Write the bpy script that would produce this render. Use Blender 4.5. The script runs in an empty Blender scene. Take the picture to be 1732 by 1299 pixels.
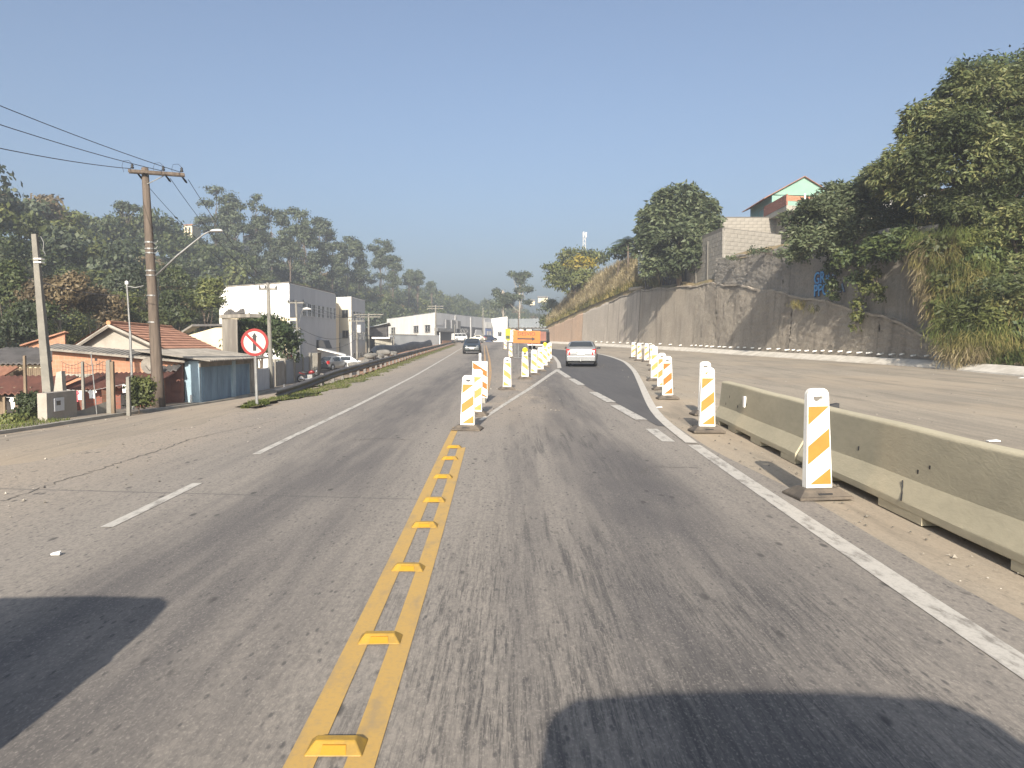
import bpy, bmesh, math, random
import numpy as np
from mathutils import Vector, Matrix

random.seed(7)
RNG = np.random.default_rng(11)
S = bpy.context.scene
COL = S.collection
R = math.radians
PI = math.pi

# ------------------------------------------------------------------ camera
F_PX, CX, CY, CAM_H, PITCH = 1300.0, 866.0, 649.5, 1.75, R(2.93)
cam_d = bpy.data.cameras.new('camera')
cam_d.sensor_width = 36.0
cam_d.lens = 36.0 * F_PX / 1732.0
cam_d.clip_start = 0.02
cam_d.clip_end = 6000
cam = bpy.data.objects.new('camera', cam_d)
COL.objects.link(cam)
cam.location = (0, 0, CAM_H)
cam.rotation_euler = (PI / 2 - PITCH, 0, 0)
S.camera = cam

# ------------------------------------------------------------------ sky + sun
SUN_EL, SUN_AZ = R(25.5), R(5.0)          # light travels away from the viewer, a little to the right
world = bpy.data.worlds.new('World')
S.world = world
world.use_nodes = True
wn = world.node_tree
wn.nodes.clear()
sky = wn.nodes.new('ShaderNodeTexSky')
sky.sky_type = 'NISHITA'
sky.sun_disc = False
sky.sun_elevation = SUN_EL
sky.sun_rotation = PI + SUN_AZ
sky.altitude = 300
sky.air_density = 1.0
sky.dust_density = 6.5
sky.ozone_density = 4.0
bg = wn.nodes.new('ShaderNodeBackground')
bg.inputs['Strength'].default_value = 0.085
wo = wn.nodes.new('ShaderNodeOutputWorld')
hsv = wn.nodes.new('ShaderNodeHueSaturation')          # dry-season dust greys the whole sky evenly
hsv.inputs['Saturation'].default_value = 0.80
tint = wn.nodes.new('ShaderNodeMix'); tint.data_type = 'RGBA'; tint.blend_type = 'MULTIPLY'
tint.inputs[0].default_value = 1.0; tint.inputs[7].default_value = (0.77, 0.83, 0.87, 1)
wn.links.new(sky.outputs[0], hsv.inputs['Color']); wn.links.new(hsv.outputs[0], tint.inputs[6])
wn.links.new(tint.outputs[2], bg.inputs['Color'])
wn.links.new(bg.outputs[0], wo.inputs['Surface'])
sun_d = bpy.data.lights.new('sun', 'SUN')
sun_d.energy = 3.9
sun_d.angle = R(0.55)
sun_d.color = (1.0, 0.91, 0.78)
sun = bpy.data.objects.new('sun', sun_d)
COL.objects.link(sun)
SUN_DIR = Vector((math.sin(SUN_AZ) * math.cos(SUN_EL), math.cos(SUN_AZ) * math.cos(SUN_EL), -math.sin(SUN_EL)))
sun.rotation_euler = SUN_DIR.to_track_quat('-Z', 'Y').to_euler()
sun.location = (-20, -60, 60)

S.view_settings.view_transform = 'Standard'
S.view_settings.look = 'None'
S.view_settings.exposure = 1.25
S.view_settings.gamma = 1.0
S.view_settings.use_curve_mapping = False
S.cycles.use_denoising = True
S.cycles.max_bounces = 6
S.cycles.diffuse_bounces = 3
S.cycles.glossy_bounces = 3
S.cycles.transmission_bounces = 4
S.cycles.transparent_max_bounces = 8
S.cycles.volume_bounces = 1
S.cycles.sample_clamp_indirect = 6.0

# ------------------------------------------------------------------ the lie of the land
def sstep(a, b, x):
    t = np.clip((np.asarray(x, float) - a) / (b - a), 0, 1)
    return t * t * (3 - 2 * t)

def tab(pairs):
    ys = np.array([p[0] for p in pairs], float)
    xs = np.array([p[1] for p in pairs], float)
    fy = np.linspace(ys[0], ys[-1], 600)
    fx = np.interp(fy, ys, xs)
    k = 25
    ker = np.hanning(k); ker /= ker.sum()
    fs = np.convolve(np.pad(fx, k // 2, mode='edge'), ker, 'valid')
    return lambda y: np.interp(y, fy, fs)

def zr(Y):                                  # level of the main road
    Y = np.asarray(Y, float)
    z = 0.0143 * 4 * np.logaddexp(0, (Y - 8) / 4)
    return np.where(Y > 165, 2.25 + 0.25 * (1 - np.exp(-np.clip(Y - 165, 0, 999) / 18)), z)

line_x = tab([(-40, -3.7), (8, -3.8), (12, -3.95), (19, -4.0), (34, -4.3), (68, -5.4), (85, -6.0), (140, -7.8), (220, -8)])
edge_x = tab([(-40, -8.5), (8, -7.2), (18, -6.4), (26, -5.8), (38, -6.3), (67, -7.4), (134, -9.6), (220, -11)])
street_left = tab([(-40, -15.2), (0, -15.2), (18, -15.3), (23, -15.4), (30, -15.6), (36, -15.3), (40, -15.0), (48, -15.2), (72, -15.6)])
rail_x = tab([(10, -6.9), (24, -6.7), (38, -7.2), (67, -8.3), (134, -10.4), (220, -12)])
ctr_x = tab([(-40, -0.72), (0, -0.72), (4.4, -0.76), (15, -1.0), (26, -0.98), (37, -1.2), (56, -1.8), (123, -4.3), (220, -4.5)])
street_z = tab([(-60, -0.2), (0, -0.4), (10, -0.7), (20, -0.95), (26, -1.0), (40, -1.25), (65, -1.2), (90, -0.8), (130, 0.4), (165, 2.2), (300, 2.5)])
foot_x = tab([(-80, -70), (0, -40), (40, -37), (90, -39), (115, -41), (150, -47), (220, -32), (260, -25), (300, -12), (350, 8), (400, 36), (600, 90)])
hill_h = tab([(-80, 20), (60, 24), (108, 27), (150, 22), (170, 21.5), (205, 23), (250, 19), (300, 17), (350, 16), (400, 13.5), (700, 14)])
wall_x = tab([(20, 22.6), (36, 24.0), (43.6, 24.4), (52, 23.4), (64.5, 21.9), (82, 20.0), (103, 16.8), (130, 12.6), (157, 7.4), (175, 4.0)])

def hz(X, Y):
    X = np.asarray(X, float); Y = np.asarray(Y, float)
    z0 = zr(Y)
    w = 10 - 6 * sstep(22, 36, Y)
    t = sstep(0, 1, (edge_x(Y) - 0.3 - X) / w)
    far = sstep(150, 175, Y)
    z = z0 + (street_z(Y) - z0) * t * (1 - far)
    d = foot_x(Y) - X
    z = z + hill_h(Y) * sstep(0, 60, d)
    d2 = Y - 330 - 0.10 * np.abs(X)
    z = z + 14 * sstep(0, 110, d2) * sstep(-40, 40, X - foot_x(Y))
    return z

CP, SP = math.cos(PITCH), math.sin(PITCH)
def ray(u, v):
    a, b = (u - CX) / F_PX, -(v - CY) / F_PX
    return np.array([a, CP + b * SP, -SP + b * CP])
def P(u, v, Y):                             # the point at distance Y down the road seen at that bearing
    d = ray(u, v); d = d * (Y / d[1])
    return Vector((d[0], d[1], d[2] + CAM_H))
def G(u, v, ymax=400):                      # where that bearing meets the ground
    d = ray(u, v); d = d / d[1]
    ys = np.concatenate([np.arange(2, 60, 0.05), np.arange(60, ymax, 0.25)])
    hh = hz(d[0] * ys, ys) - (CAM_H + d[2] * ys)
    i = np.argmax(hh > 0) if (hh > 0).any() else len(ys) - 1
    y = ys[i]
    return Vector((d[0] * y, y, float(hz(d[0] * y, y))))
def gz(x, y):
    return float(hz(x, y))

# ------------------------------------------------------------------ materials
MAT = {}
class NT:
    def __init__(self, name):
        self.m = bpy.data.materials.new(name); self.m.use_nodes = True
        self.t = self.m.node_tree; self.t.nodes.clear()
        self.out = self.n('ShaderNodeOutputMaterial')
        self.b = self.n('ShaderNodeBsdfPrincipled')
        self.l(self.b.outputs[0], self.out.inputs['Surface'])
    def n(self, k, **kw):
        x = self.t.nodes.new(k)
        for a, v in kw.items(): setattr(x, a, v)
        return x
    def l(self, a, b): self.t.links.new(a, b)
    def put(self, sock, v):
        if hasattr(v, 'is_output') or isinstance(v, bpy.types.NodeSocket): self.l(v, sock)
        else:
            if isinstance(v, (tuple, list)) and len(v) == 3 and len(sock.default_value) == 4: v = (*v, 1)
            sock.default_value = v
    def pos(self): return self.n('ShaderNodeNewGeometry').outputs['Position']
    def obj(self): return self.n('ShaderNodeTexCoord').outputs['Object']
    def mapv(self, vec, sc=(1, 1, 1), loc=(0, 0, 0), rot=(0, 0, 0)):
        m = self.n('ShaderNodeMapping'); self.l(vec, m.inputs[0])
        m.inputs['Scale'].default_value = sc; m.inputs['Location'].default_value = loc; m.inputs['Rotation'].default_value = rot
        return m.outputs[0]
    def noise(self, vec, scale, detail=4, rough=0.55, dist=0.0):
        x = self.n('ShaderNodeTexNoise'); self.l(vec, x.inputs['Vector'])
        x.inputs['Scale'].default_value = scale; x.inputs['Detail'].default_value = detail
        x.inputs['Roughness'].default_value = rough; x.inputs['Distortion'].default_value = dist
        return x.outputs[0]
    def vor(self, vec, scale, feat='F1'):
        x = self.n('ShaderNodeTexVoronoi', feature=feat); self.l(vec, x.inputs['Vector']); x.inputs['Scale'].default_value = scale
        return x.outputs[0]
    def rng(self, v, a, b, c=0.0, d=1.0, smooth=True):
        x = self.n('ShaderNodeMapRange'); x.interpolation_type = 'SMOOTHSTEP' if smooth else 'LINEAR'
        self.put(x.inputs[0], v)
        for i, q in enumerate((a, b, c, d)): x.inputs[i + 1].default_value = q
        return x.outputs[0]
    def math(self, op, a, b=0.0):
        x = self.n('ShaderNodeMath', operation=op); self.put(x.inputs[0], a); self.put(x.inputs[1], b); return x.outputs[0]
    def mix(self, f, a, b, mode='MIX'):
        x = self.n('ShaderNodeMix', data_type='RGBA', blend_type=mode)
        self.put(x.inputs[0], f); self.put(x.inputs[6], a); self.put(x.inputs[7], b); return x.outputs[2]
    def sep(self, v):
        x = self.n('ShaderNodeSeparateXYZ'); self.l(v, x.inputs[0]); return x.outputs
    def bump(self, h, strength=0.3, dist=0.02):
        x = self.n('ShaderNodeBump'); x.inputs['Strength'].default_value = strength; x.inputs['Distance'].default_value = dist
        self.l(h, x.inputs['Height']); self.l(x.outputs[0], self.b.inputs['Normal'])
    def col(self, c): self.put(self.b.inputs['Base Color'], c)
    def rough(self, v): self.put(self.b.inputs['Roughness'], v)
    def done(self, key): MAT[key] = self.m; return self.m

def simple(key, c, c2=None, scale=2.0, rough=0.75, bump=0.0, bscale=None, metal=0.0, spec=0.4, stretch=(1, 1, 1), lo=0.35, hi=0.65, fine=0.12):
    k = NT(key)
    v = k.mapv(k.obj(), stretch)
    base = c
    if c2 is not None:
        base = k.mix(k.rng(k.noise(v, scale, 6, 0.6), lo, hi), c, c2)
    if fine:
        f = k.noise(v, scale * 9 + 3, 3)
        base = k.mix(k.rng(f, 0.3, 0.75, 0.0, fine), base, (c[0] * 0.3, c[1] * 0.3, c[2] * 0.3))
    k.col(base); k.rough(rough)
    k.b.inputs['Metallic'].default_value = metal
    k.b.inputs['Specular IOR Level'].default_value = spec
    if bump: k.bump(k.noise(v, bscale or scale * 8, 5, 0.6), bump, 0.03)
    return k.done(key)

def leafmat(key, cols, trans=0.25, rough=0.55):
    k = NT(key)
    rp = k.n('ShaderNodeNewGeometry').outputs['Random Per Island']
    ramp = k.n('ShaderNodeValToRGB')
    k.l(rp, ramp.inputs[0])
    el = ramp.color_ramp.elements
    for i, c in enumerate(cols):
        p = i / max(1, len(cols) - 1)
        e = el[i] if i < 2 else el.new(p)
        e.position = p; e.color = (*c, 1)
    big = k.noise(k.pos(), 0.33, 3)
    c = k.mix(k.rng(big, 0.38, 0.66), ramp.outputs[0], tuple(0.62 * x for x in cols[0]))
    k.col(c); k.rough(rough); k.b.inputs['Specular IOR Level'].default_value = 0.3
    tr = k.n('ShaderNodeBsdfTranslucent'); k.l(c, tr.inputs[0])
    ms = k.n('ShaderNodeMixShader'); ms.inputs[0].default_value = trans
    k.l(k.b.outputs[0], ms.inputs[1]); k.l(tr.outputs[0], ms.inputs[2]); k.l(ms.outputs[0], k.out.inputs['Surface'])
    return k.done(key)

# ------------------------------------------------------------------ mesh helpers
class MB:
    def __init__(self): self.v = []; self.f = []; self.mi = []
    def add(self, vs, fs, m=0):
        o = len(self.v); self.v += [tuple(p) for p in vs]
        self.f += [tuple(i + o for i in f) for f in fs]; self.mi += [m] * len(fs); return self
    def box(self, x0, x1, y0, y1, z0, z1, m=0, mat=None):
        vs = [Vector((x, y, z)) for z in (z0, z1) for x, y in ((x0, y0), (x1, y0), (x1, y1), (x0, y1))]
        if mat is not None: vs = [mat @ p for p in vs]
        return self.add(vs, [(3, 2, 1, 0), (4, 5, 6, 7), (0, 1, 5, 4), (1, 2, 6, 5), (2, 3, 7, 6), (3, 0, 4, 7)], m)
    def cbox(self, c, s, m=0): return self.box(c[0]-s[0]/2, c[0]+s[0]/2, c[1]-s[1]/2, c[1]+s[1]/2, c[2]-s[2]/2, c[2]+s[2]/2, m)
    def hexa(self, b, t, m=0):               # four bottom points, four top points, counter-clockwise
        return self.add(list(b) + list(t), [(3, 2, 1, 0), (4, 5, 6, 7), (0, 1, 5, 4), (1, 2, 6, 5), (2, 3, 7, 6), (3, 0, 4, 7)], m)
    def prism(self, pts, z0, z1, m=0):
        n = len(pts)
        vs = [(p[0], p[1], z0) for p in pts] + [(p[0], p[1], z1) for p in pts]
        fs = [tuple(range(n - 1, -1, -1)), tuple(range(n, 2 * n))] + [(i, (i + 1) % n, n + (i + 1) % n, n + i) for i in range(n)]
        return self.add(vs, fs, m)
    def extr(self, prof, y0, y1, m=0):       # profile in x,z swept along y
        n = len(prof)
        vs = [(p[0], y0, p[1]) for p in prof] + [(p[0], y1, p[1]) for p in prof]
        fs = [tuple(range(n)), tuple(range(2 * n - 1, n - 1, -1))] + [(i, n + i, n + (i + 1) % n, (i + 1) % n) for i in range(n)]
        return self.add(vs, fs, m)
    def tube(self, pts, rad, sides=8, m=0, cap=True):
        pts = [Vector(p) for p in pts]; n = len(pts)
        rr = rad if isinstance(rad, (list, tuple)) else [rad] * n
        vs, fs = [], []
        for i, p in enumerate(pts):
            d = (pts[min(i + 1, n - 1)] - pts[max(i - 1, 0)]).normalized()
            a = d.orthogonal().normalized() if abs(d.z) < 0.95 else Vector((1, 0, 0)).cross(d).normalized()
            if abs(d.z) < 0.95: a = Vector((0, 0, 1)).cross(d).normalized()
            b = d.cross(a)
            for k in range(sides):
                t = 2 * PI * k / sides
                vs.append(p + (a * math.cos(t) + b * math.sin(t)) * rr[i])
        for i in range(n - 1):
            for k in range(sides):
                k2 = (k + 1) % sides
                fs.append((i * sides + k, i * sides + k2, (i + 1) * sides + k2, (i + 1) * sides + k))
        if cap: fs += [tuple(range(sides - 1, -1, -1)), tuple(range((n - 1) * sides, n * sides))]
        return self.add(vs, fs, m)
    def disc(self, c, r, y, n=28, th=0.004, rx=None):   # disc facing -y, local
        rx = rx or r
        pr = [(c[0] + rx * math.cos(2 * PI * i / n), c[1] + r * math.sin(2 * PI * i / n)) for i in range(n)]
        return self.extr(pr, y, y + th)
    def build(self, name, mat, parent=None, smooth=False, loc=None, rotz=0.0, bevel=0.0):
        me = bpy.data.meshes.new(name)
        me.from_pydata([tuple(p) for p in self.v], [], self.f)
        mats = mat if isinstance(mat, (list, tuple)) else [mat]
        for q in mats: me.materials.append(MAT[q] if isinstance(q, str) else q)
        if len(mats) > 1: me.polygons.foreach_set('material_index', self.mi)
        bm = bmesh.new(); bm.from_mesh(me)
        bmesh.ops.recalc_face_normals(bm, faces=bm.faces)
        if bevel:
            bmesh.ops.remove_doubles(bm, verts=bm.verts, dist=1e-5)
            es = [e for e in bm.edges if len(e.link_faces) == 2 and e.calc_face_angle(0) > 0.5]
            bmesh.ops.bevel(bm, geom=es, offset=bevel, segments=2, profile=0.6, affect='EDGES', clamp_overlap=True)
        bm.to_mesh(me); bm.free()
        if smooth: me.polygons.foreach_set('use_smooth', [True] * len(me.polygons))
        return link(name, me, parent, loc, rotz)

def link(name, me, parent=None, loc=None, rotz=0.0):
    o = bpy.data.objects.new(name, me); COL.objects.link(o)
    if parent is not None: o.parent = parent
    if loc is not None: o.location = loc
    if rotz: o.rotation_euler = (0, 0, rotz)
    return o
def tag(o, label, cat, group=None, kind=None):
    if label: o['label'] = label
    if cat: o['category'] = cat
    if group: o['group'] = group
    if kind: o['kind'] = kind
    return o
def thing(name, label, cat, loc=(0, 0, 0), rotz=0.0, group=None, scale=None):
    o = bpy.data.objects.new(name, None); COL.objects.link(o)
    o.empty_display_size = 0.3
    o.location = loc; o.rotation_euler = (0, 0, rotz)
    if scale: o.scale = scale
    return tag(o, label, cat, group)
def copy_tree(o, parent=None):
    c = o.copy(); COL.objects.link(c)
    if parent is not None: c.parent = parent
    for ch in list(o.children): copy_tree(ch, c)
    return c
def struct(o, kind='structure'):
    o['kind'] = kind; return o
def quads_mesh(name, V, mat, smooth=False):   # V: (n,4,3)
    V = np.ascontiguousarray(V, dtype=np.float32); n = V.shape[0]
    me = bpy.data.meshes.new(name)
    me.vertices.add(n * 4); me.vertices.foreach_set('co', V.ravel())
    me.loops.add(n * 4); me.loops.foreach_set('vertex_index', np.arange(n * 4, dtype=np.int32))
    me.polygons.add(n)
    me.polygons.foreach_set('loop_start', np.arange(0, n * 4, 4, dtype=np.int32))
    me.polygons.foreach_set('loop_total', np.full(n, 4, dtype=np.int32))
    for q in (mat if isinstance(mat, (list, tuple)) else [mat]): me.materials.append(MAT[q])
    me.update(calc_edges=True)
    return me
def grid_mesh(name, XYZ, mat, smooth=True):   # XYZ: (ny,nx,3)
    ny, nx, _ = XYZ.shape
    me = bpy.data.meshes.new(name)
    me.vertices.add(ny * nx); me.vertices.foreach_set('co', np.ascontiguousarray(XYZ, dtype=np.float32).ravel())
    j, i = np.meshgrid(np.arange(ny - 1), np.arange(nx - 1), indexing='ij')
    a = (j * nx + i).ravel()
    q = np.stack([a, a + 1, a + nx + 1, a + nx], 1).astype(np.int32)
    n = len(q)
    me.loops.add(n * 4); me.loops.foreach_set('vertex_index', q.ravel())
    me.polygons.add(n)
    me.polygons.foreach_set('loop_start', np.arange(0, n * 4, 4, dtype=np.int32))
    me.polygons.foreach_set('loop_total', np.full(n, 4, dtype=np.int32))
    me.polygons.foreach_set('use_smooth', np.full(n, smooth))
    me.materials.append(MAT[mat]); me.update(calc_edges=True)
    return me
def text_mesh(name, s, size, mat, parent, M, extrude=0.002, align='CENTER', offset=0.0):
    cu = bpy.data.curves.new(name, 'FONT'); cu.body = s; cu.size = size; cu.extrude = extrude
    cu.align_x = align; cu.align_y = 'CENTER'; cu.offset = offset; cu.resolution_u = 3
    t = bpy.data.objects.new('txt', cu); COL.objects.link(t)
    dg = bpy.context.evaluated_depsgraph_get()
    me = bpy.data.meshes.new_from_object(t.evaluated_get(dg))
    bpy.data.objects.remove(t)
    me.transform(M); me.materials.clear(); me.materials.append(MAT[mat])
    return link(name, me, parent)
# ------------------------------------------------------------------ palette
simple('concrete', (0.36, 0.34, 0.29), (0.27, 0.25, 0.21), 0.9, 0.85, 0.25, 20)
simple('barrier_concrete', (0.48, 0.425, 0.30), (0.40, 0.355, 0.25), 0.9, 0.8, 0.15, 30, stretch=(1, 0.5, 1.6), lo=0.3, hi=0.72)
simple('kerb_white', (0.62, 0.575, 0.50), (0.47, 0.43, 0.365), 1.4, 0.85, 0.2)
simple('wood_pole', (0.135, 0.105, 0.082), (0.085, 0.066, 0.052), 2.0, 0.9, 0.3, 30, stretch=(6, 6, 0.4))
simple('grey_pole', (0.22, 0.205, 0.175), (0.16, 0.15, 0.13), 1.2, 0.85, 0.15, 20)
simple('steel', (0.30, 0.30, 0.29), (0.22, 0.215, 0.21), 3, 0.5, metal=0.5)
simple('rail_steel', (0.17, 0.16, 0.15), (0.12, 0.11, 0.10), 1.5, 0.6, metal=0.3, stretch=(1, 0.3, 1))
simple('dark', (0.02, 0.02, 0.022), None, 3, 0.6)
simple('rubber', (0.085, 0.072, 0.06), (0.14, 0.115, 0.09), 5, 0.9, 0.2, 40)
simple('tyre', (0.012, 0.012, 0.013), None, 3, 0.85)
simple('wire', (0.03, 0.03, 0.035), None, 3, 0.7, fine=0)
simple('panel_white', (0.78, 0.755, 0.70), (0.42, 0.39, 0.34), 7, 0.5, fine=0.12, lo=0.56, hi=0.80)
simple('sheet_white', (0.70, 0.685, 0.65), (0.40, 0.37, 0.33), 9, 0.4, fine=0.12, lo=0.60, hi=0.85)
simple('stripe_yellow', (0.46, 0.19, 0.040), (0.42, 0.165, 0.036), 6, 0.35, fine=0.05)
simple('stripe_pale', (0.47, 0.265, 0.075), (0.44, 0.225, 0.06), 6, 0.35, fine=0.05)
simple('stripe_orange', (0.45, 0.115, 0.014), (0.42, 0.10, 0.014), 6, 0.35, fine=0.05)
simple('sign_orange', (0.46, 0.135, 0.014), (0.43, 0.12, 0.014), 3, 0.4, fine=0.05)
simple('sign_red', (0.24, 0.014, 0.012), (0.21, 0.013, 0.011), 4, 0.4, fine=0.05)
simple('sign_white', (0.50, 0.455, 0.41), (0.45, 0.41, 0.37), 5, 0.4, fine=0.05)
simple('sign_black', (0.015, 0.015, 0.017), None, 3, 0.5, fine=0)
simple('lamp_yellow', (0.52, 0.41, 0.01), None, 3, 0.3, fine=0)
simple('white_wall', (0.78, 0.765, 0.72), (0.70, 0.68, 0.63), 0.5, 0.8, 0.05, stretch=(1, 1, 0.3))
simple('grey_wall', (0.54, 0.54, 0.54), (0.48, 0.48, 0.48), 0.4, 0.8, stretch=(1, 1, 0.2))
simple('grey_mid', (0.30, 0.31, 0.32), (0.25, 0.26, 0.27), 0.5, 0.8)
simple('cream', (0.70, 0.60, 0.42), (0.62, 0.52, 0.36), 0.6, 0.85)
simple('cream_pale', (0.62, 0.575, 0.485), (0.55, 0.51, 0.43), 0.6, 0.85)
simple('plaster_grey', (0.36, 0.325, 0.28), (0.27, 0.24, 0.20), 0.8, 0.9, 0.2)
simple('old_concrete', (0.30, 0.275, 0.235), (0.15, 0.135, 0.115), 0.8, 0.9, 0.3, stretch=(1.5, 1.5, 0.25))
simple('blue_wall', (0.36, 0.47, 0.53), (0.28, 0.38, 0.45), 0.9, 0.85)
simple('blue_door', (0.19, 0.29, 0.38), (0.13, 0.20, 0.27), 1.2, 0.7, stretch=(1, 1, 0.3))
simple('red_brown', (0.25, 0.115, 0.085), (0.19, 0.09, 0.07), 1.5, 0.9, 0.2)
simple('fibro', (0.27, 0.245, 0.21), (0.17, 0.155, 0.135), 1.2, 0.95, 0.2)
simple('fibro_dark', (0.13, 0.12, 0.115), (0.08, 0.075, 0.07), 1.3, 0.95, 0.2)
simple('tile_roof', (0.40, 0.205, 0.13), (0.28, 0.14, 0.09), 1.1, 0.9, 0.3)
simple('tile_dark', (0.20, 0.085, 0.06), (0.13, 0.06, 0.045), 1.3, 0.9, 0.3)
simple('tile_edge', (0.50, 0.24, 0.12), (0.38, 0.17, 0.09), 2, 0.9)
simple('timber', (0.20, 0.15, 0.10), (0.13, 0.095, 0.065), 2, 0.9, 0.2, stretch=(4, 4, 0.6))
simple('dark_timber', (0.055, 0.05, 0.048), (0.035, 0.032, 0.03), 2, 0.9)
simple('glass_dark', (0.03, 0.035, 0.04), None, 2, 0.12, spec=0.7, fine=0)
simple('frame_white', (0.50, 0.49, 0.47), None, 3, 0.6)
simple('frame_grey', (0.22, 0.22, 0.22), None, 3, 0.6)
simple('metal_roof', (0.36, 0.37, 0.35), (0.29, 0.30, 0.285), 0.7, 0.6)
simple('green_wall', (0.225, 0.36, 0.29), (0.20, 0.33, 0.265), 0.7, 0.85)
simple('teal_wall', (0.20, 0.38, 0.385), (0.17, 0.33, 0.34), 0.7, 0.85)
simple('block_light', (0.30, 0.275, 0.235), (0.24, 0.22, 0.19), 1.6, 0.9, 0.2)
simple('block_shade', (0.27, 0.25, 0.22), (0.20, 0.185, 0.16), 1.2, 0.9, 0.2)  # darker copy of the block colour, painting in the side face's shade
simple('mortar', (0.13, 0.12, 0.105), None, 3, 0.95)
simple('bark', (0.13, 0.10, 0.075), (0.08, 0.06, 0.045), 3, 0.95, 0.3, stretch=(2, 2, 0.5))
simple('bark_pale', (0.36, 0.32, 0.26), (0.22, 0.19, 0.15), 2, 0.9, 0.2, stretch=(2, 2, 0.4))
simple('soil', (0.34, 0.20, 0.125), (0.28, 0.165, 0.105), 1.0, 0.95, 0.3)
simple('tarp_black', (0.02, 0.02, 0.022), (0.045, 0.043, 0.042), 1.2, 0.55, 0.3, 6)
simple('rubble', (0.24, 0.225, 0.20), (0.15, 0.14, 0.125), 1.3, 0.95, 0.4)
simple('cloth_white', (0.74, 0.73, 0.70), None, 3, 0.9)
simple('cloth_red', (0.58, 0.10, 0.12), None, 3, 0.9)
simple('cloth_blue', (0.12, 0.30, 0.45), None, 3, 0.9)
simple('pvc', (0.75, 0.74, 0.70), None, 3, 0.5, fine=0.05)
simple('graffiti_blue', (0.08, 0.30, 0.62), None, 3, 0.6, fine=0.1)
simple('graffiti_dark', (0.02, 0.02, 0.08), None, 3, 0.6, fine=0)
simple('graffiti_pale', (0.22, 0.36, 0.55), None, 3, 0.6, fine=0.2)
simple('shop_blue', (0.05, 0.11, 0.30), None, 3, 0.5)
simple('shop_dark', (0.025, 0.03, 0.045), None, 3, 0.5)
simple('light_red', (0.42, 0.012, 0.012), None, 3, 0.25, fine=0)
simple('light_clear', (0.80, 0.80, 0.80), None, 3, 0.15, fine=0)
simple('chrome', (0.6, 0.6, 0.6), None, 3, 0.2, metal=0.9, fine=0)
simple('plate', (0.62, 0.62, 0.60), None, 3, 0.5, fine=0)
for nm, c in (('paint_dark', (0.018, 0.026, 0.030)), ('paint_silver', (0.21, 0.215, 0.22)), ('paint_white', (0.75, 0.75, 0.73)), ('paint_cream', (0.66, 0.62, 0.50)), ('paint_navy', (0.02, 0.035, 0.07)), ('paint_red', (0.22, 0.02, 0.02))):
    k = NT(nm); k.col(k.mix(k.rng(k.noise(k.obj(), 2.2, 5), 0.45, 0.8, 0, 0.22), c, (0.22, 0.19, 0.15))); k.rough(0.32)
    k.b.inputs['Coat Weight'].default_value = 0.6; k.b.inputs['Coat Roughness'].default_value = 0.08
    if nm == 'paint_silver': k.b.inputs['Metallic'].default_value = 0.35
    k.done(nm)

def brickmat(key, c1, c2, mortar, w, h):
    k = NT(key)
    o = k.obj(); s = k.sep(o)
    cb = k.n('ShaderNodeCombineXYZ'); k.l(k.math('ADD', s[0], s[1]), cb.inputs[0]); k.l(s[2], cb.inputs[1])
    b = k.n('ShaderNodeTexBrick'); k.l(cb.outputs[0], b.inputs['Vector'])
    b.inputs['Color1'].default_value = (*c1, 1); b.inputs['Color2'].default_value = (*c2, 1); b.inputs['Mortar'].default_value = (*mortar, 1)
    b.inputs['Scale'].default_value = 1; b.inputs['Brick Width'].default_value = w; b.inputs['Row Height'].default_value = h
    b.inputs['Mortar Size'].default_value = 0.012
    k.col(k.mix(k.rng(k.noise(o, 1.5, 5), 0.4, 0.7, 0, 0.5), b.outputs[0], tuple(x * 0.6 for x in c1)))
    k.rough(0.9); k.bump(b.outputs[1], -0.4, 0.02)
    return k.done(key)
brickmat('brick', (0.43, 0.205, 0.12), (0.38, 0.175, 0.105), (0.36, 0.25, 0.18), 0.30, 0.20)
brickmat('brick_red', (0.33, 0.12, 0.08), (0.27, 0.10, 0.07), (0.18, 0.13, 0.11), 0.24, 0.16)

leafmat('leaf_mango', [(0.072, 0.094, 0.036), (0.108, 0.130, 0.050), (0.160, 0.172, 0.066), (0.21, 0.20, 0.08)], 0.2)
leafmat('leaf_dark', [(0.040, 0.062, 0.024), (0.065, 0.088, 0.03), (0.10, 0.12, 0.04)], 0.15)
leafmat('leaf_grey', [(0.070, 0.092, 0.046), (0.100, 0.122, 0.062), (0.145, 0.16, 0.085)], 0.15)
leafmat('leaf_euc', [(0.050, 0.066, 0.036), (0.070, 0.088, 0.048), (0.105, 0.12, 0.065)], 0.12)
leafmat('leaf_wood', [(0.040, 0.056, 0.022), (0.062, 0.080, 0.028), (0.095, 0.105, 0.034)], 0.15)
leafmat('leaf_wood2', [(0.070, 0.086, 0.026), (0.100, 0.115, 0.034), (0.15, 0.15, 0.045)], 0.15)
leafmat('leaf_brown', [(0.115, 0.085, 0.045), (0.15, 0.115, 0.06), (0.20, 0.15, 0.08)], 0.15)
leafmat('leaf_yellow', [(0.13, 0.13, 0.03), (0.24, 0.19, 0.03), (0.36, 0.26, 0.03)], 0.2)
leafmat('leaf_palm', [(0.06, 0.085, 0.045), (0.09, 0.12, 0.06)], 0.15)
leafmat('grass_dry', [(0.27, 0.215, 0.115), (0.37, 0.305, 0.175), (0.48, 0.41, 0.26)], 0.25, 0.8)
leafmat('grass_mid', [(0.16, 0.155, 0.045), (0.25, 0.21, 0.07), (0.34, 0.27, 0.11)], 0.25, 0.8)
leafmat('grass_green', [(0.075, 0.105, 0.025), (0.12, 0.145, 0.035), (0.19, 0.19, 0.06)], 0.25, 0.8)

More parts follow.
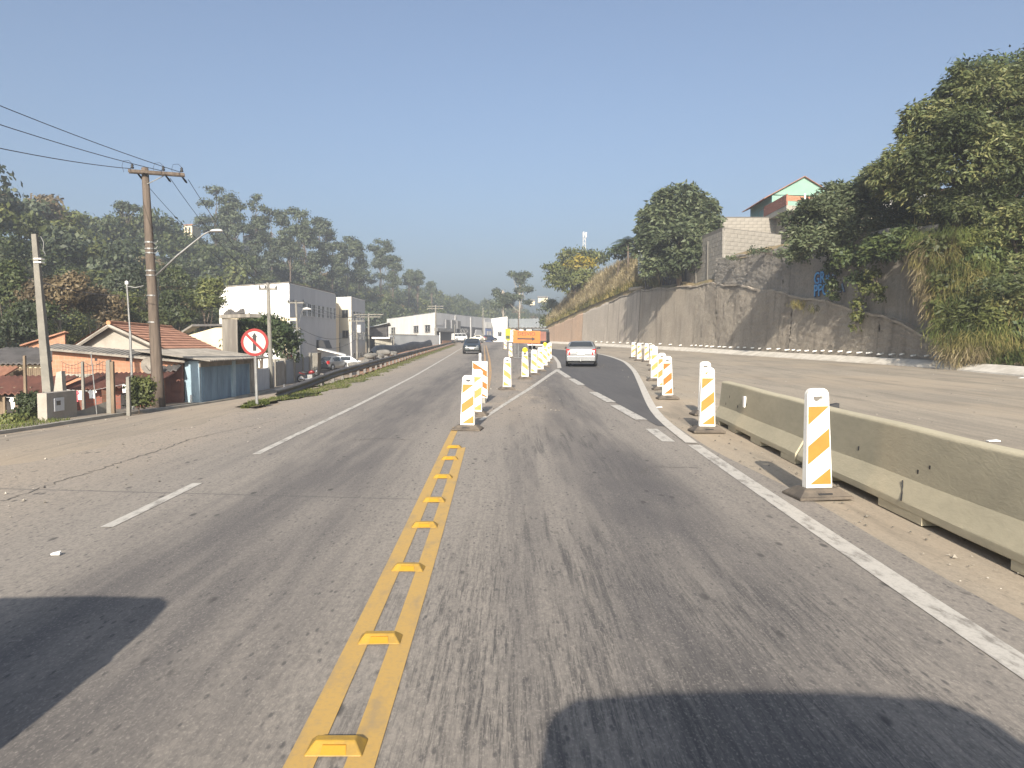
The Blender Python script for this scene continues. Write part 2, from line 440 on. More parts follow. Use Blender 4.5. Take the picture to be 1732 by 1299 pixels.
# -------- asphalt of the main road
def asphalt(key, light, dark, dusty, lanes=True, pit=0.75):
    k = NT(key); p = k.pos(); s = k.sep(p)
    st = k.noise(k.mapv(p, (2.6, 0.16, 1)), 2.0, 6, 0.62)
    big = k.noise(k.mapv(p, (0.45, 0.10, 1), (3, 1, 0)), 1.0, 4)
    f = k.math('ADD', k.math('MULTIPLY', k.rng(st, 0.32, 0.7), 0.55), k.math('MULTIPLY', k.rng(big, 0.35, 0.65), 0.45))
    if lanes:
        w = None
        for x0, hw, a in ((1.35, 1.05, 0.55), (-2.45, 1.1, 0.50), (0.12, 0.30, 0.30)):
            b = k.rng(k.math('ABSOLUTE', k.math('SUBTRACT', s[0], x0)), 0.15 * hw, 1.25 * hw, a, 0.0)
            w = b if w is None else k.math('MAXIMUM', w, b)
        f = k.math('ADD', k.math('MULTIPLY', f, 0.55), k.math('MULTIPLY', w, k.rng(k.noise(k.mapv(p, (0.9, 0.12, 1)), 1.3, 4), 0.25, 0.62, 0.35, 1.0)))
    c = k.mix(k.rng(f, 0.08, 0.98), light, dark)
    if lanes:                                # rubber laid down in the running lane
        sk = k.noise(k.mapv(p, (11, 0.45, 1)), 1.0, 5, 0.7)
        m = k.math('MULTIPLY', k.rng(sk, 0.47, 0.66), k.rng(k.math('ABSOLUTE', k.math('SUBTRACT', s[0], 0.85)), 0.5, 1.6, 0.85, 0.0))
        m = k.math('MULTIPLY', m, k.rng(k.noise(k.mapv(p, (0.5, 0.2, 1), (7, 2, 0)), 1.2, 3), 0.35, 0.62))
        c = k.mix(m, c, (0.070, 0.066, 0.064))
        d = k.math('MULTIPLY', k.rng(s[0], -4.0, -6.2), k.rng(k.noise(k.mapv(p, (0.4, 0.15, 1)), 1.6, 5), 0.3, 0.6, 0.35, 0.95))
        c = k.mix(d, c, dusty)
        isl = k.math('MULTIPLY', k.rng(k.math('ABSOLUTE', k.math('SUBTRACT', s[0], 0.1)), 0.3, 1.5, 1.0, 0.0), k.rng(k.math('ABSOLUTE', k.math('SUBTRACT', s[1], 27.0)), 6.0, 15.0, 1.0, 0.0))
        c = k.mix(k.math('MULTIPLY', isl, k.rng(k.noise(k.mapv(p, (1.2, 0.4, 1)), 1.5, 5), 0.32, 0.62, 0.2, 0.85)), c, dusty)
        seam = k.rng(k.math('ABSOLUTE', k.math('ADD', k.math('SUBTRACT', s[1], 8.3), k.math('MULTIPLY', s[0], 0.12))), 0.0, 0.05, 0.6, 0.0)
        c = k.mix(k.math('MULTIPLY', seam, k.rng(s[0], -0.5, -1.5)), c, (0.09, 0.085, 0.08))
    if lanes:
        blot = k.math('MULTIPLY', k.rng(k.math('ABSOLUTE', k.math('SUBTRACT', s[0], 1.45)), 0.1, 1.0, 1.0, 0.0), k.rng(k.math('ABSOLUTE', k.math('SUBTRACT', s[1], 9.3)), 1.0, 4.2, 1.0, 0.0))
        c = k.mix(k.math('MULTIPLY', blot, k.rng(k.noise(k.mapv(p, (1.0, 0.5, 1), (2, 9, 0)), 1.6, 5), 0.3, 0.6, 0.35, 0.8)), c, (0.088, 0.082, 0.082))
        dash = k.noise(k.mapv(p, (42, 1.9, 1)), 1.0, 4, 0.8)
        near = k.math('MULTIPLY', k.rng(s[1], 8.5, 4.8), k.rng(k.math('ABSOLUTE', k.math('SUBTRACT', s[0], 0.75)), 0.9, 2.4, 1.0, 0.0))
        near = k.math('MULTIPLY', near, k.rng(k.noise(k.mapv(p, (1.1, 0.55, 1), (4, 1, 0)), 1.5, 3), 0.34, 0.56, 0.2, 1.0))
        c = k.mix(k.math('MULTIPLY', near, k.rng(dash, 0.44, 0.64, 0.0, 0.82)), c, (0.060, 0.057, 0.056))
    spk = k.mapv(p, (1, 0.36, 1), (1.3, 0.7, 0))
    speck = k.math('MULTIPLY', k.rng(k.vor(spk, 19.0), 0.12, 0.30, 1, 0), k.rng(k.noise(spk, 6.0, 2), 0.40, 0.56))
    c = k.mix(k.math('MULTIPLY', speck, pit), c, (0.075, 0.071, 0.069))
    gr = k.noise(k.mapv(p, (1, 0.45, 1)), 34, 3, 0.7)
    c = k.mix(k.rng(gr, 0.35, 0.72, 0.0, 0.45), c, k.mix(0.5, dark, (0.05, 0.05, 0.05)))
    gl = k.noise(k.mapv(p, (1, 0.5, 1), (5, 5, 0)), 80, 2, 0.6)
    c = k.mix(k.rng(gl, 0.5, 0.8, 0.0, 0.35), c, tuple(min(1, x * 1.7) for x in light))
    pv = k.mapv(p, (1, 0.42, 1))
    pits = k.math('MULTIPLY', k.rng(k.vor(pv, 5.2), 0.10, 0.20, 1, 0), k.rng(k.noise(pv, 2.1, 2), 0.50, 0.60))
    c = k.mix(k.math('MULTIPLY', pits, pit), c, (0.055, 0.052, 0.05))
    if not lanes and pit > 0.3:
        dn = k.noise(k.mapv(p, (0.16, 0.10, 1), (11, 3, 0)), 1.0, 6, 0.65)
        c = k.mix(k.rng(dn, 0.46, 0.66, 0.0, 0.7), c, tuple(min(1, x * f_) for x, f_ in zip(dusty, (1.03, 1.0, 0.97))))
        tk_ = k.noise(k.mapv(p, (0.9, 0.10, 1), (5, 8, 0), (0, 0, 0.35)), 1.5, 5, 0.65)
        c = k.mix(k.rng(tk_, 0.52, 0.68, 0.0, 0.45), c, tuple(x * 0.55 for x in dark))
    k.col(c); k.rough(0.88); k.b.inputs['Specular IOR Level'].default_value = 0.25
    k.bump(gr, 0.35, 0.008)
    return k.done(key)
asphalt('asphalt', (0.265, 0.236, 0.203), (0.122, 0.112, 0.106), (0.335, 0.28, 0.22))
asphalt('asphalt_yard', (0.345, 0.295, 0.23), (0.245, 0.213, 0.17), (0.36, 0.30, 0.225), lanes=False, pit=0.4)
asphalt('asphalt_new', (0.105, 0.100, 0.098), (0.082, 0.079, 0.079), (0.2, 0.18, 0.15), lanes=False, pit=0.2)
asphalt('asphalt_street', (0.33, 0.275, 0.21), (0.24, 0.205, 0.165), (0.34, 0.28, 0.21), lanes=False, pit=0.5)

def worn(key, paint, under, a, b, sc=(3, 1, 1), amt=1.0):
    k = NT(key); p = k.pos()
    f = k.noise(k.mapv(p, sc), 3.0, 7, 0.7)
    c = k.mix(k.rng(f, a, b, 0.0, amt), paint, under)
    c = k.mix(k.rng(k.noise(p, 40, 3), 0.45, 0.75, 0, 0.35), c, under)
    k.col(c); k.rough(0.7); return k.done(key)
worn('line_white', (0.47, 0.44, 0.39), (0.21, 0.19, 0.165), 0.47, 0.68)
worn('line_new', (0.50, 0.465, 0.41), (0.30, 0.265, 0.22), 0.52, 0.72)
worn('line_yellow', (0.45, 0.285, 0.085), (0.27, 0.205, 0.12), 0.46, 0.74, (2.2, 0.8, 1), 0.75)
worn('line_old_yellow', (0.46, 0.27, 0.11), (0.24, 0.20, 0.15), 0.44, 0.66)
simple('stud_yellow', (0.37, 0.225, 0.032), (0.26, 0.165, 0.04), 9, 0.45, fine=0.15)
simple('stud_lens', (0.42, 0.20, 0.02), None, 12, 0.25, fine=0.1)

leafmat('gravel', [(0.16, 0.145, 0.12), (0.28, 0.25, 0.205), (0.40, 0.36, 0.30), (0.52, 0.48, 0.42)], 0.0, 0.9)
# -------- general ground: dusty earth, dry grass, leaf litter under the wood
k = NT('ground'); p = k.pos()
n1 = k.noise(p, 0.06, 5); n2 = k.noise(p, 0.5, 6, 0.6)
c = k.mix(k.rng(n2, 0.35, 0.65), (0.33, 0.265, 0.195), (0.25, 0.195, 0.14))
s = k.sep(p)
hill = k.rng(s[0], -24, -36)
far = k.rng(s[1], 205, 240)
c = k.mix(k.math('MAXIMUM', hill, far), c, k.mix(k.rng(n2, 0.4, 0.6), (0.055, 0.062, 0.03), (0.10, 0.095, 0.045)))
k.col(c); k.rough(0.95); k.bump(k.noise(p, 6, 5), 0.4, 0.05); k.done('ground')
k = NT('bank_soil'); p = k.pos(); n2 = k.noise(p, 0.5, 6, 0.6)
k.col(k.mix(k.rng(n2, 0.35, 0.65), (0.26, 0.19, 0.10), (0.15, 0.125, 0.06))); k.rough(0.95); k.bump(k.noise(p, 5, 5), 0.5, 0.08); k.done('bank_soil')

# -------- sprayed concrete of the retaining wall
def shot(key, a, b, stain, bump=0.6, bs=7.0):
    k = NT(key); p = k.pos()
    c = k.mix(k.rng(k.noise(p, 0.35, 5, 0.6), 0.35, 0.65), a, b)
    run = k.noise(k.mapv(p, (1.1, 1.1, 0.10)), 1.0, 5, 0.6)
    c = k.mix(k.rng(run, 0.50, 0.72, 0, 0.75), c, stain)
    c = k.mix(k.rng(k.noise(p, 5, 6, 0.75), 0.42, 0.68, 0, 0.55), c, tuple(x * 0.5 for x in a))
    k.col(c); k.rough(0.95); k.bump(k.noise(p, bs * 1.6, 6, 0.72), bump, 0.12)
    return k.done(key)
shot('shot_orange', (0.50, 0.345, 0.235), (0.45, 0.32, 0.225), (0.30, 0.20, 0.14), 0.25)
shot('shot_pale', (0.47, 0.41, 0.34), (0.42, 0.365, 0.30), (0.22, 0.185, 0.15), 0.2)
shot('shot_mid', (0.40, 0.345, 0.275), (0.34, 0.29, 0.23), (0.15, 0.125, 0.10), 0.45)
shot('shot_rough', (0.37, 0.32, 0.255), (0.29, 0.25, 0.20), (0.16, 0.135, 0.11), 0.9, 5)
shot('shot_upper', (0.30, 0.27, 0.23), (0.23, 0.21, 0.18), (0.10, 0.09, 0.078), 0.6, 6)
# ================================================================== SETTING
def ribbon(name, ys, xa, xb, dz, mat, nx=6, parent=None):
    ys = np.asarray(ys, float)
    A = np.array([xa(y) for y in ys]) if callable(xa) else np.full(len(ys), xa)
    B = np.array([xb(y) for y in ys]) if callable(xb) else np.full(len(ys), xb)
    t = np.linspace(0, 1, nx)
    X = A[:, None] * (1 - t) + B[:, None] * t
    Y = np.repeat(ys[:, None], nx, 1)
    Z = hz(X, Y) + dz
    return link(name, grid_mesh(name, np.stack([X, Y, Z], -1), mat), parent)

def nonuni(a, b, lo, hi, fine, n_out):
    core = np.arange(lo, hi, fine)
    left = lo - np.geomspace(fine, lo - a + fine, n_out)[::-1] + 0
    right = hi + np.geomspace(fine, b - hi + fine, n_out) - fine
    return np.unique(np.round(np.concatenate([left, core, right]), 3))
gx = nonuni(-1500, 1500, -60, 30, 1.5, 34)
gy = nonuni(-300, 3500, -20, 180, 2.0, 60)
GX, GY = np.meshgrid(gx, gy)
GZ = hz(GX, GY)
inside = sstep(0.0, 2.0, GX - edge_x(GY) - 0.2) * (1 - sstep(wall_x(GY) - 2, wall_x(GY) - 0.5, GX)) * sstep(-25, -18, GY) * (1 - sstep(186, 195, GY))
st = sstep(0.1, 1.8, GX - street_left(GY)) * sstep(-18, -14, GY) * (1 - sstep(66, 70, GY)) * (1 - inside)
GZ = GZ - 0.06 * inside - 0.05 * st
ground = struct(link('ground', grid_mesh('ground', np.stack([GX, GY, GZ], -1), 'ground')))

YS = np.concatenate([np.arange(-16, 40, 0.5), np.arange(40, 184, 1.5)])
def road_left(y):
    return float(edge_x(y)) + 0.18 * math.sin(y * 1.7) + 0.1 * math.sin(y * 4.1)
road = struct(ribbon('road', YS, road_left, lambda y: 3.25 + 0.05 * math.sin(y * 0.9), 0.0, 'asphalt', 14))
yard = struct(ribbon('yard_pavement', YS, lambda y: 3.25 + 0.05 * math.sin(y * 0.9) - 0.12, lambda y: float(wall_x(y)) - 0.3, -0.006, 'asphalt_yard', 24))
street = struct(ribbon('side_street', np.arange(-14, 70, 0.7), lambda y: float(street_left(y)), lambda y: road_left(y) + (0.10 if y < 19 else -0.9 - 0.6 * sstep(19, 30, y)), -0.006, 'asphalt_street', 26))

def zroad(x, y, dz=0.0): return (x, y, gz(x, y) + dz)
def stripe(name, pts, w, dz, mat, parent=road):
    """painted strip of width w along ground points"""
    P2 = []
    for i in range(len(pts) - 1):
        a, b = Vector(pts[i][:2]), Vector(pts[i + 1][:2])
        n = max(1, int((b - a).length / 0.8))
        P2 += [a.lerp(b, j / n) for j in range(n)]
    P2.append(Vector(pts[-1][:2]))
    if len(P2) < 3: P2.insert(1, P2[0].lerp(P2[1], 0.5))
    rows = []
    for i, p in enumerate(P2):
        d = (P2[min(i + 1, len(P2) - 1)] - P2[max(i - 1, 0)]).normalized()
        nn = Vector((d.y, -d.x))
        wi = w(i / (len(P2) - 1)) if callable(w) else w
        rows.append([zroad(*(p - nn * wi / 2), dz), zroad(*(p + nn * wi / 2), dz)])
    return link(name, grid_mesh(name, np.array(rows), mat), parent)
def gp(*px): return [G(u, v) for u, v in px]
def smooth(pts, n=40):
    pts = np.array([[p[0], p[1]] for p in pts]); d = np.r_[0, np.cumsum(np.linalg.norm(np.diff(pts, axis=0), axis=1))]
    t = np.linspace(0, d[-1], n)
    xy = np.stack([np.interp(t, d, pts[:, 0]), np.interp(t, d, pts[:, 1])], 1)
    for _ in range(2): xy[1:-1] = (xy[:-2] + 2 * xy[1:-1] + xy[2:]) / 4
    return [tuple(q) for q in xy]

# double yellow centre line, near stretch, then the old worn stretch past the panels
for s_ in (-1, 1):
    stripe('centre_line', [(float(ctr_x(y)) + s_ * 0.125, y) for y in np.arange(0.5, 15.4 if s_ < 0 else 12.6, 0.7)], 0.125, 0.005, 'line_yellow')
    stripe('old_centre_line', [(float(ctr_x(y)) + s_ * 0.16, y) for y in np.arange(21, 125, 2.0)], 0.13, 0.005, 'line_old_yellow')
# white dashes / edge line on the left
for a, b in ((2.0, 4.2), (7.15, 9.35), (11.7, 140)):
    stripe('edge_line', [(float(line_x(y)), y) for y in np.linspace(a, b, max(4, int((b - a) / 1.5)))], 0.12, 0.005, 'line_white')
stripe('edge_line', [(2.62 + 0.032 * y, y) for y in np.arange(1.5, 13.2, 0.7)], 0.20, 0.005, 'line_white')
# the diversion: fresh asphalt, its lines and the island edge
div_l = smooth(gp((1112, 721), (1060, 692), (1020, 670), (975, 645), (947, 628), (945, 614), (938, 604), (926, 598), (912, 595)), 50)
div_r = smooth(gp((1126, 722), (1106, 698), (1094, 672), (1082, 645), (1073, 627), (1057, 612), (1037, 604.5), (1017, 599.5), (985, 595), (950, 591.5), (915, 589)), 50)
rows = []
for a, b in zip(div_l, div_r):
    rows.append([zroad(a[0] + (b[0] - a[0]) * t, a[1] + (b[1] - a[1]) * t, 0.008) for t in np.linspace(0, 1, 8)])
diversion = struct(link('diversion_lane', grid_mesh('diversion_lane', np.array(rows), 'asphalt_new')))
stripe('edge_line', smooth([(3.03, 12.9), (3.09, 14.2)] + div_r[1:46], 60), lambda t: 0.20 + 0.06 * t, 0.013, 'line_new', diversion)
stripe('island_line', div_l[20:], 0.22, 0.013, 'line_new', diversion)
stripe('island_line', smooth(gp((812, 712), (860, 680), (900, 655), (930, 634), (944, 625)), 26), lambda t: 0.10 + 0.12 * t, 0.006, 'line_white')
for a, b in (((944, 627), (962, 639)), ((966, 641), (984, 652)), ((1003, 664), (1034, 681)), ((1040, 686), (1085, 711))):
    stripe('taper_line', smooth(gp(a, b), 6), 0.26, 0.013, 'line_white', diversion)

simple('crack', (0.11, 0.10, 0.088), None, 3, 0.95)
def crack(px, w, n, seed, jit=.05):
    r_ = random.Random(seed); q = smooth(gp(*px), n)
    stripe('pavement_crack', [(a + r_.uniform(-jit, jit), b + r_.uniform(-jit, jit)) for a, b in q], lambda t: w * (.4 + r_.random()), 0.004, 'crack')
crack([(2, 850), (130, 806), (245, 770), (330, 741)], .022, 60, 1); crack([(330, 741), (420, 722), (500, 704)], .014, 40, 2)
crack([(600, 745), (640, 742), (700, 745)], .02, 24, 3, .04); crack([(1085, 800), (1100, 790), (1180, 792)], .018, 20, 4, .04)
stripe('taper_line', smooth(gp((1102, 726), (1131, 748)), 6), 0.22, 0.006, 'line_white')
# raised road studs across the double line
stud_m = MB().hexa([(-.125, -.075, 0), (.125, -.075, 0), (.125, .075, 0), (-.125, .075, 0)], [(-.085, -.022, .045), (.085, -.022, .045), (.085, .022, .045), (-.085, .022, .045)])
lens_m = MB().hexa([(-.055, -.072, .006), (.055, -.072, .006), (.055, -.060, .006), (-.055, -.060, .006)], [(-.05, -.045, .034), (.05, -.045, .034), (.05, -.033, .034), (-.05, -.033, .034)])
stud0 = None
ords = ['nearest, at the bottom edge', 'second nearest', 'third nearest', 'fourth nearest', 'fifth nearest', 'sixth nearest', 'third from the far end', 'second from the far end', 'the farthest, just before the striped panel']
for i, v in enumerate((1290, 1098, 974, 900, 857, 817, 786, 767)):
    y = CAM_H * F_PX / (v - 583.0); x = float(ctr_x(y))
    if stud0 is None:
        stud0 = thing('road_stud', '', 'road stud'); stud_m.build('stud_body', 'stud_yellow', stud0, bevel=0.006)
        lens_m.build('reflector', 'stud_lens', stud0); o = stud0
    else: o = copy_tree(stud0)
    o.location = (x, y, gz(x, y) + 0.006); o.rotation_euler = (0, 0, 0.03 * math.sin(i * 2.3))
    o['label'] = 'yellow road stud on the centre line, ' + (ords[i] if i < 6 else ords[i + 1]); o['group'] = 'yellow road studs along the centre line'

# kerb of the side street, footpath behind it
ky = np.arange(13, 60, 1.0)
def kerb(name, ys, xf, w, h, mat):
    m = MB()
    prev = None
    for y in ys:
        x = float(xf(y)); z = gz(x, y)
        sec = [(x, y, z - 0.1), (x, y, z + h), (x - w, y, z + h), (x - w, y, gz(x - w, y) - 0.1)]
        if prev: m.add(prev + sec, [(0, 4, 5, 1), (1, 5, 6, 2), (2, 6, 7, 3)])
        prev = sec
    return struct(m.build(name, mat, None))
kerb('kerb', ky, lambda y: float(street_left(y)) + 0.02, 0.16, 0.11, 'concrete')
foot = []
for y in ky:
    x = float(street_left(y)) - 0.13
    foot.append([(x - d, y, gz(x - d, y) + 0.10 - 0.02 * d) for d in (0, 0.5, 1.0, 1.6)])
struct(link('footpath', grid_mesh('footpath', np.array(foot), 'asphalt_street')))

# gutter kerb at the foot of the retaining wall
m = MB(); prev = None
for y in np.arange(22, 160, 1.5):
    x = float(wall_x(y)); z = float(zr(y))
    sec = [(x - 1.55, y, z - 0.05), (x - 1.50, y, z + 0.06), (x - 0.75, y, z + 0.34), (x - 0.55, y, z + 0.36), (x + 0.1, y, z + 0.33)]
    if prev: m.add(prev + sec, [(j, 5 + j, 6 + j, j + 1) for j in range(4)])
    prev = sec
struct(m.build('gutter_kerb', 'kerb_white', None))

# ------------------------------------------------------------------ retaining wall
z_low = tab([(36, 0.6), (43, 1.5), (47, 2.9), (54, 4.4), (62, 5.7), (70, 6.9), (79, 8.0), (87, 8.25), (103, 9.0), (112, 8.6), (130, 7.5), (153, 5.5), (160, 5.0)])
z_up = tab([(36, 8.0), (43, 8.4), (47, 9.0), (54, 9.5), (60.5, 9.7), (79, 10.5), (90, 10.8)])
def wn_(y):
    d = (float(wall_x(y + 0.5)) - float(wall_x(y - 0.5)))
    n = Vector((1, -d)).normalized(); return n
def wall_pt(y, off, z):
    n = wn_(y); return (float(wall_x(y)) + n.x * off, y + n.y * off, z)
wall = thing('retaining_wall', 'tall sprayed concrete retaining wall along the right of the yard', 'wall', (float(wall_x(80)), 80, 0))
WO = np.array([float(wall_x(80)), 80.0, 0.0])
def wall_panel(name, ya, yb, z0f, z1f, off0, mat, batter=0.07, amp=0.10, thick=0.5):
    fine_ = mat in ('shot_rough', 'shot_upper'); ny = max(3, int(abs(yb - ya) / (0.28 if fine_ else 0.5))); nz = 32 if fine_ else 18
    rows = []
    rg = np.random.default_rng(int(ya * 10 + off0 * 77))
    ph = (0.3, 1.9, 4.0, 2.2)
    for y in np.linspace(ya, yb, ny):
        z0, z1 = z0f(y), z1f(y)
        row = []
        for t in np.linspace(0, 1, nz):
            z = z0 + (z1 - z0) * t
            d = amp * (math.sin(y * 1.1 + ph[0]) * math.sin(z * 0.9 + ph[1]) * 0.4 + math.sin(y * 0.45 + z * 0.3 + ph[2]) * 0.5 + 0) + rg.normal(0, 0.035 if fine_ else 0.006)
            row.append(wall_pt(y, off0 + batter * (z - z0) + d, z))
        row.append(wall_pt(y, off0 + batter * (z1 - z0) + thick, z1 + 0.02))
        row.append(wall_pt(y, off0 + batter * (z1 - z0) + thick, z0 - 0.3))
        rows.append(row)
    me = grid_mesh(name, np.array(rows) - WO, mat)
    return link(name, me, wall)
zb = lambda y: float(zr(y)) - 0.05
zl = lambda y: float(z_low(y)) + 0.10 * math.sin(y * 0.8) + 0.05 * math.sin(y * 2.7)
zu = lambda y: float(z_up(y)) + 0.08 * math.sin(y * 1.3)
for ya, yb, mt, amp in ((158, 148.1, 'shot_orange', .06), (148, 139.6, 'shot_orange', .06), (139.5, 133.1, 'shot_orange', .06), (133, 118.1, 'shot_pale', .04),
                        (118, 103.1, 'shot_pale', .04), (103, 93.04, 'shot_mid', .08), (93, 84.03, 'shot_mid', .08), (84, 78.03, 'shot_rough', .12), (78, 62.02, 'shot_rough', .14), (62, 50.02, 'shot_rough', .14), (50, 41, 'shot_rough', .14)):
    wall_panel('wall_panel', ya, yb, zb, zl, 0.0, mt, 0.05, amp)
for ya, yb in ((79.0, 64.02), (64, 51.02), (51, 45.3)):
    wall_panel('upper_wall_panel', ya, yb, lambda y: zl(y) - 0.15, zu, 0.42, 'shot_upper', 0.05, 0.10)
# lip on top of the lower wall
m = MB(); prev = None
for y in np.arange(43.5, 118, 1.0):
    h = zl(y); o_ = 0.05 * (h - zb(y))
    sec = [wall_pt(y, o_ - 0.10, h - 0.06), wall_pt(y, o_ - 0.10, h + 0.09), wall_pt(y, o_ + 0.62, h + 0.10), wall_pt(y, o_ + 0.62, h - 0.06)]
    sec = [tuple(np.array(q) - WO) for q in sec]
    if prev: m.add(prev + sec, [(0, 4, 5, 1), (1, 5, 6, 2)])
    prev = sec
m.build('wall_ledge', 'shot_mid', wall)
pipe_m = MB().tube([(0.10, 0, 0), (-0.32, 0, -0.05)], 0.055, 10)
pipe0 = None
for i, y in enumerate(np.concatenate([np.arange(42.5, 62, 1.15), np.arange(62, 84, 1.6), np.arange(84, 126, 3.3)])):
    y = y + random.uniform(-.15, .15)
    q = np.array(wall_pt(y, 0.02, float(zr(y)) + 0.62 + random.uniform(-.04, .04))) - WO
    if pipe0 is None: pipe0 = pipe_m.build('drain_pipe', 'pvc', wall, smooth=True); o = pipe0
    else: o = pipe0.copy(); COL.objects.link(o)
    o.location = q; n = wn_(y); o.rotation_euler = (0, 0, math.atan2(n.y, n.x) + random.uniform(-.12, .12))
    sc_ = random.choice((1, 1, 1, 0.75)); o.scale = (sc_, 1, 1)

# bank and plateau behind the wall
ridge = tab([(30, 2.0), (46, 2.0), (60, 1.5), (78, 2.0), (92, 3.0), (101, 5.5), (112, 6.5), (130, 7.0), (150, 7.2), (165, 5.0)])
ramp = lambda y: float(1 - sstep(42, 48, y))
def bank_z(y, o):
    top = float(z_up(y)) if y < 79 else float(z_low(y))
    if y >= 79 and y < 92: top = float(z_low(y)) + 0.2
    wd_ = 11 - 5 * float(sstep(90, 104, y)); r = float(ridge(y)) * float(sstep(-1.5, wd_, o)) + 0.05 * max(0, o - 11)
    a = top + r
    b = float(zr(y)) + 0.35 + (9.4 - float(zr(y))) * float(sstep(0.3, 10.5, o)) + 0.06 * max(0, o - 10)
    t = ramp(y)
    lump = 0.25 * math.sin(y * 0.7 + o * 0.5) * math.sin(o * 0.9 + 1.0) * min(1, o)
    return a * (1 - t) + b * t + lump
offs = np.concatenate([[0.12, 0.5], np.arange(1.0, 16, 1.0), np.arange(16, 40, 4.0), [50, 70, 110]])
rows = []
for y in np.arange(22, 176, 1.5):
    h0 = 0.05 * ((float(z_up(y)) if y < 79 else float(z_low(y))) - zb(y))
    fade = float(sstep(158, 172, y))
    row = []
    for o_ in offs:
        q = wall_pt(y, o_ + h0 * (1 - ramp(y)), 0)
        zz = bank_z(y, o_)
        if o_ < 0.2: zz = zz * ramp(y) + (1 - ramp(y)) * ((float(z_up(y)) if y < 79 else float(z_low(y))) - 0.35)
        z = zz * (1 - fade) + (float(zr(y)) - 0.3) * fade
        row.append((q[0], q[1], z))
    rows.append(row)
struct(link('bank', grid_mesh('bank', np.array(rows), 'bank_soil')))
# ================================================================== VEGETATION
def unit(a): return a / np.maximum(1e-6, np.linalg.norm(a, axis=-1, keepdims=True))
def crown(lobes, n, size, rng, style='leaf', per=12, spread=0.5, aspect=0.42, inner=0.62, droop=0.5):
    """leaf faces in clumps spread through the lobes; returns (n,4,3)"""
    L = np.array(lobes, float)
    w = (L[:, 3] * L[:, 4] + L[:, 4] * L[:, 5] + L[:, 3] * L[:, 5]); w /= w.sum()
    K = max(4, n // per)
    li = rng.choice(len(L), K, p=w)
    d = unit(rng.normal(size=(K, 3)))
    d[:, 2] = np.where(d[:, 2] < -0.45, -d[:, 2] * 0.6, d[:, 2]); d = unit(d)
    r = inner + (1.04 - inner) * rng.random((K, 1)) ** 0.55
    cc = L[li, :3] + d * L[li, 3:6] * r
    N = K * per
    ci = np.repeat(np.arange(K), per)
    sz = size * rng.uniform(0.65, 1.3, (N, 1))
    if style == 'rosette':
        ax = unit(rng.normal(size=(N, 3)) * np.array([1, 1, 0.45]) + d[ci] * 0.7 + np.array([0, 0, -droop]))
        base = cc[ci] + rng.normal(size=(N, 3)) * size * 0.32
        c = base + ax * sz * 0.5
        nrm = unit(np.cross(ax, unit(rng.normal(size=(N, 3)))) + np.array([0, 0, 0.35]))
    else:
        off = rng.normal(size=(N, 3)) * spread * np.array([1, 1, 0.7])
        c = cc[ci] + off
        nrm = unit(d[ci] * 0.55 + unit(off) * 0.45 + rng.normal(size=(N, 3)) * 0.42 + np.array([0, 0, 0.3]))
        ax = unit(np.cross(nrm, rng.normal(size=(N, 3))) + np.array([0, 0, -droop * 0.5]))
    b = unit(np.cross(nrm, ax))
    h = ax * sz * 0.5; wv = b * sz * aspect * 0.5
    return np.stack([c - h, c + wv - h * 0.12, c + h, c - wv - h * 0.12], 1)

def bole(mb, base, top, r0, r1, bend=0.25, n=5, sides=7):
    base, top = Vector(base), Vector(top)
    pts = []
    off = Vector((random.uniform(-1, 1), random.uniform(-1, 1), 0)) * bend
    for i in range(n):
        t = i / (n - 1); pts.append(base.lerp(top, t) + off * math.sin(t * PI))
    mb.tube(pts, [r0 + (r1 - r0) * i / (n - 1) for i in range(n)], sides)
    return pts

def tree(name, label, base, lobes, n, size, leaf, bark='bark', r=0.25, group=None, style='leaf', limbs=True, seed=1, trunk_to=None, ragged=3, **kw):
    """lobes in world coordinates"""
    rng = np.random.default_rng(seed); random.seed(seed)
    base = Vector(base)
    t = thing(name, label, 'tree', base, 0, group)
    L = [(l[0] - base.x, l[1] - base.y, l[2] - base.z, l[3], l[4], l[5]) for l in lobes]
    if ragged:
        ex = []
        for l in L:
            for _ in range(ragged):
                d_ = Vector((random.gauss(0, 1), random.gauss(0, 1), random.gauss(0.15, .8))).normalized(); f_ = random.uniform(.22, .42); q_ = random.uniform(.85, 1.12)
                ex.append((l[0] + d_.x * l[3] * q_, l[1] + d_.y * l[4] * q_, l[2] + d_.z * l[5] * q_, l[3] * f_, l[4] * f_, l[5] * f_ * .85))
        V = crown(L + ex, n, size, rng, style, **kw)
    else: V = crown(L, n, size, rng, style, **kw)
    link('crown', quads_mesh('crown', V, leaf), t)
    mb = MB()
    cen = Vector(np.average([l[:3] for l in L], axis=0, weights=[l[3] for l in L]))
    top = Vector(trunk_to) - base if trunk_to is not None else Vector((cen.x * 0.6, cen.y * 0.6, cen.z * 0.75))
    pts = bole(mb, (0, 0, -0.3), top, r, r * 0.45)
    if limbs:
        for l in L:
            st_ = pts[random.choice((2, 3, 4))]
            bole(mb, st_, Vector(l[:3]) + Vector((0, 0, -0.15 * l[5])), r * 0.4, r * 0.1, 0.3, 4, 5)
            for _ in range(2):
                e = Vector(l[:3]) + Vector((random.uniform(-.7, .7) * l[3], random.uniform(-.7, .7) * l[4], random.uniform(-.1, .7) * l[5]))
                bole(mb, Vector(l[:3]) + Vector((0, 0, -0.2 * l[5])), e, r * 0.14, r * 0.05, 0.2, 4, 4)
    mb.build('trunk', bark, t, smooth=True)
    return t
def lob(u, v, Y, rpx, rpz=None, dep=None):
    """a lobe centred at that bearing and distance; radii given as seen"""
    p = P(u, v, Y); k = Y / F_PX
    return (p.x, p.y, p.z, rpx * k, (dep if dep is not None else rpx) * k, (rpz or rpx) * k)

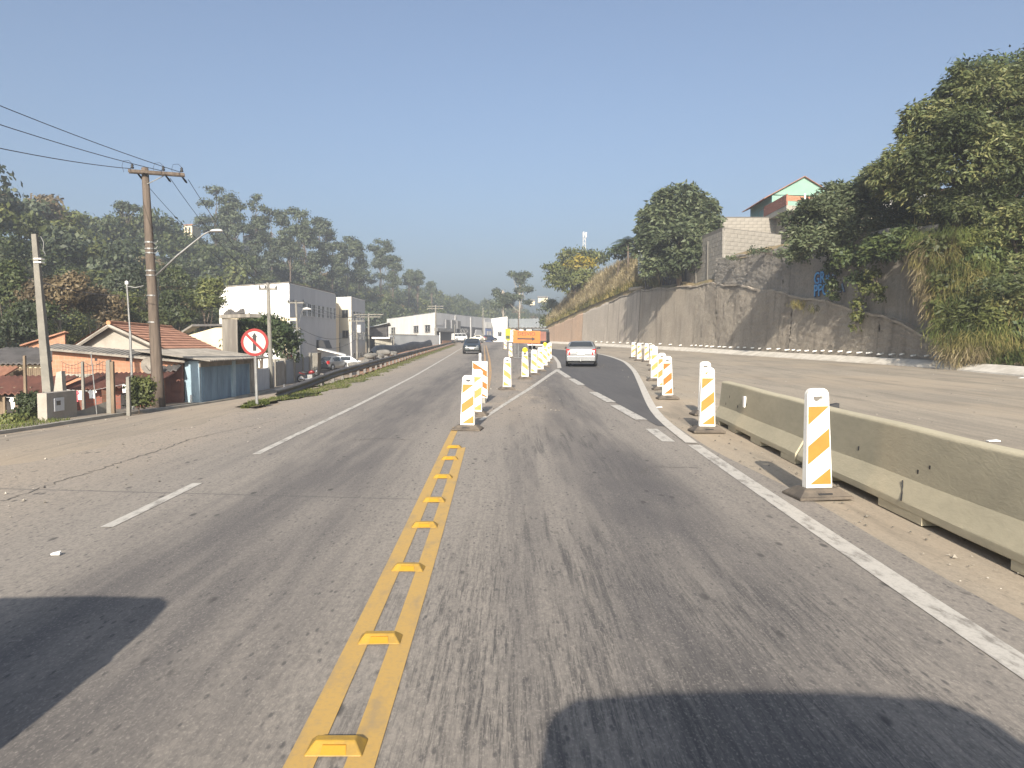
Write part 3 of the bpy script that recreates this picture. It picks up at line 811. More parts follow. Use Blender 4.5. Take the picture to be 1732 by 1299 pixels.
# ---- the big mango trees above the wall on the right
def bz(x, y):
    o_ = max(0.6, (x - float(wall_x(y)))); return bank_z(min(max(y, 22), 170), o_)
def base_at(u, Y):
    p = P(u, 400, Y); return (p.x, p.y, bz(p.x, p.y) - 0.1)
tree('mango_tree', 'huge mango tree at the right edge rising high above the wall', base_at(1690, 46),
     [lob(1660, 190, 46, 75, 70), lob(1730, 180, 47, 85, 70), lob(1590, 235, 46, 65, 60), lob(1640, 285, 45, 95, 75), lob(1730, 300, 45, 100, 85), lob(1545, 280, 46, 52, 48), lob(1625, 165, 46, 40, 36),
      lob(1715, 400, 43.5, 80, 60), lob(1650, 360, 45, 65, 45), lob(1800, 260, 46, 90, 110), lob(1725, 470, 41.5, 55, 40), lob(1560, 200, 46, 34, 30), lob(1510, 300, 47, 38, 34)],
     84000, 0.32, 'leaf_mango', r=0.45, style='rosette', per=11, aspect=0.32, inner=0.5, seed=3, droop=0.75)
tree('tall_tree', 'dark tree top showing above the mango crown at the right edge', base_at(1690, 60),
     [lob(1662, 128, 60, 42, 24), lob(1700, 150, 60, 34, 24), lob(1740, 132, 60, 30, 40), lob(1760, 165, 60, 36, 40)], 7000, 0.45, 'leaf_dark', seed=4, per=14, spread=0.4)
tree('feathery_tree', 'grey-green feathery tree leaning over the upper wall beside the block wall', base_at(1440, 56),
     [lob(1395, 375, 54.5, 50, 42), lob(1440, 350, 55, 50, 38), lob(1375, 415, 54, 36, 26), lob(1450, 395, 54, 55, 36), lob(1490, 335, 54, 50, 45), lob(1520, 390, 52, 45, 38), lob(1350, 400, 55, 22, 22), lob(1412, 328, 56, 26, 16), lob(1490, 298, 52, 30, 24), lob(1355, 430, 54.5, 16, 12)],
     26000, 0.36, 'leaf_grey', r=0.25, style='rosette', per=10, aspect=0.34, inner=0.35, droop=0.3, seed=5)
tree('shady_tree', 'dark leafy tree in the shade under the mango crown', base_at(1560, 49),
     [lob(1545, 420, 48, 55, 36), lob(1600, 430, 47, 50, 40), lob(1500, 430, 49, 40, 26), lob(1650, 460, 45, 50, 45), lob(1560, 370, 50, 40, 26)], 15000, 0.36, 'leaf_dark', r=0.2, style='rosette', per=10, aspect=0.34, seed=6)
# creepers hanging over the wall
def vine(label, px, mat, n, size, seed, strands=3, name='hanging_creeper'):
    rng = np.random.default_rng(seed); random.seed(seed)
    top = P(px[0][0], px[0][1], px[0][2])
    t = thing(name, label, 'creeper', top, 0, 'creepers hanging on the retaining wall')
    L = []
    for (u, v, Y, ru, rv) in px:
        l = lob(u, v, Y, ru, rv, min(ru, 9)); L.append((l[0] - top.x, l[1] - top.y, l[2] - top.z, *l[3:]))
    link('leaves', quads_mesh('leaves', crown(L, n, size, rng, 'leaf', per=8, spread=0.16, aspect=0.7, inner=0.1), mat), t)
    mb = MB()
    for i in range(strands):
        pts = [Vector(l[:3]) + Vector((random.uniform(-.5, .5) * l[3], 0, 0)) for l in L]
        if len(pts) < 2: pts.append(pts[0] + Vector((0.1, 0, -1.0)))
        mb.tube(pts, 0.02, 4)
    mb.build('stem', 'bark', t)
    return t
def wy(u):                                   # distance of the wall at that bearing
    ys = np.arange(36, 130, 0.1); us = CX + F_PX * wall_x(ys) / ys
    return float(ys[np.argmin(abs(us - u))])
vine('dark creeper hanging over the blue graffiti', [(1400, 425, wy(1400) - .1, 20, 20), (1408, 455, wy(1408) - .2, 13, 22), (1408, 485, wy(1408) - .5, 11, 16), (1410, 503, wy(1410) - .5, 8, 8)], 'leaf_dark', 1500, 0.22, 21)
vine('wide dark curtain of creeper right of the graffiti', [(1440, 440, wy(1440) - .1, 30, 30), (1480, 430, wy(1470) - .1, 28, 34), (1455, 475, wy(1455) - .4, 22, 22)], 'leaf_dark', 2400, 0.24, 22)
vine('thin green creeper trailing down past the ledge to the lower wall', [(1462, 490, wy(1462) - .4, 12, 14), (1452, 515, wy(1452) - .5, 10, 14), (1450, 540, wy(1450) - .6, 9, 14), (1445, 555, wy(1445) - .7, 7, 8)], 'leaf_wood2', 620, 0.22, 23)
vine('green creeper tail in the middle of the upper wall', [(1478, 465, wy(1478) - .3, 13, 16), (1484, 490, wy(1484) - .4, 11, 14), (1488, 505, wy(1488) - .5, 8, 8)], 'leaf_wood2', 560, 0.22, 24)
vine('olive creeper under the feathery tree at the block wall', [(1330, 430, wy(1330) - .1, 26, 10), (1350, 440, wy(1350) - .2, 20, 14), (1285, 425, wy(1285), 22, 6), (1240, 437, wy(1240), 14, 4)], 'leaf_grey', 900, 0.22, 25)

# ---- grass
def blades(pts, h, w, rng, lean=0.45, bend=0.5):
    """pts (n,3) -> bent blade of two quads each, returned as (2n,4,3)"""
    n = len(pts)
    H = h * rng.uniform(0.5, 1.35, (n, 1)); a = rng.uniform(0, 2 * PI, (n, 1))
    d = np.concatenate([np.cos(a), np.sin(a), np.zeros((n, 1))], 1)
    sd = np.concatenate([-np.sin(a), np.cos(a), np.zeros((n, 1))], 1)
    le = rng.uniform(0.1, 1, (n, 1)) * lean
    up = np.array([0, 0, 1.0])
    mid = pts + up * H * 0.55 + d * H * le * 0.4
    tip = pts + up * H * (1.0 - bend * le) + d * H * le * 1.3
    W = w * rng.uniform(0.6, 1.4, (n, 1))
    A = np.stack([pts - sd * W, pts + sd * W, mid + sd * W * 0.8, mid - sd * W * 0.8], 1)
    B = np.stack([mid - sd * W * 0.8, mid + sd * W * 0.8, tip + sd * W * 0.1, tip - sd * W * 0.1], 1)
    return np.concatenate([A, B], 0)
rng = np.random.default_rng(5)
def scatter_bank(n, y0, y1, o0, o1):
    y = rng.uniform(y0, y1, n); o_ = rng.uniform(o0, o1, n)
    pts = []
    for a, b in zip(y, o_):
        h0 = 0.05 * ((float(z_up(a)) if a < 79 else float(z_low(a))) - zb(a)) * (1 - ramp(a))
        q = wall_pt(a, b + h0, 0); pts.append((q[0], q[1], bank_z(a, b) - 0.05))
    return np.array(pts)
pts = scatter_bank(24000, 97, 162, 0.3, 9.5)
keep = rng.random(len(pts)) < 0.35 + 0.65 * (np.sin(pts[:, 1] * 0.55) * np.sin(pts[:, 0] * 0.8) > -0.55)
V = blades(pts[keep], 1.9, 0.045, rng, 0.8, 0.6)
o = link('dry_grass', quads_mesh('dry_grass', V, 'grass_dry')); tag(o, 'tall dry straw-coloured grass covering the slope above the wall', 'grass', kind='stuff')
pts = np.concatenate([scatter_bank(2200, 97, 160, 0.4, 8), scatter_bank(2600, 97, 160, 0.05, 0.7)])
o = link('green_undergrowth', quads_mesh('green_undergrowth', blades(pts, 1.1, 0.06, rng, 0.8), 'grass_mid')); tag(o, 'greener weeds among the dry grass above the wall', 'grass', kind='stuff')
# tangled bank at the right end of the wall
pts = scatter_bank(9000, 27, 47.5, 0.2, 11)
V = blades(pts, 0.85, 0.028, rng, 1.1, 0.9)
o = link('bank_grass', quads_mesh('bank_grass', V, 'grass_mid')); tag(o, 'tangled green and straw grass on the bank at the right end of the wall', 'grass', kind='stuff')
pts = scatter_bank(5000, 27, 46, 0.0, 9)
o = link('bank_weeds', quads_mesh('bank_weeds', blades(pts, 0.65, 0.035, rng, 1.0), 'grass_green')); tag(o, 'low green weeds along the foot of the bank', 'weeds', kind='stuff')
# long dead stalks draping over the end of the wall
st = []
for i in range(520):
    y = rng.uniform(42.0, 46.5); p0 = np.array(wall_pt(y, rng.uniform(-0.3, 0.6), rng.uniform(6.2, 8.8)))
    L_ = rng.uniform(1.2, 4.2); dx = rng.normal(0, 0.28); w = 0.02
    n = wn_(y); out = np.array([-n.x, -n.y, 0]) * rng.uniform(0.25, 0.8)
    q = [p0, p0 + out * 0.8 + np.array([0, dx * 0.4, -L_ * 0.2]), p0 + out + np.array([0, dx, -L_ * 0.6]), p0 + out * 0.9 + np.array([0, dx * 1.3, -L_])]
    sd = np.array([0.4, 1, 0]) * w
    for a, b in zip(q[:-1], q[1:]): st.append([a - sd, a + sd, b + sd, b - sd])
o = link('dead_stalks', quads_mesh('dead_stalks', np.array(st), 'grass_dry')); tag(o, 'long dead straw stalks draping over the end of the wall', 'grass', kind='stuff')
for i, (u, v, Y, lab, mt) in enumerate(((1660, 545, 40, 'green bush on the bank below the mango tree', 'leaf_wood2'), (1600, 480, 44.5, 'straggly bush at the top of the wall end', 'leaf_grey'), (1700, 500, 39.5, 'leafy yellow-green shrub low on the bank', 'leaf_mango'), (1640, 430, 43, 'bright green bush beside the dead stalks', 'leaf_wood2'))):
    p = P(u, v, Y); z = bz(p.x, p.y)
    t = tree('bush', lab, (p.x, p.y, z), [(p.x, p.y, max(z + 0.8, p.z), 1.7, 1.5, 1.2), (p.x + 1.0, p.y, max(z + .6, p.z - .5), 1.2, 1.2, .9)], 1500, 0.32, mt, r=0.06, style='rosette', per=9, aspect=0.28, seed=40 + i, inner=0.2)
    t['category'] = 'bush'
def hang(name, label, L, n, size, mat, seed, asp=0.05, droop=2.4):
    V = crown([lob(*l) for l in L], n, size, np.random.default_rng(seed), 'rosette', per=14, aspect=asp, inner=0.1, droop=droop)
    tag(link(name, quads_mesh(name, V, mat)), label, 'grass', kind='stuff')
hang('hanging_straw', 'curtain of dry straw hanging over the end of the wall', [(1572, 430, 43.6, 20, 26), (1564, 480, 43.4, 10, 36), (1580, 520, 42.6, 13, 36), (1600, 570, 41.5, 18, 30), (1640, 600, 39.5, 40, 16), (1560, 455, 44, 8, 26)], 4600, 0.62, 'grass_dry', 301, 0.04)
hang('hanging_green', 'green trailing grass over the bank below the mango tree', [(1600, 470, 42.8, 34, 44), (1635, 525, 41.2, 46, 44), (1615, 560, 41, 40, 34), (1680, 570, 40, 50, 34), (1700, 610, 38.5, 44, 16), (1650, 460, 42.5, 40, 40), (1600, 405, 43.8, 40, 22), (1650, 405, 43.5, 40, 24), (1555, 405, 44.8, 18, 14)], 13000, 0.55, 'grass_green', 302, 0.05)
hang('hanging_mixed', 'yellowing grass mixed through the bank', [(1620, 500, 42, 46, 60), (1660, 585, 39.8, 60, 30), (1715, 540, 40.5, 50, 50), (1590, 440, 43.2, 40, 30)], 8000, 0.6, 'grass_mid', 303, 0.045)
vine('leafy creeper tangled through the grass at the wall end', [(1600, 425, 43.0, 40, 22), (1575, 415, 43.4, 24, 14), (1598, 480, 42.0, 20, 26), (1590, 520, 41.8, 14, 20), (1640, 500, 41.2, 34, 30), (1615, 545, 40.9, 24, 20), (1690, 540, 39.8, 40, 24)], 'leaf_wood2', 4200, 0.24, 26)
vine('dark creeper in the shade at the top of the bank', [(1670, 440, 42.2, 40, 26), (1710, 500, 40.6, 36, 30), (1730, 560, 39.2, 26, 24)], 'leaf_dark', 2600, 0.28, 27)
hang('ledge_grass', 'tuft of grass along the ledge in the middle of the wall', [(1350, 512, wy(1350) - .1, 16, 4, 6), (1378, 520, wy(1378) - .1, 12, 4, 6)], 320, 0.5, 'grass_mid', 304, 0.07)
# verge grass under the guardrail
n = 9000
y = 19.2 + 108 * rng.random(n) ** 1.8
wd = np.interp(y, [19, 22.5, 30, 60, 130], [0.15, 0.9, 1.3, 1.3, 1.5])
ctr = np.array([road_left(a) for a in y]) - 0.55
x = ctr + (rng.random(n) - 0.45) * wd
pz = hz(x, y)
V = blades(np.stack([x, y, pz - 0.01], 1), 0.085, 0.010, rng, 1.0)
o = link('verge_grass', quads_mesh('verge_grass', V, 'grass_green')); tag(o, 'strip of short green grass along the foot of the guardrail', 'grass', kind='stuff')
rows = [[zroad(road_left(a) - 0.5 + (t - .5) * float(np.interp(a, [19, 22.5, 30, 60, 130], [0.1, 0.75, 1.1, 1.2, 1.4])), a, 0.012) for t in np.linspace(0, 1, 5)] for a in np.arange(19.2, 128, 0.8)]
simple('turf', (0.12, 0.125, 0.04), (0.21, 0.17, 0.085), 2.5, 0.95, 0.4)
struct(link('verge', grid_mesh('verge', np.array(rows), 'turf')))
# weedy strip by the footpath on the far left
n = 2600
y = rng.uniform(15, 27.5, n); x = street_left(y) - 0.2 - np.abs(rng.normal(0, 0.9, n))
V = blades(np.stack([x, y, hz(x, y) + 0.05], 1), 0.17, 0.012, rng, 0.9)
o = link('path_weeds', quads_mesh('path_weeds', V, 'grass_green')); tag(o, 'weedy grass strip between footpath and shack on the left', 'grass', kind='stuff')

# ---- trees above the wall further off
tree('round_mango_tree', 'dense round mango tree above the wall next to the block wall', base_at(1150, 90),
     [lob(1150, 345, 90, 42, 32), lob(1120, 375, 90, 38, 38), lob(1175, 370, 90, 42, 38), lob(1150, 410, 89, 55, 42), lob(1105, 425, 90, 28, 32), lob(1190, 395, 90, 28, 30), lob(1165, 440, 88, 40, 24), lob(1115, 455, 89, 30, 22), lob(1095, 400, 90, 16, 22)],
     21000, 0.6, 'leaf_grey', r=0.35, style='rosette', per=10, aspect=0.4, inner=0.5, seed=8, droop=0.7)
tree('flowering_tree', 'spreading tree with yellow blossom at the end of the slope', base_at(970, 158),
     [lob(975, 437, 158, 32, 14), lob(950, 462, 158, 24, 18), lob(1003, 440, 158, 20, 14), lob(938, 478, 158, 14, 18), lob(965, 475, 158, 26, 20)], 5200, 0.75, 'leaf_wood2', r=0.3, seed=9, per=10, spread=0.5)
tree('blossom_tree', 'yellow-flowering tree in front of the spreading tree', base_at(985, 152), [lob(982, 446, 152, 22, 14), lob(995, 455, 152, 16, 10)], 1000, 0.7, 'leaf_yellow', r=0.2, seed=10, per=10, spread=0.5)
tree('slope_bush', 'green bushy tree on the slope below the blossom', base_at(968, 146), [lob(968, 480, 146, 26, 18), lob(990, 470, 146, 20, 14)], 2600, 0.7, 'leaf_wood2', r=0.15, seed=11, per=10, spread=0.5)
tree('hedge_tree', 'low dark tree beside the palm above the slope', base_at(1045, 120), [lob(1045, 432, 120, 16, 12), lob(1060, 425, 120, 16, 12)], 800, 0.6, 'leaf_dark', r=0.15, seed=12, per=10, spread=0.45)
for i, (u, v, Y, ru) in enumerate(((930, 520, 170, 16), (945, 535, 165, 14), (925, 545, 172, 10))):
    p = P(u, v + 15, Y)
    tree('scrub_tree', ('grey-green scrub tree at the far end of the wall', 'low scrub beside the end of the orange wall', 'small scrub behind the end of the wall')[i], (p.x, p.y, p.z - 2.5), [lob(u, v, Y, ru, ru * 0.8)], 700, 0.7, ('leaf_euc', 'leaf_wood', 'leaf_wood2')[i], r=0.12, seed=60 + i, per=10)
# palm
pb = Vector(base_at(1062, 118)); pt = P(1062, 412, 118)
palm = thing('palm_tree', 'palm with arching fronds standing above the dry slope', 'palm tree', pb)
mb = MB(); bole(mb, (0, 0, -.3), pt - pb, 0.22, 0.14, 0.2); mb.build('trunk', 'bark', palm, smooth=True)
random.seed(3)
for i in range(17):
    a = i * 2.399; el = random.uniform(0.1, 1.25); Lf = random.uniform(2.6, 3.4)
    q = []; prev = None
    for j in range(9):
        t = j / 8
        h = Lf * t; dz = Lf * (math.sin(el) * t - 0.75 * t * t * (1.2 - 0.5 * math.sin(el)))
        c = Vector((math.cos(a) * h * math.cos(el * 0.6), math.sin(a) * h * math.cos(el * 0.6), dz))
        if prev is not None:
            sd = Vector((-math.sin(a), math.cos(a), 0))
            for s_ in (-1, 1):
                for kk in range(3):
                    b0 = prev.lerp(c, kk / 3); ln = 0.75 * math.sin(PI * min(1, 0.15 + t * 0.85)) + 0.08
                    tip = b0 + sd * s_ * ln + Vector((0, 0, -0.35 * ln)) + (c - prev) * 1.2
                    wv = (c - prev) * 0.14
                    q.append([b0 - wv, b0 + wv, tip + wv * .3, tip - wv * .3])
        prev = c
    o = link('frond', quads_mesh('frond', np.array([[list(v) for v in f] for f in q]), 'leaf_palm'), palm); o.location = pt - pb

# ---- the bush in front of the white warehouse
bb = G(440, 652)
tree('street_tree', 'dense dark green bushy tree between the round sign and the white warehouse', bb,
     [lob(422, 580, bb.y + 3, 28, 34), lob(470, 578, bb.y + 3, 32, 36), lob(445, 556, bb.y + 3, 40, 22), lob(484, 598, bb.y + 3, 18, 28), lob(412, 598, bb.y + 3, 14, 20)], 8000, 0.30, 'leaf_dark', r=0.16, style='leaf', per=12, spread=0.22, seed=13, aspect=0.5)
# creeper-covered gate post and shack greenery
for i, (u, v, Y, ru, rv, lab) in enumerate(((238, 665, 31.5, 20, 28, 'creeper-covered fence beside the big utility pole'), (48, 690, 28.5, 16, 22, 'green bush against the meter wall'), (20, 712, 26.5, 14, 7, 'low weeds at the foot of the shack fence'))):
    p = P(u, v, Y); z = gz(p.x, p.y)
    t = tree('bush', lab, (p.x, p.y, z), [lob(u - ru * .4, v - rv * .4, Y, ru * .6, rv * .55, 10), lob(u + ru * .45, v - rv * .35, Y, ru * .6, rv * .6, 10), lob(u - ru * .3, v + rv * .4, Y, ru * .65, rv * .6, 10), lob(u + ru * .4, v + rv * .45, Y, ru * .6, rv * .6, 10)], 3200, 0.14, ('leaf_wood2', 'leaf_wood', 'leaf_wood2')[i], r=0.03, seed=70 + i, per=10, spread=0.1, aspect=0.6, inner=0.4)
    t['category'] = 'bush'

# ---- woodland on the hill: one mass, with the trees that stand out built singly
def wood_tree(rng, h, r, n, size):
    k = rng.integers(3, 6)
    L = []
    for i in range(k):
        a = rng.uniform(0, 2 * PI); d = r * rng.uniform(0.1, 0.65)
        L.append((d * math.cos(a), d * math.sin(a), h * rng.uniform(0.5, 0.88), r * rng.uniform(0.45, 0.75), r * rng.uniform(0.45, 0.75), h * rng.uniform(0.16, 0.30)))
    return crown(L, n, size, rng, 'leaf', per=9, spread=r * 0.16, aspect=0.62, inner=0.55)
rng = np.random.default_rng(77)
protos = [wood_tree(rng, 7.5, 3.7, 540, 0.78) for _ in range(9)]
near_protos = [wood_tree(rng, 7.5, 3.7, 2500, 0.36) for _ in range(6)]
buck = {'leaf_wood': [], 'leaf_wood2': [], 'leaf_brown': [], 'leaf_euc': []}
cells = []
for y in np.arange(44, 470, 5.7):
    for x in np.arange(-330, 190, 5.7):
        xx, yy = x + rng.uniform(-2.4, 2.4), y + rng.uniform(-2.4, 2.4)
        if abs(xx) > 0.70 * yy + 6: continue
        d = float(foot_x(yy)) - xx
        far = yy - 330 - 0.10 * abs(xx)
        if d < -1 and far < 2: continue
        if d > 64 and yy < 330: continue
        if d > 110: continue
        if far > 120 and d < 0: continue
        if xx > 25 and yy < 420: continue
        cells.append((xx, yy))
for xx, yy in cells:
    z = gz(xx, yy)
    pool = near_protos if yy < 105 else protos
    Vp = pool[rng.integers(len(pool))]
    sc = rng.uniform(0.65, 1.25) * (0.8 if yy < 100 else 1.0); a = rng.uniform(0, 2 * PI)
    c_, s_ = math.cos(a), math.sin(a)
    W = Vp * np.array([sc, sc, sc * rng.uniform(0.8, 1.25)])
    W = np.stack([W[..., 0] * c_ - W[..., 1] * s_ + xx, W[..., 0] * s_ + W[..., 1] * c_ + yy, W[..., 2] + z - 0.4], -1)
    nz_ = math.sin(xx * 0.07 + 1) * math.sin(yy * 0.06) + rng.normal(0, 0.5)
    key = 'leaf_wood' if nz_ < 0.15 else ('leaf_wood2' if nz_ < 0.75 else ('leaf_brown' if rng.random() < 0.28 else 'leaf_euc'))
    buck[key].append(W)
for key, lab in (('leaf_wood', 'dark green woodland covering the hill'), ('leaf_wood2', 'lighter green woodland on the lower hill'), ('leaf_brown', 'dry brownish trees scattered in the woodland'), ('leaf_euc', 'grey-green canopy within the hillside wood')):
    o = link('woodland', quads_mesh('woodland', np.concatenate(buck[key]), key)); tag(o, lab, 'woodland', kind='stuff')

def hill_base(u, Y):
    d = ray(u, 500); x = d[0] / d[1] * Y; return Vector((x, Y, gz(x, Y)))
# skyline eucalypts: crown made of flat clouds of leaf on bare stems
euc = [(365, 375, 205, 34, 58, 'tallest of the eucalypts on the skyline, leftmost of the group'), (398, 395, 204, 24, 50, 'eucalypt clump right of the tallest one'), (432, 380, 208, 15, 50, 'slim eucalypt poking above its neighbours'),
       (458, 408, 210, 28, 52, 'broad eucalypt left of the middle of the skyline group'), (492, 408, 212, 30, 54, 'broad eucalypt in the middle of the skyline group'), (514, 425, 210, 24, 50, 'eucalypt with low dark crown below the ridge line'),
       (540, 412, 226, 20, 42, 'eucalypt with a rounded top right of the gap'), (562, 432, 228, 24, 40, 'eucalypt right of the rounded one'), (588, 436, 240, 22, 34, 'eucalypt at the middle of the right-hand row'), (608, 450, 244, 16, 30, 'thin eucalypt before the last tall one'),
       (643, 442, 262, 22, 36, 'lone tall eucalypt towards the right of the ridge'), (664, 460, 262, 14, 24, 'small eucalypt beside the lone tall one'), (692, 472, 285, 10, 14, 'little eucalypt low on the ridge'), (706, 474, 290, 10, 14, 'last little eucalypt of the ridge'), (730, 486, 320, 7, 8, 'tiny tree at the right end of the ridge')]
for i, (u, v, Y, ru, rv, lab) in enumerate(euc):
    random.seed(100 + i)
    L = []
    for j in range(16):
        L.append(lob(u + random.uniform(-.8, .8) * ru, v + random.uniform(-.85, 1.0) * rv, Y, ru * random.uniform(.30, .50), rv * random.uniform(.11, .20)))
    L.append(lob(u + random.uniform(-.2, .2) * ru, v - rv * 0.9, Y, ru * .38, rv * .12))
    b = hill_base(u, Y); b.z -= 0.5
    tree('eucalyptus_tree', lab, b, L, 6600 if ru > 18 else 3400, 0.70, 'leaf_euc', 'bark', r=0.28, group='eucalypts on the skyline', seed=100 + i, per=9, spread=0.5, aspect=0.5, inner=0.2, trunk_to=P(u, v - rv * .3, Y))
for i, (u, v, Y, ru, rv, lab) in enumerate(((879, 490, 225, 19, 28, 'tall ragged eucalypt standing alone behind the road end'), (850, 500, 228, 15, 18, 'ragged eucalypt left of the tallest one behind the road end'))):
    random.seed(150 + i)
    L = [lob(u + random.uniform(-1, 1) * ru, v + random.uniform(-1, 1) * rv, Y, ru * random.uniform(.25, .5), rv * random.uniform(.10, .18)) for _ in range(11)]
    b = Vector((P(u, 570, Y).x, Y, gz(P(u, 570, Y).x, Y)))
    tree('eucalyptus_tree', lab, b, L, 3600, 0.75, 'leaf_euc', 'bark_pale', r=0.3, group='eucalypts behind the road end', seed=150 + i, per=9, spread=0.5, inner=0.2, trunk_to=P(u, v - rv * .5, Y))
# trees that stand out low on the hill, behind the houses on the left
stand = [(110, 500, 62, 60, 45, 'leaf_brown', 'brown half-bare tree behind the leftmost houses'), (160, 525, 66, 45, 38, 'leaf_brown', 'dry brown tree left of the thin metal pole'), (50, 545, 60, 45, 35, 'leaf_wood', 'dark green tree above the far left shack'), (240, 530, 70, 40, 34, 'leaf_wood2', 'light green tree behind the tiled house ridge'),
         (300, 520, 74, 36, 32, 'leaf_wood', 'dark tree right of the big utility pole'), (340, 500, 78, 34, 30, 'leaf_wood2', 'green tree left of the white warehouse'), (20, 480, 64, 40, 40, 'leaf_wood', 'dark tree at the left edge of the picture'), (215, 350, 178, 20, 14, 'leaf_euc', 'thin-crowned tree on the ridge left of the pole'), (210, 470, 84, 36, 34, 'leaf_euc', 'grey-green tree above the thin metal pole'), (285, 470, 92, 34, 30, 'leaf_wood', 'dark rounded tree under the street lamp arm')]
for i, (u, v, Y, ru, rv, mt, lab) in enumerate(stand):
    random.seed(180 + i)
    b = hill_base(u, Y)
    L = [lob(u + random.uniform(-.7, .7) * ru, v + random.uniform(-.6, .6) * rv, Y, ru * random.uniform(.35, .55), rv * random.uniform(.3, .5)) for _ in range(6)]
    tree('hill_tree', lab, (b.x, b.y, min(b.z, P(u, v + rv * 1.3, Y).z)), L, 6500 if Y < 100 else 1800, 0.34 if Y < 100 else 0.6, mt, 'bark_pale' if 'brown' in lab else 'bark', r=0.18, group='trees standing out on the hillside', seed=180 + i, per=10, spread=0.32, aspect=0.5, inner=0.35)
# ================================================================== BUILDINGS
class Bld:
    """a building: plan points as seen left to right along its visible faces, then round the back"""
    def __init__(s, name, label, cat, pts, z0, z1, mat, parts=True):
        s.o = Vector((pts[0][0], pts[0][1], 0)); s.pts = [Vector((p[0], p[1], 0)) - s.o for p in pts]
        s.t = thing(name, label, cat, s.o); s.z0 = z0
        n = len(pts); zs = z1 if isinstance(z1, (list, tuple)) else [z1] * n
        s.zs = zs
        m = MB()
        vs = [(p.x, p.y, z0) for p in s.pts] + [(p.x, p.y, z) for p, z in zip(s.pts, zs)]
        m.add(vs, [tuple(range(n)), tuple(range(2 * n - 1, n - 1, -1))] + [(i, (i + 1) % n, n + (i + 1) % n, n + i) for i in range(n)])
        s.wall = m.build('wall', mat, s.t)
    def face(s, i):                          # origin, angle, length of face i
        a, b = s.pts[i], s.pts[(i + 1) % len(s.pts)]; d = b - a
        return a, math.atan2(d.y, d.x), d.length
    def put(s, i, o):
        a, r, l = s.face(i); o.location = (a.x, a.y, 0); o.rotation_euler = (0, 0, r); return o
    def slab(s, i, x0, x1, z0, z1, mat, name='panel', proud=0.05, back=0.02):
        return s.put(i, MB().box(x0, x1, -proud, back, z0, z1).build(name, mat, s.t))
    def win(s, i, x0, x1, z0, z1, frame='frame_white', bars=1, hbars=1, depth=0.05, y=0.0):
        f = 0.06 * min(1.5, max(0.6, (x1 - x0)))
        m = MB()
        m.box(x0 - f, x0, y - depth, y + 0.02, z0 - f, z1 + f).box(x1, x1 + f, y - depth, y + 0.02, z0 - f, z1 + f)
        m.box(x0, x1, y - depth, y + 0.02, z1, z1 + f).box(x0, x1, y - depth - 0.03, y + 0.02, z0 - f, z0)
        w = s.put(i, m.build('window', frame, s.t))
        MB().box(x0, x1, y - 0.012, y + 0.01, z0, z1).build('pane', 'glass_dark', w)
        if bars or hbars:
            m = MB()
            for k in range(1, bars + 1):
                xx = x0 + (x1 - x0) * k / (bars + 1); m.box(xx - f * .3, xx + f * .3, y - depth * .8, y - 0.014, z0, z1)
            for k in range(1, hbars + 1):
                zz = z0 + (z1 - z0) * k / (hbars + 1); m.box(x0, x1, y - depth * .7, y - 0.016, zz - f * .3, zz + f * .3)
            m.build('glazing_bar', frame, w)
        return w
    def coping(s, mat, over=0.12, h=0.12):
        n = len(s.pts); c = sum(s.pts, Vector()) / n
        q = [p + (p - c).normalized() * over for p in s.pts]
        m = MB(); vs = [(p.x, p.y, z) for p, z in zip(q, s.zs)] + [(p.x, p.y, z + h) for p, z in zip(q, s.zs)]
        m.add(vs, [tuple(range(n)), tuple(range(2 * n - 1, n - 1, -1))] + [(i, (i + 1) % n, n + (i + 1) % n, n + i) for i in range(n)])
        return m.build('coping', mat, s.t)
def xy(u, Y): p = P(u, 583, Y); return (p.x, p.y)
def zv(v, Y): return P(866, v, Y).z
def corr_roof(pts4, mat, parent, name='roof', n=None, amp=0.04, thick=0.05, pitch=0.35):
    a, b, c, d = [Vector(q) for q in pts4]
    n = n or max(4, int((b - a).length / pitch) * 4)
    nrm = (b - a).cross(d - a).normalized()
    if nrm.z < 0: nrm = -nrm
    V = [[list(a.lerp(b, i / n).lerp(d.lerp(c, i / n), j / 4) + nrm * amp * math.sin(i * PI / 2)) for i in range(n + 1)] for j in range(5)]
    W = [[list(Vector(q) - nrm * thick) for q in r_] for r_ in V]
    m = MB(); ny, nx = 5, n + 1
    vs = [q for r_ in V for q in r_] + [q for r_ in W for q in r_]
    fs = []; N = ny * nx
    for j in range(ny - 1):
        for i in range(nx - 1):
            k = j * nx + i; fs += [(k, k + 1, k + nx + 1, k + nx), (N + k, N + k + nx, N + k + nx + 1, N + k + 1)]
    for i in range(nx - 1):
        fs.append((i, N + i, N + i + 1, i + 1)); k = (ny - 1) * nx + i; fs.append((k, k + 1, N + k + 1, N + k))
    for j in range(ny - 1):
        k = j * nx; fs.append((k, k + nx, N + k + nx, N + k)); k = j * nx + nx - 1; fs.append((k, N + k, N + k + nx, k + nx))
    return m.add(vs, fs).build(name, mat, parent)
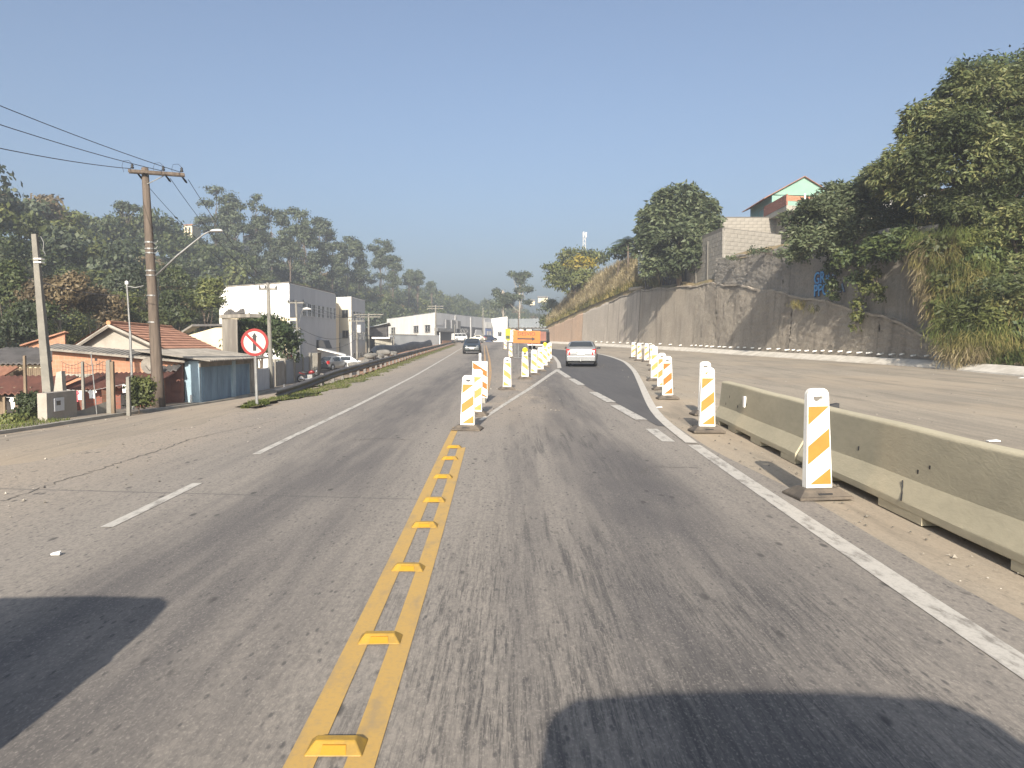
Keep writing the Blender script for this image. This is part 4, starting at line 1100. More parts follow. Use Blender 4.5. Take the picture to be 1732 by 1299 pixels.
def tile_roof(pts4, mat, parent, rows=10, name='roof'):
    a, b, c, d = [Vector(q) for q in pts4]
    nrm = (b - a).cross(d - a).normalized()
    if nrm.z < 0: nrm = -nrm
    base = MB().hexa([a - nrm * .06, b - nrm * .06, c - nrm * .06, d - nrm * .06], [a - nrm * .01, b - nrm * .01, c - nrm * .01, d - nrm * .01]).build(name, 'tile_dark', parent)
    n = max(6, int((b - a).length / 0.22) * 4)
    for r_ in range(rows):
        t0, t1 = r_ / rows, min(1.0, (r_ + 1.25) / rows)
        V = [[list(a.lerp(b, i / n).lerp(d.lerp(c, i / n), t) + nrm * (0.010 * math.sin(i * PI / 2) + l)) for i in range(n + 1)] for t, l in ((t0, 0.05), (t0, 0.10), (t1, 0.05))]
        link('tile_course', grid_mesh('tile_course', np.array(V), mat, smooth=False), base)
    return base

# ---- white warehouse on the left
w = Bld('warehouse', 'big white warehouse with a grey side wall and a high row of windows', 'warehouse', [xy(372, 88.5), xy(490, 85), xy(568, 103), xy(440, 108)], -1.6, [8.3, 8.55, 8.55, 8.3], 'white_wall')
_, _, l = w.face(1)
w.slab(1, 0.0, l, -1.6, 8.40, 'grey_wall', 'side_cladding', 0.06)
for a, b in ((.235, .30), (.345, .41), (.435, .495), (.555, .61), (.645, .70), (.755, .81), (.84, .89), (.93, .985)):
    w.win(1, l * a, l * b, 5.15, 6.55, 'grey_wall', 1, 2, 0.06, -.063)
w.coping('fibro', 0.10, 0.10)
w.slab(1, l * .66, l * .82, -1.6, 1.6, 'frame_white', 'roller_door', 0.10)
w.put(1, MB().hexa([(l * .52, -1.3, 1.3), (l * .66, -1.3, 1.3), (l * .66, -.06, 1.3), (l * .52, -.06, 1.3)], [(l * .52, -.9, 2.3), (l * .66, -.9, 2.3), (l * .66, -.06, 2.3), (l * .52, -.06, 2.3)]).build('door_hood', 'dark', w.t))
# ---- three-storey block behind it
b3 = Bld('office_block', 'cream and grey three-storey block right of the white warehouse', 'building', [xy(570, 109.5), xy(595, 108), xy(618, 117), xy(594, 120)], -1.5, 8.35, 'grey_wall')
_, _, l0 = b3.face(0); _, _, l1 = b3.face(1)
b3.slab(0, 0, l0, 3.4, 8.3, 'cream_pale', 'upper_render', 0.05)
for z in (0.2, 3.0 - .3, 5.6): 
    if z > 2: b3.win(0, l0 * .42, l0 * .80, z, z + 1.0, 'frame_grey', 1, 0, 0.06, -.053)
for z in (-0.6, 2.5, 5.3):
    for a in (.10, .33, .56, .79): b3.win(1, l1 * a, l1 * (a + .14), z, z + 1.15, 'frame_white', 1, 1)
b3.win(0, l0 * .05, l0 * .2, 0.2, 2.0, 'frame_grey', 0, 0)
b3.coping('white_wall', 0.08, 0.10)
link_b = Bld('linking_wall', 'pale pink linking wall between warehouse and three-storey block', 'wall', [xy(568, 104.5), xy(573, 106), xy(574, 109), xy(566, 109)], -1.5, 7.4, 'cream')
# ---- low annexes in front of the warehouse
an = Bld('annex', 'dark grey two-storey annex against the warehouse corner', 'building', [xy(476, 72), xy(508, 70), xy(510, 78), xy(480, 82)], -1.6, [3.2, 3.2, 3.2, 3.2], 'grey_mid')
an.win(0, 0.5, 1.2, 1.4, 2.4, 'frame_grey', 1, 0); an.coping('old_concrete', 0.1, 0.12)
kio = Bld('gatehouse', 'small block gatehouse with a white awning beside the warehouse', 'building', [xy(522, 70), xy(537, 68), xy(543, 76), xy(528, 79)], -1.5, 1.0, 'concrete')
_, _, lk = kio.face(1)
kio.put(1, MB().hexa([(-.5, -2.4, 0.75), (lk, -2.4, 0.75), (lk, 0, 1.35), (-.5, 0, 1.35)], [(-.5, -2.4, 0.82), (lk, -2.4, 0.82), (lk, 0, 1.42), (-.5, 0, 1.42)]).build('awning', 'white_wall', kio.t))
kio.slab(0, 0.15, 0.55, -1.3, 0.6, 'frame_grey', 'gate_leaf', 0.04)
dk = Bld('boundary_wall', 'dark grey boundary wall with sheet gates in front of the annex', 'wall', [xy(462, 53), xy(524, 66), xy(524, 66.4), xy(460, 53.4)], -1.8, [0.55, 0.7, 0.7, 0.55], 'grey_mid')
_, _, ld = dk.face(0)
for a in (0.02, .25, .5, .75, .97): dk.slab(0, ld * a - .12, ld * a + .12, -1.8, 0.75, 'old_concrete', 'pier', 0.12, 0.3)
for a in (.05, .28, .53): dk.slab(0, ld * a + .2, ld * (a + .2) - .1, -1.5, 0.5, ('plaster_grey', 'grey_mid', 'frame_grey')[int(a * 4)], 'sheet_gate', 0.05)
gt = Bld('metal_gate', 'pale corrugated metal sheet gate behind the round sign', 'gate', [xy(430, 47.5), xy(462, 52), xy(461, 52.1), xy(429, 47.7)], -1.6, [0.15, 0.3, 0.3, 0.15], 'grey_wall')
_, _, lg = gt.face(0)
for i in range(12): gt.slab(0, lg * i / 12 + .02, lg * (i + 1) / 12 - .03, -1.45, 0.2, 'grey_wall', 'sheet', 0.03)
# small red-lettered board
bd = thing('shop_board', 'small white board with red marks beside the annex', 'sign', P(488, 602, 66))
MB().box(-.5, .5, -.02, .02, -.4, .4).build('board', 'sign_white', bd)
MB().box(-.3, -.04, -.03, -.018, -.22, .2).box(.04, .3, -.03, -.018, -.22, .2).build('red_marks', 'sign_red', bd)
MB().tube([(0, .05, -2.2), (0, .05, .3)], .04, 6).build('post', 'steel', bd)

# ---- cream building and crumbling concrete wall left of the warehouse
cb = Bld('cream_house', 'cream gabled building behind the blue garage', 'house', [xy(296, 62), xy(378, 60), xy(384, 70), xy(305, 74)], -1.4, [2.2, 3.25, 3.25, 2.2], 'cream')
_, _, lc = cb.face(0)
cb.put(0, MB().hexa([(-.2, -.25, 2.15), (lc * .42, -.25, 3.2), (lc * .42, .6, 3.2), (-.2, .6, 2.15)], [(-.2, -.25, 2.3), (lc * .42, -.25, 3.36), (lc * .42, .6, 3.36), (-.2, .6, 2.3)]).build('verge_board', 'fibro', cb.t))
cb.put(0, MB().box(lc * .42, lc + .1, -.25, .6, 3.2, 3.36).build('roof_edge', 'fibro_dark', cb.t))
cw = Bld('ruined_wall', 'streaked concrete wall end rising left of the bushy tree', 'wall', [xy(376, 57), xy(402, 56), xy(404, 58), xy(378, 59)], -1.4, [3.7, 3.6, 3.6, 3.7], 'old_concrete')
_, _, lw = cw.face(0)
cw.put(0, MB().box(-.1, lw * 1.9, -.12, .8, 3.7, 3.95).build('broken_slab', 'old_concrete', cw.t))
for i in range(9): cw.put(0, MB().tube([(lw * (.1 + .12 * i), .1, 3.95), (lw * (.2 + .13 * i), .2, 4.15 + .12 * math.sin(i)), (lw * (.28 + .13 * i), .1, 3.97)], .12, 6).build('rubbish_roll', 'fibro_dark', cw.t))
cf = thing('unfinished_portal', 'unfinished concrete post and beam above the bushy tree', 'portal', P(475, 600, 66))
MB().box(-5.2, 1.4, -.1, .1, 2.9, 3.15).build('beam', 'cream', cf); MB().box(.2, .55, -.15, .15, -1.5, 2.9).build('post', 'cream', cf); MB().box(-2.3, -2.0, -.15, .15, -1.5, 2.9).build('post', 'cream', cf)

# ---- blue garage
gA, gB, gC = xy(311, 38.4), xy(336, 37.9), xy(431, 46.8)
ga = Bld('garage', 'pale blue rendered garage with two blue doors under a grey sheet roof', 'garage', [gA, gB, gC, xy(398, 50.5)], -1.7, 0.95, 'blue_wall')
_, _, l1 = ga.face(1)
for a, b in ((.03, .50), (.585, .86)):
    d = ga.slab(1, l1 * a, l1 * b, -1.6, 0.62, 'blue_door', 'garage_door', 0.03)
    m = MB()
    for kx in np.linspace(l1 * a + .3, l1 * b - .3, 5): m.box(kx - .012, kx + .012, -.045, -.028, -1.55, .58)
    m.build('batten', 'blue_door', d)
ga.slab(1, l1 * .515, l1 * .57, -1.7, 0.9, 'blue_wall', 'pier', 0.10)
ga.slab(1, l1 * .88, l1 * 1.0, -1.7, 0.9, 'plaster_grey', 'pier', 0.08)
ga.slab(1, 0, l1, .64, .92, 'fibro', 'lintel', 0.06)
MB().tube([(0, 0, -1.6), (0, 0, -.75)], .06, 8).build('white_post', 'pvc', ga.t, loc=(0.45, -.35, 0))
f0 = [Vector((p.x, p.y, 0)) for p in ga.pts]
corr_roof([f0[1] + Vector((.75, -.5, .98)), f0[2] + Vector((.75, .3, .98)), f0[2] + Vector((-3.2, .8, 1.5)), f0[1] + Vector((-3.2, -.2, 1.5))], 'fibro', ga.t, amp=0.03, pitch=0.25)
# ---- raw brick house
bh = Bld('brick_house', 'raw orange brick house with a sloping grey sheet roof edge', 'house', [xy(88, 37.6), xy(309, 38.3), xy(311, 42), xy(110, 43)], -1.6, [1.50, 0.86, 0.86, 1.5], 'brick')
_, _, l = bh.face(0)
f = bh.put(0, MB().hexa([(-.3, -.45, 1.50), (l + .2, -.45, 0.86), (l + .2, 1.2, 1.05), (-.3, 1.2, 1.72)], [(-.3, -.45, 1.60), (l + .2, -.45, 0.96), (l + .2, 1.2, 1.15), (-.3, 1.2, 1.82)]).build('roof', 'fibro', bh.t))
m = MB()
for i in range(30):
    x = -.2 + (l + .3) * i / 29; z = 1.60 - (x + .3) / (l + .5) * 0.64
    m.tube([(x, -.46, z), (x, 1.15, z + .20)], .028, 6)
m.build('sheet_rib', 'fibro', f)
bh.slab(0, l * .08, l * .86, .15, .32, 'concrete', 'tie_beam', 0.05)
for x in (l * .32, l * .56): bh.slab(0, x, x + .12, .95, 1.08, 'dark', 'vent_hole', 0.006)
bh.slab(0, l * .86, l * 1.0, -1.6, .62, 'red_brown', 'render_patch', 0.06)
bh.win(0, l * .91, l * .975, -.55, .05, 'red_brown', 0, 4, .09)
bh.put(0, corr_roof([(l * .80, -1.0, .38), (l * 1.0, -1.0, .55), (l * 1.0, 0, .80), (l * .80, 0, .66)], 'fibro_dark', bh.t, 'canopy', pitch=.22))
# ---- big tiled house behind
hz0 = -1.2
th = Bld('tiled_house', 'grey plastered house with a broad clay tile gable roof', 'house', [xy(118, 46), xy(302, 44.5), (-20.9, 56), (-28, 57.5)], hz0, [1.25, 1.0, 1.0, 1.25], 'plaster_grey')
p0, p1, p2, p3 = th.pts
rid = (p0 * .60 + p1 * .40); ridb = (p3 * .60 + p2 * .40)
ap = Vector((rid.x, rid.y, 2.95)); apb = Vector((ridb.x, ridb.y, 2.95))
m = MB().hexa([(p0.x, p0.y, 1.2), (p1.x, p1.y, 1.0), (p1.x, p1.y + .25, 1.0), (p0.x, p0.y + .25, 1.2)], [(ap.x - .02, ap.y, 2.8), (ap.x + .02, ap.y, 2.8), (ap.x + .02, ap.y + .25, 2.8), (ap.x - .02, ap.y + .25, 2.8)])
m.build('gable', 'plaster_grey', th.t)
dl = (p1 - p0).normalized(); df = (p3 - p0).normalized()
eR0 = p1 + dl * .9 - df * .55; eR1 = p2 + dl * .9; eL0 = p0 - dl * .7 - df * .55; eL1 = p3 - dl * .7
a0 = ap - df * .55
tile_roof([(eR0.x, eR0.y, .80), (eR1.x, eR1.y, .80), apb, a0], 'tile_roof', th.t, 13)
tile_roof([(eL1.x, eL1.y, 1.0), (eL0.x, eL0.y, 1.0), a0, apb], 'tile_edge', th.t, 10)
MB().tube([a0 + Vector((0, 0, .08)), apb + Vector((0, 0, .08))], .13, 8).build('ridge_tiles', 'tile_edge', th.t)
m = MB()
for e in (Vector((eR0.x, eR0.y, .68)), Vector((eL0.x, eL0.y, .88))):
    m.tube([e, a0 + Vector((0, 0, -.10))], .10, 4)
m.build('barge_board', 'plaster_grey', th.t)
# ---- shacks at the far left
sh = Bld('tin_shack', 'low timber shack under a rusty red corrugated roof at the left edge', 'shack', [xy(-60, 31.5), xy(76, 32), xy(80, 35), xy(-58, 35)], -1.6, -.05, 'timber')
q = sh.pts
corr_roof([q[0] + Vector((-.3, -.8, -.2)), q[1] + Vector((.3, -.8, -.2)), q[1] + Vector((.3, 1.9, .38)), q[0] + Vector((-.3, 1.9, .38))], 'tile_dark', sh.t, pitch=.24, amp=.05)
_, _, l = sh.face(0)
for a in (.46, .62, .8, .97): sh.slab(0, l * a - .06, l * a + .06, -1.6, 0, 'timber', 'post', .1, .05)
sh.slab(0, l * .47, l * .96, -1.5, -.15, 'dark_timber', 'shade_panel', .012)  # dark slab on the wall stands in for the shade inside
s2 = Bld('grey_shack', 'shack with a grey fibre sheet roof behind the rusty one', 'shack', [xy(-60, 38), xy(72, 38), xy(76, 42), xy(-60, 42)], -1.4, .75, 'cream')
q = s2.pts
corr_roof([q[0] + Vector((-.3, -.4, .85)), q[1] + Vector((.3, -.4, .85)), q[1] + Vector((.3, 3.6, 1.6)), q[0] + Vector((-.3, 3.6, 1.6))], 'fibro_dark', s2.t, pitch=.26)
corr_roof([q[0] + Vector((-.3, -2.4, .05)), q[0] + Vector((3.0, -2.4, .05)), q[0] + Vector((3.0, -.5, .70)), q[0] + Vector((-.3, -.5, .70))], 'tile_roof', s2.t, 'lean_to_roof', pitch=.24, amp=.05)
_, _, l = s2.face(0)
m = MB()
for i in range(16): m.box(l * .62 + i * .095, l * .62 + i * .095 + .08, -.04, 0, -1.3, .6)
m.build('plank_wall', 'timber', s2.t)
b0 = Bld('brick_gable', 'small orange brick gable peeping behind the concrete pole', 'house', [xy(48, 52), xy(110, 51), xy(112, 56), xy(50, 57)], -1, [1.7, 2.5, 2.5, 1.7], 'brick')
corr_roof([b0.pts[0] + Vector((-.4, -.3, 1.7)), b0.pts[3] + Vector((-.4, 0, 1.7)), b0.pts[2] + Vector((.2, 0, 2.62)), b0.pts[1] + Vector((.2, -.3, 2.62))], 'tile_roof', b0.t)
yr = Bld('yard_shed', 'low shed with broken clay tile roof behind the fence posts', 'shed', [xy(108, 33.3), xy(270, 35.8), xy(272, 37.3), xy(108, 36.3)], -1.6, -.2, 'brick_red')
q = yr.pts
corr_roof([q[0] + Vector((0, -.7, -.20)), q[1] + Vector((0, -.7, -.05)), q[1] + Vector((0, 1.6, .42)), q[0] + Vector((0, 2.6, .42))], 'tile_dark', yr.t, pitch=.22, amp=.05)
_, _, l = yr.face(0)
yr.slab(0, l * .56, l * .72, -1.6, -.45, 'dark_timber', 'shade_doorway', .02)  # flat dark panel paints the shade within the doorway

# ---- far commercial buildings at the end of the road
c0, c1, c2 = (-29.4, 181), (-15.1, 150), (-5.2, 190)
cm = Bld('commercial_building', 'white commercial building with small windows, grey shop front on its right side', 'building', [c0, c1, c2, (-20, 214)], -.5, [7.75, 7.95, 8.2, 7.75], 'white_wall')
_, _, l0 = cm.face(0); _, _, l1 = cm.face(1)
for a in (.12, .62, .84): cm.win(0, l0 * a, l0 * a + l0 * .09, 4.35, 5.6, 'frame_grey', 1, 1, .15)
cm.slab(0, l0 * .2, l0 * .93, 1.6, 2.3, 'soil', 'clay_pile', .6, .1)
cm.slab(1, 0, l1, 0, 8.0, 'grey_wall', 'shop_cladding', .10)
cm.slab(1, l1 * .01, l1 * .12, 5.6, 7.0, 'grey_wall', 'fascia_sign', .22)
for a in (.15, .24, .33):
    cm.slab(1, l1 * a, l1 * a + l1 * .055, 5.1, 6.8, 'frame_grey', 'window', .3)
cm.slab(1, l1 * .0, l1 * .29, 4.4, 5.0, 'frame_grey', 'canopy', .6)
cm.slab(1, l1 * .03, l1 * .28, .3, 4.3, 'shop_dark', 'shop_shade', .14)  # dark slab in place of the shaded shop interior
cm.slab(1, l1 * .10, l1 * .24, .3, 2.6, 'soil', 'orange_shutter', .2)
for a in (.33, .60):
    cm.slab(1, l1 * a, l1 * a + l1 * .23, 0, 5.7, 'shop_dark', 'shop_shade', .16)  # interior shade of the shops painted as dark slabs
for a in (.30, .57, .84):
    cm.slab(1, l1 * a, l1 * a + l1 * .025, 0, 7.9, 'frame_white', 'pilaster', .2)
cm.slab(1, l1 * .87, l1 * 1.0, 1.2, 5.6, 'shop_blue', 'blue_sign', .24)
cm.slab(1, l1 * .89, l1 * .925, 3.9, 5.0, 'sign_white', 'sign_square', .28); cm.slab(1, l1 * .945, l1 * .98, 3.9, 5.0, 'sign_white', 'sign_square', .28)
cm.slab(1, l1 * .87, l1 * 1.0, 5.8, 7.2, 'white_wall', 'fascia_sign', .24)
bs = cm.slab(1, l1 * .37, l1 * .52, 3.9, 5.5, 'shop_dark', 'shop_sign', .26)
t_ = text_mesh('lettering', 'BOSCH', 1.5, 'sheet_white', bs, Matrix.Translation((l1 * .445, -.28, 4.68)) @ Matrix.Diagonal((1.25, 1, 1, 1)) @ Matrix.Rotation(PI / 2, 4, 'X'))
m = MB().hexa([(l1 * .64, -.26, 3.9), (l1 * .80, -.26, 3.9), (l1 * .80, -.17, 3.9), (l1 * .64, -.17, 3.9)], [(l1 * .67, -.26, 5.2), (l1 * .77, -.26, 5.2), (l1 * .77, -.17, 5.2), (l1 * .67, -.17, 5.2)])
cm.put(1, m.build('trapezoid_sign', 'grey_wall', cm.t)); cm.coping('grey_mid', .05, .1)
yw = Bld('yard_wall', 'grey boundary wall in front of the white commercial building', 'wall', [xy(661, 118), xy(745, 128), xy(744, 128.5), xy(660, 118.5)], -.2, [3.3, 3.3, 3.3, 3.3], 'grey_mid')
_, _, l = yw.face(0); yw.slab(0, 0, l * .5, 3.3, 3.36, 'fibro', 'coping', .1, .5)
bw = Bld('block_hut', 'bare block hut with a white roof slab left of the grey yard wall', 'hut', [xy(634, 112), xy(663, 113), xy(664, 119), xy(636, 119)], -.8, 2.6, 'concrete')
MB().box(-.4, 2.2, -.3, 5, 2.62, 2.85).build('roof', 'white_wall', bw.t)
ms = Bld('open_shed', 'open metal shed whose shaded interior is a dark panel, behind the block hut', 'shed', [xy(620, 125), xy(655, 128), xy(657, 145), xy(622, 145)], -.5, [4.2, 5.2, 5.2, 4.2], 'fibro_dark')
q = ms.pts; corr_roof([q[0] + Vector((-.5, -.6, 4.3)), q[3] + Vector((-.5, 0, 4.3)), q[2] + Vector((.5, 0, 5.4)), q[1] + Vector((.5, -.6, 5.4))], 'metal_roof', ms.t, pitch=.8, amp=.08)
_, _, l = ms.face(0); ms.slab(0, l * .05, l * .95, -.3, 3.2, 'dark', 'shade_panel', .02)  # black slab over the front gives the shed's interior shade
wb = Bld('ribbed_building', 'pale ribbed metal building left of the long shed', 'building', [xy(828, 194), xy(858, 192), xy(861, 210), xy(831, 212)], 1.5, [8.2, 8.75, 8.7, 8.2], 'white_wall')
_, _, l = wb.face(0)
for i in range(9): wb.slab(0, l * i / 9 + .1, l * i / 9 + .24, 4.6, 8.2, 'grey_wall', 'rib', .08)
wb.win(0, l * .5, l * .68, 3.9, 5.0, 'frame_grey', 1, 0, .1); wb.slab(0, l * .35, l * .95, 1.6, 3.3, 'frame_white', 'roller_door', .06)
ls = Bld('long_shed', 'long low white shed with a grey roof and small dark windows behind the detour sign', 'shed', [xy(857, 196), xy(926, 193), xy(930, 210), xy(861, 214)], 1.4, 6.2, 'white_wall')
_, _, l = ls.face(0); q = ls.pts
corr_roof([q[0] + Vector((-.5, -1, 6.1)), q[1] + Vector((.5, -1, 6.1)), q[2] + Vector((.5, 0, 8.9)), q[3] + Vector((-.5, 0, 8.9))], 'metal_roof', ls.t, pitch=.9, amp=.06)
for a in (.22, .42, .62, .82): ls.win(0, l * a, l * a + l * .06, 4.7, 5.7, 'frame_grey', 0, 0, .1)
ls.slab(0, 0, l, 6.0, 6.15, 'frame_grey', 'eave_board', .25)
# ---- houses half hidden on the hill
for i, (u, v, Y, wpx, hpx, mt, lab) in enumerate(((322, 384, 212, 14, 7, 'cream', 'pale house half hidden in the trees on the ridge'), (383, 402, 214, 14, 7, 'cream', 'cream house below the tallest eucalypt'), (424, 404, 216, 20, 9, 'white_wall', 'white house between eucalypt trunks'), (918, 506, 425, 16, 5, 'cream', 'pale house on the far hill above the long shed'), (900, 511, 430, 9, 4, 'cream', 'small pale house low on the far hill'))):
    a = xy(u - wpx / 2, Y); b = xy(u + wpx / 2, Y); zt_ = zv(v - hpx / 2, Y); zb_ = zv(v + hpx / 2 + (14 if u < 600 else 3), Y)
    hh = Bld('hill_house', lab, 'house', [a, b, (b[0], b[1] + 6), (a[0], a[1] + 6)], zb_, zt_, mt)
    _, _, l = hh.face(0); q = hh.pts
    for f_ in ((.15, .6) if u < 600 else ()): hh.win(0, l * f_, l * f_ + l * .2, zt_ - 1.6, zt_ - .6, 'frame_grey', 0, 0)
    corr_roof([q[0] + Vector((-.3, -.4, zt_)), q[1] + Vector((.3, -.4, zt_)), q[2] + Vector((.3, 0, zt_ + 1.2)), q[3] + Vector((-.3, 0, zt_ + 1.2))], 'tile_edge' if u < 600 else 'fibro', hh.t, pitch=1.0)

# ---- houses above the retaining wall
Yh = 92.0
gh = Bld('green_house', 'mint green gabled house with a brick balcony above the wall', 'house', [xy(1266, Yh + 9), xy(1302, Yh), xy(1406, Yh + 1), xy(1380, Yh + 12)], 9.0, [zv(329, Yh) - .1] * 4, 'green_wall')
_, _, lf = gh.face(0); _, _, lg_ = gh.face(1); q = gh.pts
gh.slab(0, 0, lf, 9, zv(329, Yh) - .15, 'teal_wall', 'side_render', .03)
ze = zv(329, Yh); za = zv(298, Yh)
gh.put(1, MB().add([(0, 0, ze), (lg_, 0, ze), (lg_ * .5, 0, za), (0, .3, ze), (lg_, .3, ze), (lg_ * .5, .3, za)], [(0, 1, 2), (5, 4, 3), (0, 3, 4, 1), (1, 4, 5, 2), (2, 5, 3, 0)]).build('gable', 'green_wall', gh.t))
m1 = (q[1] + q[2]) / 2; m2 = (q[0] + q[3]) / 2; up = lambda p, z: Vector((p.x, p.y, z))
fd = (q[1] - q[0]).normalized() * .35; ld_ = (q[1] - q[2]).normalized() * 1.1
corr_roof([up(q[0] + ld_ - fd, ze - .5), up(q[1] + ld_ + fd, ze - .5), up(m1 + fd, za + .08), up(m2, za + .08)], 'tile_roof', gh.t, pitch=.5)
corr_roof([up(q[2] - ld_ + fd, ze - .5), up(q[3] - ld_ - fd, ze - .5), up(m2, za + .08), up(m1 + fd, za + .08)], 'tile_roof', gh.t, pitch=.5)
gh.win(0, lf * .42, lf * .62, zv(362, Yh), zv(345, Yh), 'frame_grey', 1, 0)
# brick balcony parapet in courses
cx_, cy_ = xy(1326, Yh - 6); ex, ey = xy(1288, Yh + 2); rx_, ry_ = xy(1380, Yh - 5)
bal = thing('brick_balcony', 'red brick balcony parapet on a concrete slab in front of the green house', 'balcony', (cx_, cy_, 0))
def courses(a, b, z0, z1, n, th, mat, parent):
    d = (b - a); r_ = math.atan2(d.y, d.x); L_ = d.length; nb = max(3, int(L_ / .62))
    me = None
    for i in range(n):
        h = (z1 - z0) / n
        for j in range(nb + (i % 2)):
            x0 = L_ * (j - .5 * (i % 2)) / nb; x1 = L_ * (j + 1 - .5 * (i % 2)) / nb
            x0, x1 = max(0, x0), min(L_, x1)
            if x1 - x0 < .05: continue
            key = round(x1 - x0, 2)
            if me is None: me = {}
            if key not in me:
                o = MB().box(.012, x1 - x0 - .012, -.01, th, .012, h - .012).build('brick', mat, parent); me[key] = o.data
            else: o = link('brick', me[key], parent)
            o.location = (a.x + math.cos(r_) * x0, a.y + math.sin(r_) * x0, z0 + h * i); o.rotation_euler = (0, 0, r_)
            o.location.x += random.uniform(-.006, .006)
A_, B_, C_ = Vector((ex - cx_, ey - cy_, 0)), Vector((0, 0, 0)), Vector((rx_ - cx_, ry_ - cy_, 0))
zb0, zb1 = zv(345, Yh - 6), zv(328, Yh - 6)
courses(A_, B_, zb0 - .1, zb1, 5, .15, 'brick_red', bal); courses(B_, C_, zb0 + .35, zb1 - .15, 4, .15, 'brick', bal)
MB().prism([(A_.x, A_.y + .05), (B_.x + .02, B_.y + .05), (C_.x, C_.y + .05), (C_.x + 1, C_.y + 5), (A_.x + 2, A_.y + 5)], zb0 - .7, zb0 - .12).build('slab', 'concrete', bal)
MB().prism([(A_.x + 1.0, A_.y + 1.2), (B_.x + .6, B_.y + 1.2), (C_.x, C_.y + 1.2), (C_.x + 1, C_.y + 5), (A_.x + 2, A_.y + 5)], zb0 - 5.5, zb0 - .7).build('lower_wall', 'plaster_grey', bal)
MB().tube([(C_.x * .55, C_.y * .55 - .15, zb0 - .6), (C_.x * .55, C_.y * .55 - .15, zb1 + .1)], .10, 8).build('white_pipe', 'pvc', bal)
wh2 = Bld('hidden_house', 'white house glimpsed through the gaps between the trees', 'house', [xy(1480, 60), xy(1640, 58), xy(1660, 66), xy(1490, 68)], 9, zv(325, 59), 'white_wall')
_, _, l = wh2.face(0); wh2.win(0, l * .25, l * .4, 12, 13.2, 'frame_grey'); wh2.win(0, l * .6, l * .75, 12, 13.2, 'frame_grey'); wh2.coping('tile_roof', .3, .15)
rf = Bld('orange_roof_house', 'house whose pinkish tiled roof shows above the feathery tree', 'house', [xy(1420, 84), xy(1500, 83), xy(1510, 92), xy(1430, 93)], 10, [zv(328, 84)] * 4, 'cream')
q = rf.pts; corr_roof([q[0] + Vector((-.5, -.5, zv(322, 84))), q[1] + Vector((.5, -.5, zv(290, 83))), q[2] + Vector((.5, 0, zv(290, 83))), q[3] + Vector((-.5, 0, zv(322, 84)))], 'tile_edge', rf.t, pitch=.6)
rh = Bld('dark_eave_house', 'dark-eaved house behind the round mango tree', 'house', [xy(1078, 101), xy(1140, 99), xy(1150, 108), xy(1090, 110)], 11, zv(405, 100), 'grey_mid')
q = rh.pts; corr_roof([q[0] + Vector((-.9, -.6, zv(412, 100))), q[3] + Vector((-.9, 0, zv(412, 100))), (q[2] + q[3]) / 2 + Vector((0, 0, zv(372, 100))), (q[0] + q[1]) / 2 + Vector((0, -.6, zv(372, 100)))], 'dark_timber', rh.t, pitch=.5)

# ---- block walls on top of the retaining wall, laid block by block
kx, kyy = xy(1221, 79.3); lx, ly = xy(1160, 91); rx_, ry_ = xy(1318, 84)
bwl = thing('block_wall', 'bare concrete block wall with lit end face standing on the retaining wall', 'wall', (kx, kyy, 0))
zt1, zb1_ = zv(386, 79.3), 7.9
a_, b_, c_ = Vector((lx - kx, ly - kyy, 0)), Vector((0, 0, 0)), Vector((rx_ - kx, ry_ - kyy, 0))
def blocks(a, b, z0, z1, bl, bh_, mat, parent, drop=0.0):
    d = b - a; r_ = math.atan2(d.y, d.x); L_ = d.length
    n = int((z1 - z0) / bh_); cache = {}
    for i in range(n):
        j = -0.5 * (i % 2)
        while j * bl < L_:
            x0, x1 = max(0, j * bl), min(L_, (j + 1) * bl); j += 1
            if x1 - x0 < .08: continue
            if z0 + bh_ * (i + 1) > z1 - drop * (1 - x0 / L_): continue
            key = round(x1 - x0, 2)
            if key not in cache: o = MB().box(.014, x1 - x0 - .014, 0, .19, .014, bh_ - .014).build('block', mat, parent); cache[key] = o.data
            else: o = link('block', cache[key], parent)
            q_ = a + d.normalized() * x0; nn = Vector((d.y, -d.x, 0)).normalized() * random.uniform(-.012, .012)
            o.location = (q_.x + nn.x, q_.y + nn.y, z0 + bh_ * i); o.rotation_euler = (0, 0, r_)
    m = MB().box(.02, L_ - .02, .022, .17, z0, z1 - .05 - drop); o = m.build('mortar_core', 'mortar', parent); o.location = a; o.rotation_euler = (0, 0, r_)
blocks(a_, b_, zb1_, zt1 + .2, 1.05, .46, 'block_shade', bwl)
blocks(b_, c_, zv(442, 79.3), zt1 + .1, 1.05, .42, 'block_light', bwl)
for x_ in (.30, .62):
    q_ = a_.lerp(b_, x_); MB().cbox((q_.x - .02, q_.y + .06, (zb1_ + zt1) / 2 - .3), (.22, .22, zt1 - zb1_ - .9)).build('pier', 'mortar', bwl)
bw2 = thing('parapet_wall', 'low pale block parapet behind the block wall', 'wall', (*xy(1214, 92), 0))
blocks(Vector((0, 0, 0)), Vector((7, 0, 0)), zv(396, 92), zv(366, 92), 1.0, .38, 'block_light', bw2)
